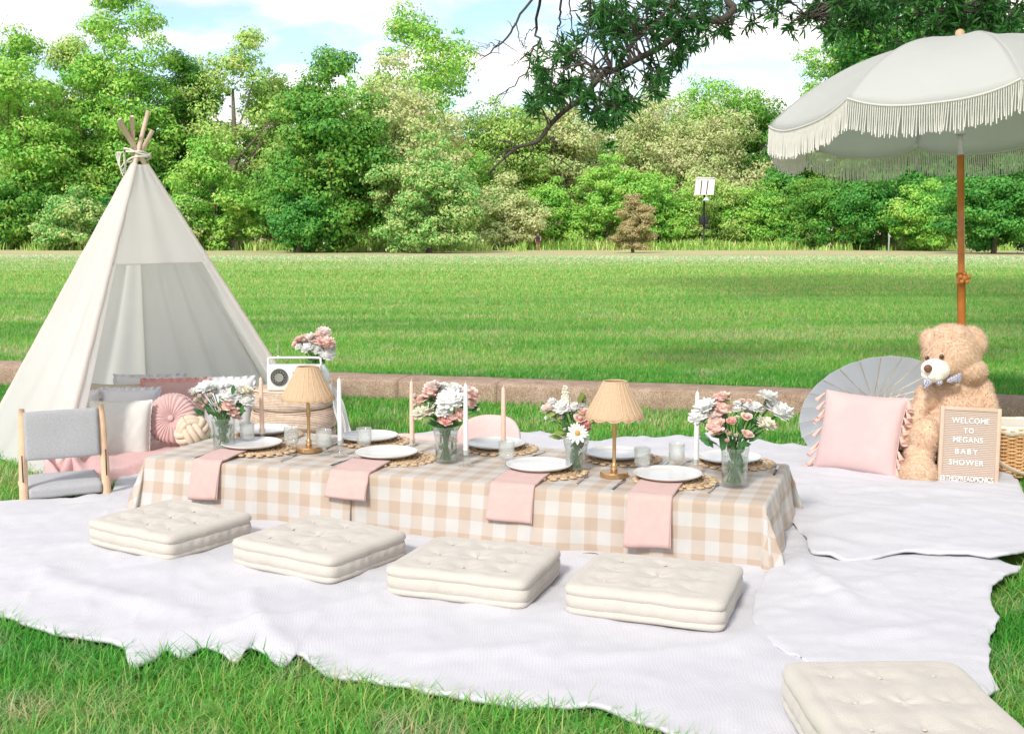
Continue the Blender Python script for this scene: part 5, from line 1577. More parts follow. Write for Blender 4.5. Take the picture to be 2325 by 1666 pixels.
MB().tube(spline([(-rw / 2 + .006, .0, rh * .72), (-rw / 2 + .004, 0, hz - .02), (-rw / 2 + .022, 0, hz), (0, 0, hz + .002), (rw / 2 - .022, 0, hz), (rw / 2 - .004, 0, hz - .02), (rw / 2 - .006, 0, rh * .72)], 40), .0072, 8).build('handle', M_cremep, rad)
at = A(627, 750, ry + .04)
ax = at[0] - (ra[0] + rb_[0]) / 2
MB().tube(np.array([(ax + .004, .03, rh - .01), (ax + .002, .03, (at[2] - PT) * .6 + rh * .4), (ax, .03, at[2] - PT)]), [.0022, .0018, .001], 6).build('aerial', M_chrome, rad)
# muslin hanging off the poufs
M_muslin = pm('white_muslin', (0.82, 0.81, 0.80), 0.9, 0.02, 6.0, bump=.3, bscale=200, transl=.35, spec=.1)
def muslin():
    nu, nv = 40, 60
    L_ = spline([A(744, 872, PY - .10), A(752, 892, PY - .12), A(760, 930, PY - .16), A(768, 970, PY - .22), A(771, 1010, PY - .30)], nv)
    R_e = spline([A(756, 866, PY - .02), A(768, 890, PY - .02), A(782, 925, PY - .05), A(797, 965, PY - .10), A(812, 1010, PY - .20)], nv)
    u = np.linspace(0, 1, nu)[:, None, None]
    P = L_[None] * (1 - u) + R_e[None] * u
    v = np.linspace(0, 1, nv)[None]
    P[..., 1] += .022 * np.sin(u[..., 0] * 16 + 3 * v) * v + .01 * np.sin(u[..., 0] * 31) * v
    P[..., 0] += .008 * np.sin(v * 9 + u[..., 0] * 4)
    P[..., 2] = np.maximum(P[..., 2], .03)
    mb = MB(); mb.grid(P)
    tag(mb.build('muslin_cloth', M_muslin, solid=.002), 'sheer white muslin cloth hanging down beside the jute poufs', 'cloth')
muslin()
M_ceramic = pm('white_ceramic', (0.80, 0.81, 0.82), 0.3, 0.01, spec=.5)
vx = A(722, 860, PY)
vz = A(722, 828, PY)[2] - PT
vr = .062
vas = thing('ceramic_vase', 'white ceramic vase on the poufs behind the left lamp', 'vase', (vx[0], PY + .02, PT))
MB().lathe([(.001, 0), (.05, 0), (vr * 1.15, .03), (vr * 1.25, vz * .4), (vr * 1.1, vz * .7), (.045, vz * .96), (.044, vz), (.038, vz), (.04, vz * .8), (.001, vz * .5)], 36, cap=False).build('body', M_ceramic, vas)
# ------------------------------------------------------------------ fringed umbrella
M_umb = pm('umbrella_canvas', (0.80, 0.80, 0.79), 0.85, 0.015, 4.0, bump=.2, bscale=420, transl=.55, spec=.15)
M_fringe = pm('cotton_fringe', (0.87, 0.845, 0.80), 0.9, 0.03, 30.0, spec=.1, transl=.38)
M_teak = pm('orange_teak', (0.45, 0.145, 0.025), 0.42, 0.14, 14.0, spec=.45, col2=(0.53, 0.19, 0.04))
M_alu = pm('white_metal', (0.72, 0.72, 0.72), 0.35, metal=.3)
UC = np.array([2.688, 6.995, 2.104]); UR = 1.125; UPH = 3.0265; UAP = .465
un = np.array([-.0190, .0870, .99602]); un /= np.linalg.norm(un)
e1 = np.cross([0, 1, 0], un); e1 /= np.linalg.norm(e1); e2 = np.cross(un, e1)
umb = thing('beach_umbrella', 'white fringed beach umbrella on an orange wooden pole behind the teddy bear', 'umbrella', (0, 0, 0))
def UP(r, th, h): return UC + e1 * (r * math.cos(th)) + e2 * (r * math.sin(th)) + un * h
def rib_h(q):                                     # height above the rim plane along a rib, q = r / R
    return UAP * (1 - q ** 2.15) ** .95 if q < 1 else 0.0
def canopy_pt(q, s, k):
    """q 0..1 from top to rim, s 0..1 across panel k"""
    th0, th1 = UPH + k * PI / 4, UPH + (k + 1) * PI / 4
    a = UP(UR * q, th0, rib_h(q)); b = UP(UR * q, th1, rib_h(q))
    sag = .016 * math.sin(PI * s) * math.sin(PI * min(q, 1) ** 1.2)
    p = a * (1 - s) + b * s
    dip = .078 * (1 - abs(2 * s - 1) ** 2.6) * max(0, (q - .80) / .20) ** 1.6       # the hem droops between the ribs
    rad = p - UC - un * np.dot(p - UC, un); rad /= np.linalg.norm(rad) + 1e-9
    return p - un * (sag + dip) + rad * dip * .25
rf = np.random.RandomState(8)
for k in range(8):
    nu, nv = 26, 26
    P = np.array([[canopy_pt(q, s, k) for s in np.linspace(0, 1, nv)] for q in np.linspace(.02, 1, nu)])
    P += .0022 * wob(P[..., 0] * 5 + k, P[..., 1] * 5, 1.2, 1)[..., None] * un
    mb = MB(); mb.grid(P)
    pn = mb.build('canopy_panel', M_umb, umb, solid=.002)
    fr = MB()
    ns = 74
    hem = [canopy_pt(1, s, k) for s in np.linspace(0, 1, ns)]
    rad = np.array(hem).mean(0) - UC; rad[2] = 0; rad /= np.linalg.norm(rad)
    lean_ = rf.uniform(-.012, .012)
    grp = 0
    for i, p in enumerate(hem):
        if i % rf.randint(5, 9) == 0: grp = rf.uniform(-.010, .010)
        ln = .162 + rf.uniform(-.012, .012)
        t = np.array(hem[min(i + 1, ns - 1)]) - np.array(hem[max(i - 1, 0)]); t[2] = 0; t /= np.linalg.norm(t)
        q = [p - rad * .002, p + t * grp * .3 + np.array([0, 0, -ln * .4]), p + t * (grp * 1.1 + rf.uniform(-.004, .004)) + rad * rf.uniform(-.006, .006) + np.array([0, 0, -ln])]
        fr.tube(spline(q, 7), np.array([.0036, .0040, .0036, .0040, .0036, .0042, .0030]), 5)
    fo = fr.build('fringe', M_fringe, pn); fo['kind'] = 'stuff'
    hb = MB(); hb.tube(np.array(hem) + np.array([0, 0, -.004]), .0062, 6, cap=False, squash=(1, 1)); hb.build('hem_braid', M_fringe, pn)
    rb2 = MB(); rb2.tube(np.array([UP(UR * q, UPH + k * PI / 4, rib_h(q) - .016) for q in np.linspace(.04, .995, 14)]), .005, 6); rb2.build('rib', M_alu, umb)
    st_ = MB(); st_.tube(np.array([UP(.03, UPH + k * PI / 4, .08), UP(UR * .52, UPH + k * PI / 4, rib_h(.52) - .018)]), .0042, 6); st_.build('strut', M_alu, umb)
topp = UC + un * (UAP + .035)
def upole(t): return UC - un * t
base_t = (UC[2] - 0.0) / un[2]
MB().tube(np.array([upole(-UAP + .02), upole(.24)]), .0165, 14).build('upper_pole', M_alu, umb)
MB().tube(np.array([upole(.22), upole(.98)]), .0205, 16).build('middle_pole', M_teak, umb)
MB().tube(np.array([upole(.955), upole(1.3), upole(base_t)]), .0245, 16).build('lower_pole', M_teak, umb)
MB().tube(np.array([upole(.03), upole(.10)]), .032, 14).build('runner', M_alu, umb)
fin = MB(); fin.tube(np.array([topp - un * .045, topp - un * .02, topp + un * .005, topp + un * .02, topp + un * .027]), [.024, .027, .027, .022, .010], 14); fin.build('finial', pm('finial_wood', (.60, .36, .22), .5, .1, 10), umb)
kp = upole(.955)
kn = MB(); kn.tube(np.array([kp + np.array([0, -.05, 0]), kp + np.array([0, .03, 0])]), .011, 8)
for j in range(5):
    a = 2 * PI * j / 5 + .3
    kn.ball(kp + np.array([.026 * math.cos(a), -.052, .026 * math.sin(a)]), (.015, .012, .015), 10, 6)
kn.ball(kp + np.array([0, -.052, 0]), (.020, .013, .020), 10, 6)
kn.build('tilt_knob', M_teak, umb)
MB().tube(np.array([kp + un * .03, kp - un * .035]), .029, 14).build('collar', M_teak, umb)

# ------------------------------------------------------------------ paper parasol lying open
M_paper = pm('white_paper', (0.92, 0.92, 0.95), 0.9, 0.01, 10.0, transl=.85, spec=.1)
M_bamboo = pm('bamboo', (0.80, 0.71, 0.58), 0.6, 0.08, 30.0)
PR = .475
pcn = A(1992, 944, 7.0)
para = thing('paper_parasol', 'open white paper parasol lying on its rim behind the pink tassel pillow', 'parasol', pcn, -.05, rx=math.radians(90 + 33))
# local +z is the handle direction (towards the viewer and down)
nrib = 24
th = np.linspace(0, 2 * PI, nrib, endpoint=False) + .13
cone = lambda q: -.135 * (1 - q) ** 1.15
mb = MB()
nq = 12; nper = 4
ang = np.linspace(0, 2 * PI, nrib * nper, endpoint=False) + .13
P = np.zeros((nq, nrib * nper, 3))
for i, q in enumerate(np.linspace(.06, 1, nq)):
    f = (np.arange(nrib * nper) % nper) / nper
    chord = math.cos(PI / nrib) / np.cos((f - .5) * 2 * PI / nrib)           # straight rim between ribs
    r = PR * q * chord
    P[i, :, 0] = r * np.cos(ang); P[i, :, 1] = r * np.sin(ang); P[i, :, 2] = cone(q) - .012 * np.sin(PI * f) * q
mb.grid(P, cv=True)
mb.build('paper_canopy', M_paper, para, solid=.0008, smooth=False)
for a in th:
    d = np.array([math.cos(a), math.sin(a), 0])
    MB().tube(np.array([d * PR * q + np.array([0, 0, cone(q) + .004]) for q in (.05, .3, .6, 1.012)]), [.0028, .0034, .0034, .0026], 5).build('rib', M_bamboo, para)
    MB().tube(np.array([d * PR * .46 + np.array([0, 0, cone(.46) + .006]), d * .024 + np.array([0, 0, .06])]), .0024, 5).build('stretcher', M_bamboo, para)
MB().tube(np.array([(0, 0, -.16), (0, 0, .30)]), .0085, 10).build('handle', M_bamboo, para)
MB().tube(np.array([(0, 0, .04), (0, 0, .075)]), .026, 14).build('runner', M_bamboo, para)
MB().tube(np.array([(0, 0, -.135), (0, 0, -.10)]), .028, 14).build('hub', pm('hub_wood', (.42, .32, .20), .6, .1), para)

# ------------------------------------------------------------------ wicker baskets
def wicker_mat(name, c1, c2):
    m, t, o = nodes_mat(name); L = t.links.new
    tcn = N(t, 'ShaderNodeTexCoord')
    n1 = N(t, 'ShaderNodeTexNoise', i_Scale=26.0, i_Detail=6.0); L(tcn.outputs['Object'], n1.inputs['Vector'])
    r = ramp(t, [(.3, c1), (.7, c2)]); L(n1.outputs[0], r.inputs[0])
    b = N(t, 'ShaderNodeBsdfPrincipled', i_Roughness=.55); L(r.outputs[0], b.inputs['Base Color']); L(b.outputs[0], o.inputs[0])
    return m
M_wick1 = wicker_mat('golden_wicker', (.58, .32, .13), (.78, .50, .25))
M_wick2 = wicker_mat('brown_wicker', (.20, .105, .045), (.38, .22, .10))
M_liner = pm('cream_liner', (.78, .735, .63), .9, .03, 12, bump=.3, bscale=200, spec=.1)
M_flatwood = pm('pale_band_wood', (.70, .56, .40), .55, .1, 12)
def basket(label, c, rz, w, d, h, mat, handle=True, lid=False, seed=0):
    root = thing('wicker_basket', label, 'basket', c, rz, 'wicker picnic baskets')
    n = 240
    a = np.linspace(0, 2 * PI, n, endpoint=False)
    k = (np.abs(np.cos(a)) ** 4.5 + np.abs(np.sin(a)) ** 4.5) ** (-1 / 4.5)
    X, Y = np.cos(a) * k * w / 2, np.sin(a) * k * d / 2
    nst = 40
    rows = int(h / .0105)
    rs = np.random.RandomState(seed)
    for j in range(rows):
        z = (j + .5) / rows * h
        f = .90 + .10 * (z / h)
        off = .0075 * np.sin(a * nst / 2 + PI * (j % 2))
        pts = np.stack([X * f * (1 + off / (w / 2)), Y * f * (1 + off / (d / 2)), z + .0006 * rs.normal() + 0 * a], 1)
        MB().tube(np.vstack([pts, pts[:1]]), 0.0060 * rs.uniform(.85, 1.1), 6, cap=False).build('woven_strand', mat, root)
    s = MB()
    for q in range(nst):
        i = int((q + .5) * n / nst) % n
        s.tube(np.array([(X[i] * .90, Y[i] * .90, 0), (X[i] * .955, Y[i] * .955, h * .5), (X[i] * 1.0, Y[i] * 1.0, h)]), .0038, 5, cap=False)
    o = s.build('stakes', mat, root); o['kind'] = 'stuff'
    inner = MB()
    inner.grid(np.array([np.stack([X * f, Y * f, np.full(n, z)], 1) for f, z in ((.0, .006), (.875, .006), (.975, h))]), cv=True)
    inner.build('inner_wall', mat, root)
    ln = MB()
    wv_ = .006 * np.sin(a * 14) + .004 * np.sin(a * 23 + 1)
    ln.grid(np.array([np.stack([X * f, Y * f, z + wv_ * g], 1) for f, z, g in ((.93, h - .05, 0), (.985, h - .005, 0), (1.01, h + .012, .2), (1.04, h + .008, .3), (1.045, h - .012, .4), (1.042, h - .040, 1))]), cv=True)
    ln.build('cloth_liner', M_liner, root, solid=.002)
    cv_ = MB(); cv_.grid(np.array([np.stack([X * f, Y * f, h - .004 + .006 * f + .004 * np.sin(a * 5 + f * 9) * f], 1) for f in (0.0, .3, .6, .85, .99)]), cv=True); cv_.build('cloth_cover', M_liner, root)
    if handle:
        hb = spline([(-w / 2 * 1.05, .0, h * .80), (-w / 2 * 1.02, -d * .28, h * .66), (-w * .40, -d * .56 - .01, h * .40), (-w * .15, -d * .64, h * .16), (0, -d * .66, h * .12), (w * .15, -d * .64, h * .16), (w * .40, -d * .56 - .01, h * .40), (w / 2 * 1.02, -d * .28, h * .66), (w / 2 * 1.05, 0, h * .80)], 50)
        MB().tube(hb, .017, 10, squash=(.28, 1.0)).build('handle', M_flatwood, root)
    return root
bq = G(2350, 1108, 0)
basket('golden wicker picnic basket with cream liner at the right edge beside the letter board', (bq[0] - .01, bq[1] + .18, .05), -.12, .50, .34, .285, M_wick1, True, seed=1)
b2 = A(2105, 960, 6.80)
basket('brown wicker basket under and behind the teddy bear', (b2[0], 6.80, .045), .1, .52, .40, .325, M_wick2, False, seed=2)

# ------------------------------------------------------------------ teddy bear
M_fur = pm('bear_plush', (0.70, 0.49, 0.335), 1.0, 0.06, 18.0, bump=1.0, bscale=130, sheen=.4, spec=.05, col2=(0.76, 0.56, 0.40))
M_furl = leaf_mat('bear_fur', [(0.62, 0.42, 0.275), (0.71, 0.51, 0.36), (0.77, 0.58, 0.43), (0.82, 0.65, 0.51)], .25, clump=9.0, rough=.9)
M_muz = pm('muzzle_plush', (0.82, 0.775, 0.67), 1.0, .03, 20, bump=.6, bscale=140, sheen=.4, spec=.05)
M_nose = pm('brown_nose', (0.17, 0.075, 0.045), .6, .1, 30)
M_eye = pm('glass_eye', (0.012, 0.008, 0.006), .08, spec=.8)
M_iris = pm('amber_iris', (0.16, 0.06, 0.02), .1, spec=.8)
M_thread = pm('mouth_thread', (0.45, 0.30, 0.22), .8)
bear = thing('teddy_bear', 'big tan teddy bear with white muzzle and gingham bow sitting under the umbrella', 'teddy bear', (0, 0, 0))
def S(px, py, y): return A(px, py, y)
def pxr(r, y): return r / FPX * y
EL = []                                              # ellipsoids: centre, radii, rotation
def el(px, py, y, rx, ry, dep, roll=0.0):
    s = y / FPX
    EL.append((A(px, py, y), np.array([rx * s, dep, ry * s]), rotm(0, roll, 0)))
el(2160, 804, 6.47, 63, 62, .150)                     # head
el(2194, 840, 6.45, 44, 31, .125)                     # right cheek
el(2134, 836, 6.42, 34, 30, .110)                     # left cheek, muzzle base
el(2158, 766, 6.47, 48, 31, .115)                     # forehead
el(2221, 774, 6.47, 19, 31, .040, -.30)               # right ear
el(2207, 757, 6.47, 17, 18, .040, -.3)                # root of the right ear
el(2104, 768, 6.50, 14, 24, .040, .25)                # left ear
el(2166, 928, 6.54, 80, 84, .175)                     # belly
el(2166, 886, 6.53, 66, 44, .145)                     # chest
el(2226, 888, 6.46, 27, 36, .080, -.15)               # right shoulder
el(2243, 924, 6.40, 21, 40, .072, -.12)               # right upper arm
el(2212, 946, 6.30, 36, 18, .070, -.30)               # right forearm across the belly
el(2104, 902, 6.47, 27, 34, .075, .2)                 # left shoulder
el(2078, 944, 6.40, 23, 44, .072, .42)                # left upper arm
el(2058, 990, 6.36, 23, 30, .070, .2)                 # left paw
el(2132, 975, 6.36, 42, 38, .150)                     # left thigh
el(2100, 992, 6.27, 36, 46, .095, .10)                # left leg
el(2088, 1032, 6.26, 34, 30, .080)                    # ankle
el(2086, 1077, 6.20, 43, 42, .105)                    # foot
el(2205, 985, 6.40, 44, 40, .130)                     # right thigh behind the board
el(2210, 1040, 6.36, 38, 60, .080)                    # right leg
mb = MB()
for c, r, R in EL: mb.ball(c, r, 28, 20, R)
bo = mb.build('body', M_fur, bear)
m_ = bo.modifiers.new('remesh', 'REMESH'); m_.mode = 'VOXEL'; m_.voxel_size = .011; m_.use_smooth_shade = True
m_ = bo.modifiers.new('smooth', 'SMOOTH'); m_.iterations = 4; m_.factor = .5
# plush pile
rr = np.random.RandomState(12)
PP, NN = [], []
for i, (c, r, R) in enumerate(EL):
    area = (r[0] * r[1] + r[0] * r[2] + r[1] * r[2]) * 4.2
    k = int(area * 52000)
    d = rr.normal(size=(k, 3)); d /= np.linalg.norm(d, axis=1)[:, None]
    p = c + (d * r) @ R.T; nn = (d / r) @ R.T; nn /= np.linalg.norm(nn, axis=1)[:, None]
    ok = nn[:, 1] < .55
    for j, (c2, r2, R2) in enumerate(EL):
        if j != i: ok &= ((((p - c2) @ R2) / (r2 * .985)) ** 2).sum(1) > 1
    PP.append(p[ok]); NN.append(nn[ok])
PP, NN = np.concatenate(PP), np.concatenate(NN)
k = len(PP)
fd = NN * .75 + rr.normal(size=(k, 3)) * .42 + np.array([0, -.05, -.40]); fd /= np.linalg.norm(fd, axis=1)[:, None]
sd_ = np.cross(fd, NN + rr.normal(size=(k, 3)) * .3); sd_ /= np.linalg.norm(sd_, axis=1)[:, None] + 1e-9
ln = .018 * rr.uniform(.6, 1.35, k)
PP = PP - NN * .007
V = np.stack([PP - sd_ * .0022, PP + sd_ * .0022, PP + fd * ln[:, None]], 1).reshape(-1, 3)
fu = link_mesh('fur', raw_mesh('fur', V, np.arange(3 * k).reshape(-1, 3), smooth=False), M_furl, bear); fu['kind'] = 'stuff'
# muzzle, nose, mouth, eyes, inner ear, bow
mz = MB(); yz = 6.315
mz.ball(S(2124, 839, 6.325), (pxr(33, 6.32), .078, pxr(25, 6.32)), 26, 18, rotm(0, .15, .3))
mz.ball(S(2118, 852, 6.32), (pxr(25, 6.32), .070, pxr(17, 6.32)), 22, 14, rotm(0, 0, .3))
mo = mz.build('muzzle', M_muz, bear)
mm = mo.modifiers.new('remesh', 'REMESH'); mm.mode = 'VOXEL'; mm.voxel_size = .007; mm.use_smooth_shade = True
mm = mo.modifiers.new('smooth', 'SMOOTH'); mm.iterations = 6; mm.factor = .5
nc = S(2107, 836, 6.262)
nm = MB(); nm.ball(nc, (.0235, .016, .021), 18, 12); nm.ball(nc + np.array([0, -.002, -.012]), (.014, .013, .015), 14, 10); no_ = nm.build('nose', M_nose, bear)
mm = no_.modifiers.new('remesh', 'REMESH'); mm.mode = 'VOXEL'; mm.voxel_size = .004; mm.use_smooth_shade = True
MB().tube(spline([S(2105, 845, 6.246), S(2106, 855, 6.243), S(2113, 861, 6.246), S(2121, 860, 6.252), S(2127, 852, 6.266)], 14), .0016, 5).build('mouth', M_thread, bear)
for (px, py, y, r) in ((2138, 810, 6.335, .0148), (2105, 813, 6.365, .0135)):
    q = S(px, py, y)
    e_ = MB().ball(q, (r, r * .7, r), 16, 12).build('eye', M_iris, bear)
    MB().ball(q + np.array([-.001, -r * .42, 0]), (r * .62, r * .4, r * .62), 14, 10).build('pupil', M_eye, e_)
def check_mat():
    m, t, o = nodes_mat('navy_gingham'); L = t.links.new
    tcn = N(t, 'ShaderNodeTexCoord'); ck = N(t, 'ShaderNodeTexChecker', i_Scale=190.0)
    ck.inputs[1].default_value = (.75, .75, .80, 1); ck.inputs[2].default_value = (.05, .045, .16, 1)
    mp = N(t, 'ShaderNodeMapping'); mp.inputs['Rotation'].default_value = (0, .6, 0); L(tcn.outputs['Object'], mp.inputs[0]); L(mp.outputs[0], ck.inputs[0])
    b = N(t, 'ShaderNodeBsdfPrincipled', i_Roughness=.8); L(ck.outputs[0], b.inputs[0]); L(b.outputs[0], o.inputs[0]); return m
M_bow = check_mat()
bw = thing('bow_tie', '', '', (0, 0, 0)); 
for key in list(bw.keys()): del bw[key]
bw.parent = bear
def lobe(c, ax, ln_, ht):
    mb = MB(); n = 14
    P = np.zeros((n, 16, 3)); bb = np.linspace(0, 2 * PI, 16, endpoint=False)
    for i, t in enumerate(np.linspace(0, 1, n)):
        w_ = ht * (.30 + .70 * t ** .7) * (1 - .25 * max(0, t - .8) * 5 * .3); th_ = .020 * math.sin(PI * (.08 + .88 * t)) + .003
        cc = np.array(c) + np.array(ax) * ln_ * t
        P[i, :, 0] = cc[0] + 0 * bb; P[i, :, 1] = cc[1] + th_ * np.cos(bb) * .6; P[i, :, 2] = cc[2] + w_ * np.sin(bb) * (1 + .08 * np.sin(3 * bb))
    mb.grid(P, cv=True); mb.f.append(tuple(range(16))); mb.f.append(tuple((n - 1) * 16 + i for i in range(16))[::-1])
    return mb
q = S(2150, 864, 6.305)
lobe(q, np.array([.97, .1, .22]), .085, .030).build('bow_loop', M_bow, bw)
q2 = S(2116, 868, 6.285)
lobe(q2, np.array([-.97, .1, -.16]), .045, .030).build('bow_loop', M_bow, bw)
MB().ball(S(2133, 868, 6.28), (.018, .014, .018), 12, 8).build('bow_knot', M_bow, bw)
MB().ball(S(2221, 778, 6.437), (pxr(11, 6.4), .014, pxr(20, 6.4)), 16, 10, rotm(0, -.30, 0)).build('inner_ear', pm('inner_ear_plush', (.66, .43, .28), 1.0, .1, 30, sheen=.4, spec=.05), bear)

# ------------------------------------------------------------------ letter board
M_bframe = pm('pale_oak_frame', (.60, .45, .34), .55, .07, 16, bump=.1, bscale=100)
M_felt = pm('tan_felt', (.60, .485, .405), .95, .03, 60, sheen=.3, spec=.05)
M_let = pm('white_plastic_letter', (.83, .82, .80), .35, spec=.5)
bl, br = G(2128, 1120, 0), G(2249, 1130, 0)
BW, BH, BD = .318, .430, .026
lb_c = (bl + br) / 2
board = thing('letter_board', 'tan felt letter board reading WELCOME TO MEGANS BABY SHOWER, leaning by the bear', 'letter board', (lb_c[0] + .012, lb_c[1] - .01, .055), -.13, rx=-.13, ry=.035)
fw = .021
for nm_, c, d in (('frame_side', (-BW / 2 + fw / 2, 0, BH / 2), (fw, BD, BH)), ('frame_side', (BW / 2 - fw / 2, 0, BH / 2), (fw, BD, BH)), ('frame_rail', (0, .0005, BH - fw / 2), (BW - 2 * fw, BD - .001, fw)), ('frame_rail', (0, .0005, fw / 2), (BW - 2 * fw, BD - .001, fw))):
    MB().box(c, d).build(nm_, M_bframe, board, bevel=.0025)
nr_ = 40
prof = []
for j in range(nr_):
    z = fw + (BH - 2 * fw) * j / nr_; dz_ = (BH - 2 * fw) / nr_
    prof += [(-.004, z), (-.0068, z + dz_ * .18), (-.0068, z + dz_ * .72), (-.002, z + dz_ * .80), (-.002, z + dz_ * .98)]
P = np.array([[(x, y, z) for (y, z) in prof] for x in np.linspace(-BW / 2 + fw, BW / 2 - fw, 3)])
mb = MB(); mb.grid(P); mb.box((0, .006, BH / 2), (BW - 2 * fw, .008, BH - 2 * fw)); mb.build('felt_panel', M_felt, board, smooth=False)
def lettering(txt, fx, fy, cap, width, y=-.0085, par=None):
    """each letter its own raised piece; the row is fitted to the given width"""
    cu = bpy.data.curves.new('letter', 'FONT'); cu.body = txt; cu.size = cap / .70; cu.extrude = .0018; cu.align_x = 'LEFT'; cu.offset = .0006
    n_ = len(txt)
    xs = []
    tmp = bpy.data.objects.new('letter', cu); COL.objects.link(tmp)
    gl = []
    for chx in txt:
        cu.body = chx
        bpy.context.view_layer.update()
        me = bpy.data.meshes.new_from_object(tmp.evaluated_get(bpy.context.evaluated_depsgraph_get()))
        vs = np.array([v.co[:] for v in me.vertices]); gl.append((me, vs[:, 0].min(), vs[:, 0].max()))
    bpy.data.objects.remove(tmp)
    tot = sum(b - a for _, a, b in gl); xs_ = min(1.0, width * .86 / tot); tot *= xs_; gap = (width - tot) / max(n_ - 1, 1)
    x = -BW / 2 + fx * BW - width / 2
    for me, a, b in gl:
        o = link_mesh('letter', me, M_let, par or board, (x - a * xs_, y, BH * (1 - fy) - cap / 2), (PI / 2, 0, 0)); o.scale = (xs_, 1, 1)
        x += (b - a) * xs_ + gap
lettering('WELCOME', .50, .17, .0285, .196)
lettering('TO', .475, .297, .0285, .052)
lettering('MEGANS', .47, .413, .0285, .156)
lettering('BABY', .455, .56, .0285, .120)
lettering('SHOWER', .46, .70, .0285, .182)
lettering('@THESPREADPICNICS', .47, .905, .027, .275, y=-.0165)

# ------------------------------------------------------------------ tassel pillow
p0, p1 = G(1842, 1074, .04), G(2028, 1098, .04)
w_ = np.linalg.norm(p1 - p0)
yw = math.atan2(p1[1] - p0[1], p1[0] - p0[0])
root, F = pillow('tassel_pillow', 'blush pink square pillow with peach tassels leaning in front of the paper parasol', ((p0 + p1) / 2 + np.array([.01, 0, .028])), w_ * 1.0, .465, .075, M_pblush, yw, .34, 3, None, roll=.02)
M_tas = pm('peach_tassel', (.80, .50, .42), .85, .06, 40, sheen=.2, spec=.1)
rt2 = np.random.RandomState(15)
for side_, edge_ in ((-1, F[0]), (1, F[-1])):
    idx = np.linspace(3, len(edge_) - 2, 9).astype(int)
    for i_ in idx:
        a = edge_[i_]
        dr_ = np.array([side_ * rt2.uniform(.3, .9), rt2.uniform(-.5, .1), -rt2.uniform(.6, 1.2)]); dr_ /= np.linalg.norm(dr_)
        tp_ = a + dr_ * .008
        q = MB(); q.tube(np.array([tp_, tp_ + dr_ * .007, tp_ + dr_ * .014, tp_ + dr_ * .034, tp_ + dr_ * .068]), [.004, .0095, .0080, .0145, .0225], 12, squash=(1, .6))
        q.build('tassel', M_tas, root)

# ------------------------------------------------------------------ far things: solar lamp, marker post, walker
M_dkmet = pm('dark_painted_steel', (.018, .020, .020), .5, .1, spec=.4)
M_ltmet = pm('light_back_sheet', (.68, .64, .61), .6, .03)
LY = 91.0
lp = A(1597, 559, LY); lz = float(ground_z(lp[0], LY))
s_ = LY / FPX
lamp = thing('solar_lamp', 'solar powered lamp post with tilted panel and dark boxes at the wood edge', 'lamp post', (lp[0], LY, lz))
def lx(px): return (px - 1597) * s_
def lzz(py): return A(1597, py, LY)[2] - lz
MB().tube(np.array([(0, 0, -.1), (0, 0, lzz(427))]), .078, 10).build('post', M_dkmet, lamp)
pt, pb = lzz(405), lzz(443)
pan = MB()
dpt = 1.0
Vp = [(lx(1580), .0 + dpt / 2, pt), (lx(1623), dpt / 2, pt), (lx(1615), -dpt / 2, pb), (lx(1572), -dpt / 2, pb)]
up_ = np.array([0, .05, .04])
Vp2 = [tuple(np.array(v) + up_) for v in Vp]
pan.add(Vp + Vp2, [(0, 1, 2, 3), (7, 6, 5, 4), (0, 4, 5, 1), (1, 5, 6, 2), (2, 6, 7, 3), (3, 7, 4, 0)])
pan.build('solar_panel', M_ltmet, lamp, smooth=False)
MB().box(((lx(1580) + lx(1623)) / 2, dpt / 2 - .02, pt + .02), ((1623 - 1580) * s_, .12, .10)).build('panel_rim', pm('white_rim', (.8, .8, .8), .4), lamp)
for px0, px1 in ((1592, 1586), (1606, 1599)):
    MB().tube(np.array([(lx(px0), dpt * .36 - .06, lzz(408) - .05), (lx(px1), -dpt * .48, lzz(442))]), .035, 6).build('panel_strut', M_dkmet, lamp)
MB().tube(np.array([(lx(1590), -.02, lzz(429)), (lx(1603), -.02, lzz(429))]), .06, 6).build('bracket', M_dkmet, lamp)
MB().lathe([(.05, .28), (.10, .26), (.28, .02), (.27, 0), (.001, .01)], 16, (lx(1600), -.28, lzz(456))).build('lamp_head', pm('lamp_white', (.75, .78, .78), .4), lamp)
MB().box((lx(1592), -.06, (lzz(490) + lzz(511)) / 2), (10 * s_, .3, lzz(490) - lzz(511))).build('battery_box', M_dkmet, lamp, bevel=.01)
MB().box((lx(1602.5), -.05, (lzz(490) + lzz(510)) / 2), (9 * s_, .3, lzz(490) - lzz(510))).build('battery_box', M_dkmet, lamp, bevel=.01)
MB().box((lx(1602.5), -.05, (lzz(512) + lzz(520)) / 2), (8 * s_, .25, lzz(512) - lzz(520))).build('control_box', M_dkmet, lamp, bevel=.01)
mp_ = A(2018, 556, 80.0); mz_ = float(ground_z(mp_[0], 80))
mk = thing('marker_post', 'small grey slanted top marker post in front of the dark thicket', 'post', (mp_[0], 80, mz_))
MB().box((0, 0, .52), (.085, .085, 1.12)).build('post', pm('weathered_post', (.42, .42, .40), .8, .1), mk, bevel=.01)
tpm = MB(); tpm.add([(-.06, -.05, 1.08), (.16, -.05, 1.02), (-.06, .05, 1.08), (.16, .05, 1.02), (-.06, -.05, 1.30), (-.06, .05, 1.30)], [(0, 1, 4), (2, 5, 3), (0, 2, 3, 1), (1, 3, 5, 4), (0, 4, 5, 2)]); tpm.build('slanted_cap', pm('weathered_cap', (.45, .45, .43), .8), mk, smooth=False)

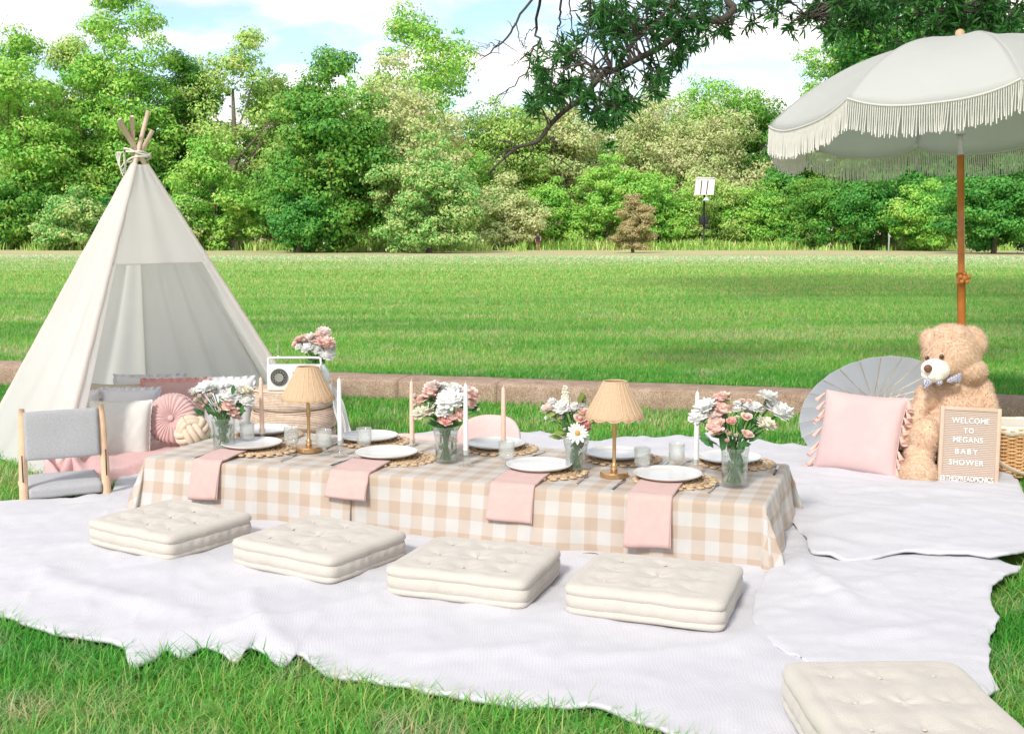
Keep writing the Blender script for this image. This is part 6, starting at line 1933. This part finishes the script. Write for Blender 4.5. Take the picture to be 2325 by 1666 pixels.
# person walking far away
PYY = 80.0
wp = A(1222, 566, PYY); wz = float(ground_z(wp[0], PYY))
wh = A(1222, 528, PYY)[2] - wz
M_skin = pm('skin', (.52, .30, .21), .6, .03)
per = thing('person', 'person in a dark top and brown shorts walking along the far edge of the lawn', 'person', (wp[0], PYY, wz), -.3)
u_ = wh / 1.72
def skin_body():
    v = {'pel': (0, 0, .92), 'wst': (0, 0, 1.08), 'chs': (0, -.01, 1.30), 'nck': (0, -.02, 1.46), 'hd0': (0, -.03, 1.55), 'hd1': (0, -.035, 1.64), 'hd2': (0, -.03, 1.70),
         'hl': (-.09, 0, .90), 'kl': (-.10, -.12, .50), 'al': (-.10, .06, .10), 'tl': (-.10, -.08, .03), 'hr': (.09, 0, .90), 'kr': (.10, .03, .50), 'ar': (.10, .26, .14), 'tr': (.10, .16, .03),
         'sl': (-.18, -.01, 1.38), 'el': (-.24, .06, 1.12), 'wl': (-.24, .00, .90), 'fl': (-.24, -.03, .82), 'sr': (.18, -.01, 1.38), 'er': (.24, -.02, 1.12), 'wr': (.23, -.18, .98), 'fr': (.23, -.24, .95)}
    r = dict(pel=.13, wst=.12, chs=.14, nck=.055, hd0=.075, hd1=.095, hd2=.06, hl=.09, kl=.058, al=.04, tl=.035, hr=.09, kr=.058, ar=.04, tr=.035, sl=.06, el=.042, wl=.03, fl=.03, sr=.06, er=.042, wr=.03, fr=.03)
    e = [('pel', 'wst'), ('wst', 'chs'), ('chs', 'nck'), ('nck', 'hd0'), ('hd0', 'hd1'), ('hd1', 'hd2'), ('pel', 'hl'), ('hl', 'kl'), ('kl', 'al'), ('al', 'tl'), ('pel', 'hr'), ('hr', 'kr'), ('kr', 'ar'), ('ar', 'tr'),
         ('chs', 'sl'), ('sl', 'el'), ('el', 'wl'), ('wl', 'fl'), ('chs', 'sr'), ('sr', 'er'), ('er', 'wr'), ('wr', 'fr')]
    ks = list(v); me = bpy.data.meshes.new('body')
    me.from_pydata([tuple(np.array(v[k]) * u_) for k in ks], [(ks.index(a), ks.index(b)) for a, b in e], [])
    o = link_mesh('body', me, M_skin, per)
    md = o.modifiers.new('skin', 'SKIN')
    for i, k in enumerate(ks):
        me.skin_vertices[0].data[i].radius = (r[k] * u_, r[k] * u_)
        me.skin_vertices[0].data[i].use_root = (k == 'pel')
    sb = o.modifiers.new('sub', 'SUBSURF'); sb.levels = sb.render_levels = 1
    return v
pv = skin_body()
tpc = MB(); tpc.lathe([(.17, .88), (.165, 1.0), (.155, 1.1), (.18, 1.3), (.15, 1.42), (.07, 1.47)], 16)
for sx in (-1, 1): tpc.tube(np.array([(sx * .15, -.01, 1.40), (sx * .20, .02, 1.30), (sx * .235, .03, 1.16)]), [.07, .066, .06], 10)
tp_o = tpc.build('top', pm('dark_shirt', (.04, .035, .04), .9), per); tp_o.scale = (u_,) * 3
shc = MB(); shc.lathe([(.15, .80), (.165, .88), (.165, .97)], 16)
shc.tube(np.array([(-.09, 0, .90), (-.10, -.07, .64)]), [.115, .098], 10); shc.tube(np.array([(.09, 0, .90), (.10, .02, .64)]), [.115, .098], 10)
sh_o = shc.build('shorts', pm('brown_shorts', (.20, .11, .05), .9), per); sh_o.scale = (u_,) * 3
hr_o = MB().ball((0, -.012, 1.665), (.105, .115, .085), 14, 9).build('hair', pm('brown_hair', (.09, .05, .03), .8), per); hr_o.scale = (u_,) * 3
# ------------------------------------------------------------------ flowers
def petal_mat(name, c, c2, tr=.42):
    return leaf_mat(name, [np.array(c) * .93, c, c2, np.minimum(np.array(c2) * 1.06, .88)], .14, clump=20., rough=.7)
M_fw = petal_mat('white_petal', (.84, .835, .81), (.87, .87, .85), .5)
M_fcr = petal_mat('cream_petal', (.78, .74, .60), (.82, .79, .68), .3)
M_fpk = petal_mat('pink_petal', (.84, .56, .49), (.86, .68, .61), .3)
M_fco = petal_mat('coral_petal', (.82, .42, .38), (.84, .55, .49), .28)
M_fbl = petal_mat('blush_petal', (.85, .69, .63), (.86, .79, .74), .3)
M_fyl = pm('flower_disc', (.55, .33, .08), .9, .2, 200.)
M_fgn = pm('bud_green', (.22, .30, .10), .7, .2, 60.)
M_stem = pm('stem_green', (.055, .15, .035), .6, .25, 40.)
M_fleaf = leaf_mat('bouquet_leaf', [(.03, .11, .045), (.055, .18, .06), (.10, .26, .08), (.20, .36, .13)], .25, clump=12., rough=.45)
M_lleaf = leaf_mat('lime_leaf', [(.14, .24, .05), (.24, .34, .08), (.36, .42, .14), (.46, .46, .22)], .35, clump=12., rough=.5)

def petals(rs, layers, wid, n_cup=0.25, jit=.10):
    """layers: (count, length, elevation, curl); flower of radius 1 opening along +z"""
    V, F = [], []
    for (cnt, ln, elv, curl) in layers:
        a0 = rs.uniform(0, 6)
        for k in range(cnt):
            a = a0 + 2 * PI * k / cnt + rs.normal() * .12
            e = elv + rs.normal() * jit; l = ln * rs.uniform(.86, 1.08)
            d = np.array([math.cos(a), math.sin(a), 0]); s = np.array([-math.sin(a), math.cos(a), 0]); z = np.array([0, 0, 1.0])
            b = len(V)
            p = np.zeros(3) + d * .04
            ang = e
            st = [(0, .35), (.45, 1.0), (.8, .85), (1.0, .28)]
            pts = [p]
            for i in range(3):
                dl = (st[i + 1][0] - st[i][0]) * l
                pts.append(pts[-1] + (d * math.cos(ang) + z * math.sin(ang)) * dl); ang += curl / 3
            for (t, w_), q in zip(st, pts):
                ww = wid * l * w_ / 2
                cup = n_cup * ww
                V += [q - s * ww + z * cup, q + s * ww + z * cup]
            for i in range(3): F.append((b + 2 * i, b + 2 * i + 1, b + 2 * i + 3, b + 2 * i + 2))
    return np.array(V), np.array(F)
CH, CA, RO, RB, DA, BT = 'chrysanthemum', 'carnation', 'rose', 'rosebud', 'daisy', 'button'
rsf = np.random.RandomState(55)
PROTO = {}
def proto(kind, mat):
    key = (kind, mat.name)
    if key in PROTO: return PROTO[key]
    out = []
    for v in range(2):
        if kind == 'chrysanthemum':
            V, F = petals(rsf, [(20, 1.0, .10, .25), (19, .98, .32, .3), (17, .88, .58, .35), (15, .74, .85, .4), (12, .58, 1.1, .4), (9, .42, 1.3, .3)], .36)
        elif kind == 'daisy':
            V, F = petals(rsf, [(17, 1.0, .08, -.05), (14, .94, .18, 0)], .27)
        elif kind == 'carnation':
            V, F = petals(rsf, [(12, 1.0, .15, .5), (12, .95, .45, .5), (11, .85, .75, .6), (9, .72, 1.0, .6), (8, .55, 1.25, .5)], .62, .1, .22)
        elif kind == 'rose':
            V, F = petals(rsf, [(6, 1.0, .28, .75), (6, .92, .62, .75), (5, .82, .92, .7), (5, .70, 1.12, .6), (4, .60, 1.3, .45), (3, .52, 1.42, .3)], .95, .38, .06)
        elif kind == 'rosebud':
            V, F = petals(rsf, [(4, 1.0, .95, .75), (4, 1.0, 1.15, .6), (3, .95, 1.35, .4)], .75, .4, .05)
        elif kind == 'button':
            V, F = petals(rsf, [(14, 1.0, .05, .4), (12, .85, .5, .4), (10, .65, .9, .4), (7, .5, 1.2, .3)], .34)
        if kind in ('chrysanthemum', 'carnation', 'rose'):            # the closed heart behind the petals
            b = MB(); b.ball((0, 0, .20), (.50, .50, .34) if kind != 'rose' else (.42, .42, .45), 12, 8)
            bv = np.concatenate(b.v); bf = np.array([f for f in b.f if len(f) == 4])
            F = np.concatenate([F, bf + len(V)]); V = np.concatenate([V, bv])
        me = raw_mesh(kind, V, F, smooth=True)
        out.append(me)
    PROTO[key] = out
    return out

def look(d, roll):
    q = Vector(d).to_track_quat('Z', 'Y').to_euler()
    return q

def bouquet(label, base, ptop, y, z_in, heads, leaves, neck_r, stems_in=True, seed=0, lime=()):
    """heads: (px, py, radius px, kind, material, depth shift); stems run down into the vase at base"""
    rs = np.random.RandomState(seed)
    heads = list(heads) + [(q[0] + rs.uniform(-11, 11), q[1] + rs.uniform(-4, 12), q[2] * .9, q[3], q[4], q[5] + .045) for q in heads if q[2] >= 12 and q[3] in (CH, CA)]
    root = thing('bouquet', label, 'bouquet', base)
    B = np.array(base)
    neck = np.array([0, 0, ptop])
    cen = np.mean([A(h[0], h[1], y) for h in heads], axis=0) - B
    ext = max(abs(A(h[0], h[1], y)[0] - B[0]) for h in heads) + .02
    for i, (px, py, rp, kind, mat, dy) in enumerate(heads):
        p = A(px, py, y + dy) - B
        r = rp / FPX * y * 1.28
        d = (p - np.array([0, 0, ptop * .6])); d = d / np.linalg.norm(d) * .9 + np.array([0, -.42, .38]) + rs.normal(size=3) * .14
        if kind == 'daisy': d = np.array([-.05, -1, .12])
        if kind == 'spike':
            o = MB()
            hgt = r * 4.4
            for k in range(120):
                t = rs.uniform(0, 1); a = rs.uniform(0, 2 * PI); q = r * (1 - .55 * t ** 2)
                o.ball((q * math.cos(a), q * math.sin(a), (t - .5) * hgt), r * .22, 6, 4)
            o.lathe([(r * .8, -hgt / 2), (r * .85, 0), (r * .4, hgt * .48)], 10)
            f = o.build('flower_spike', mat, root, loc=p)
        else:
            pr = proto(kind, mat)
            f = link_mesh(kind, pr[i % 2], mat, root, p, look(d, 0))
            f.scale = (r, r, r)
            if kind == 'daisy':
                MB().ball((0, 0, .10), (.27, .27, .12), 12, 8).build('flower_centre', M_fyl, f)
            if kind in ('rosebud', 'rose', 'carnation'):
                cal = MB(); cal.lathe([(.06, -.35), (.22, -.22), (.30, .0), (.36, .12 if kind == 'rosebud' else .02)], 8, cap=False)
                cal.build('calyx', M_fgn if kind == 'rosebud' else M_stem, f)
        # stem
        a = rs.uniform(0, 2 * PI); nq = neck_r * .75 * math.sqrt(rs.uniform(0, 1))
        nk = neck + np.array([p[0] / ext * neck_r * .75, rs.uniform(-.8, .8) * neck_r * .8, -.004])
        ft = np.array([-p[0] / ext * neck_r * .55 + rs.normal() * .006, rs.uniform(-.6, .6) * neck_r, z_in])
        dn = np.array(d) / np.linalg.norm(d)
        st = spline([p - dn * r * .15, p * .55 + nk * .45 + np.array([0, 0, .01]), nk, ft], 16)
        w_ = MB(); w_.tube(st, .0026 if rp > 9 else .0019, 6, cap=False)
        so_ = w_.build('stem', M_stem, root)
    def leaf(p, d, ln, wd, mat, nrm):
        d = d / np.linalg.norm(d); s = np.cross(d, nrm); s /= np.linalg.norm(s) + 1e-9; u = np.cross(s, d)
        V = []
        for t, q, zc in ((0, .12, 0), (.25, .8, .03), (.5, 1, .04), (.78, .65, .01), (1, .03, -.07)):
            V += [p + d * ln * t - s * wd * q / 2 + u * zc * ln, p + d * ln * t + u * (zc - .03) * ln, p + d * ln * t + s * wd * q / 2 + u * zc * ln]
        F = []
        for k in range(4):
            for j in range(2): F.append((3 * k + j, 3 * k + j + 1, 3 * k + j + 4, 3 * k + j + 3))
        mb = MB(); mb.add(V, F); mb.build('leaf', mat, root)
    for (px, py) in leaves:
        for q in range(2):
            p = A(px, py, y + rs.uniform(-.03, .02)) - B
            d = p - np.array([0, 0, ptop * .9]); d = d / np.linalg.norm(d) + rs.normal(size=3) * .5
            l = rs.uniform(.045, .075)
            leaf(p - d / np.linalg.norm(d) * l * .5, d, l, l * .42, M_lleaf if (px, py) in lime else M_fleaf, rs.normal(size=3) * .6 + np.array([0, -1, .5]))
    if stems_in:                                              # foliage and cut stems standing in the water
        for q in range(26):
            a = rs.uniform(0, 2 * PI); z = rs.uniform(z_in + .01, ptop * .95)
            p = np.array([neck_r * .62 * math.cos(a), neck_r * .62 * math.sin(a), z])
            d = np.array([rs.normal() * .35, rs.normal() * .35, rs.uniform(.5, 1)])
            leaf(p, d, rs.uniform(.03, .05), rs.uniform(.012, .02), M_fleaf, rs.normal(size=3))
        for q in range(9):
            a = rs.uniform(0, 2 * PI)
            w_ = MB(); w_.tube(np.array([(neck_r * .7 * math.cos(a), neck_r * .7 * math.sin(a), ptop * 1.02), (-neck_r * .5 * math.cos(a + .6), -neck_r * .5 * math.sin(a + .6), z_in)]), .0026, 6, cap=False)
            w_.build('stem', M_stem, root)
    return root

def glass_vase(px, pbase, ptop, wtop, wbot, label):
    c = on(px, pbase)
    h = A(px, ptop, c[1])[2] - (TZ + .005)
    rt_, rb_ = wtop / 2 / FPX * c[1], wbot / 2 / FPX * c[1]
    root = thing('glass_vase', label, 'vase', (c[0], c[1], TZ + .0045), 0, 'glass vases with flowers')
    t_ = .003
    MB().lathe([(.001, 0), (rb_ * .96, 0), (rb_, .004), (rb_ * .99, h * .25), (rb_ * 1.0, h * .55), (rt_ * .97, h * .85), (rt_, h - .001), (rt_ - .001, h), (rt_ - t_, h - .001), (rt_ * .97 - t_, h * .85), (rb_ - t_, h * .55), (rb_ - t_, h * .2), (rb_ * .9, .014), (.001, .013)], 44, cap=False).build('glass', M_vase, root)
    wl = h * .74
    MB().lathe([(.001, .0145), (rb_ * .9, .0155), (rb_ - t_ - .001, h * .2), (rb_ - t_ - .001, h * .55), (rb_ + (rt_ - rb_) * .5 - t_ - .002, wl), (.001, wl)], 36, cap=False).build('water', M_water, root)
    return c, h, min(rt_, rb_) - .006

c, h, nr = glass_vase(509, 1018, 947, 56, 50, 'clear glass vase at the left end of the table')
bouquet('bouquet of white mums and pale pink buds in the leftmost glass vase', (c[0], c[1], TZ + .0045), h, c[1], .018,
        [(468, 882, 18, CH, M_fw, 0), (451, 888, 13, CH, M_fw, .02), (485, 889, 13, CH, M_fw, .03), (519, 901, 18, CH, M_fw, -.03), (557, 890, 17, CH, M_fcr, .01), (560, 911, 17, CH, M_fw, .0), (517, 879, 13, CH, M_fw, .04), (541, 890, 12, CH, M_fw, .03), (500, 886, 12, CA, M_fw, .04),
         (448, 912, 8, RB, M_fbl, -.01), (471, 916, 8, RB, M_fpk, -.03), (440, 897, 7, RB, M_fcr, 0), (478, 902, 9, RB, M_fbl, -.03), (490, 923, 8, RB, M_fbl, -.05), (499, 936, 7, RB, M_fbl, -.05), (456, 904, 8, RB, M_fbl, -.02), (465, 925, 6, RB, M_fpk, -.03),
         (519, 923, 14, CA, M_fpk, -.05), (531, 935, 12, CA, M_fpk, -.04)],
        [(452, 935), (462, 931), (472, 929), (502, 905), (508, 915), (541, 920), (549, 932), (529, 884), (515, 940), (485, 940), (500, 925)], nr, seed=1)
c, h, nr = glass_vase(1013, 1050, 966, 60, 50, 'clear glass vase left of the middle white candle')
bouquet('bouquet of big white mums and pink carnations in the middle glass vase', (c[0], c[1], TZ + .0045), h, c[1], .018,
        [(1022, 912, 27, CH, M_fw, -.04), (965, 938, 23, CH, M_fcr, -.03), (982, 884, 19, CA, M_fbl, .02), (1031, 886, 18, CH, M_fw, .02), (1008, 938, 17, CH, M_fw, -.05), (1066, 892, 16, CA, M_fbl, .02), (1005, 880, 14, CH, M_fw, .05), (1048, 905, 14, CH, M_fw, .0),
         (977, 895, 15, CA, M_fpk, -.02), (955, 911, 15, CA, M_fpk, 0), (1074, 898, 14, CA, M_fpk, 0), (1067, 917, 13, CA, M_fpk, 0), (1043, 942, 14, CA, M_fpk, -.05), (1013, 957, 13, CA, M_fco, -.06), (1025, 949, 11, CA, M_fpk, -.06), (1069, 930, 8, RB, M_fbl, 0), (1083, 933, 6, RB, M_fcr, 0), (943, 903, 8, RB, M_fbl, 0)],
        [(972, 921), (993, 950), (986, 962), (1036, 962), (978, 908), (990, 925), (1055, 935), (1000, 965), (1080, 925), (1025, 965)], nr, seed=2)
c, h, nr = glass_vase(1308, 1069, 988, 62, 50, 'clear glass vase just left of the right brass lamp')
bouquet('loose bouquet with a white daisy, coral roses and a pale flower spike', (c[0], c[1], TZ + .0045), h, c[1], .018,
        [(1285, 899, 8.5, 'spike', M_fcr, .02), (1275, 928, 18, CA, M_fw, -.01), (1255, 914, 10, CA, M_fw, .02), (1303, 927, 14, CA, M_fw, 0), (1320, 922, 12, CA, M_fw, .02), (1249, 930, 14, CA, M_fbl, 0), (1328, 910, 8, BT, M_fbl, .02), (1290, 930, 10, CA, M_fw, -.01),
         (1326, 940, 14, RO, M_fpk, -.02), (1316, 955, 14, RO, M_fpk, -.03), (1351, 956, 13, RO, M_fpk, -.02), (1328, 968, 12, RO, M_fco, -.04), (1336, 955, 6, RB, M_fbl, -.02), (1333, 976, 8, RO, M_fpk, -.03), (1311, 983, 19, DA, M_fw, -.075),
         (1241, 948, 5, BT, M_fw, 0), (1255, 953, 5, BT, M_fw, 0), (1276, 948, 6, BT, M_fcr, -.02), (1283, 978, 6, RB, M_fbl, -.03)],
        [(1252, 940), (1285, 952), (1270, 950), (1318, 903), (1325, 905), (1262, 992), (1268, 983), (1290, 990), (1300, 945), (1282, 962), (1278, 940)], nr, seed=3, lime=((1252, 940), (1318, 903), (1325, 905), (1262, 992), (1268, 983), (1290, 990), (1270, 950)))
c, h, nr = glass_vase(1667, 1104, 1014, 66, 60, 'clear glass vase at the right end of the table')
bouquet('wide bouquet of white mums and pink roses in the rightmost glass vase', (c[0], c[1], TZ + .0045), h, c[1], .018,
        [(1602, 926, 22, CH, M_fw, 0), (1586, 949, 20, CH, M_fw, -.01), (1742, 902, 19, CH, M_fw, .02), (1764, 939, 26, CH, M_fw, 0), (1738, 965, 20, CH, M_fcr, -.04), (1714, 928, 17, CH, M_fw, .02), (1693, 924, 13, CH, M_fw, .03), (1752, 920, 16, CH, M_fw, .03),
         (1671, 931, 10, BT, M_fw, -.01), (1674, 948, 6.5, BT, M_fcr, -.03), (1673, 917, 9, BT, M_fw, .02), (1642, 904, 15, CA, M_fpk, .01), (1643, 933, 18, CA, M_fpk, -.02), (1623, 946, 13, CA, M_fbl, -.02), (1627, 969, 20, CA, M_fpk, -.05), (1636, 920, 12, CA, M_fpk, .01),
         (1660, 960, 12, RO, M_fco, -.05), (1694, 950, 12, RO, M_fpk, -.03), (1695, 990, 13, RO, M_fpk, -.06), (1655, 988, 8, RB, M_fpk, -.06), (1652, 1004, 8, RB, M_fpk, -.06), (1670, 992, 7, RB, M_fbl, -.05), (1761, 965, 7, CA, M_fpk, .02), (1685, 910, 7, BT, M_fpk, .03), (1702, 911, 6, BT, M_fpk, .03), (1658, 1022, 6, RB, M_fco, -.02)],
        [(1632, 990), (1609, 1003), (1600, 998), (1714, 992), (1712, 954), (1720, 960), (1645, 950), (1650, 912), (1680, 970), (1640, 1005), (1665, 1005), (1690, 1008), (1705, 975)], nr, seed=4, lime=((1650, 912),))
pv_ = np.array([vx[0], PY + .02, PT])
bouquet('bunch of pink and white dahlias in the white vase on the poufs', tuple(pv_), vz, PY + .02, vz * .55,
        [(681, 772, 12, CH, M_fpk, 0), (703, 770, 15, CH, M_fbl, 0), (736, 756, 15, CH, M_fbl, .02), (738, 781, 19, CH, M_fpk, -.04), (681, 790, 10, CA, M_fw, -.01), (700, 792, 14, CH, M_fw, -.03), (713, 781, 13, CH, M_fw, .0), (741, 805, 17, CH, M_fw, -.02), (718, 797, 12, CA, M_fw, -.03), (751, 792, 11, CH, M_fw, .02), (720, 766, 12, CH, M_fpk, .03)],
        [(703, 816), (724, 821), (712, 812), (716, 822), (735, 818), (698, 822)], .034, stems_in=False, seed=5)
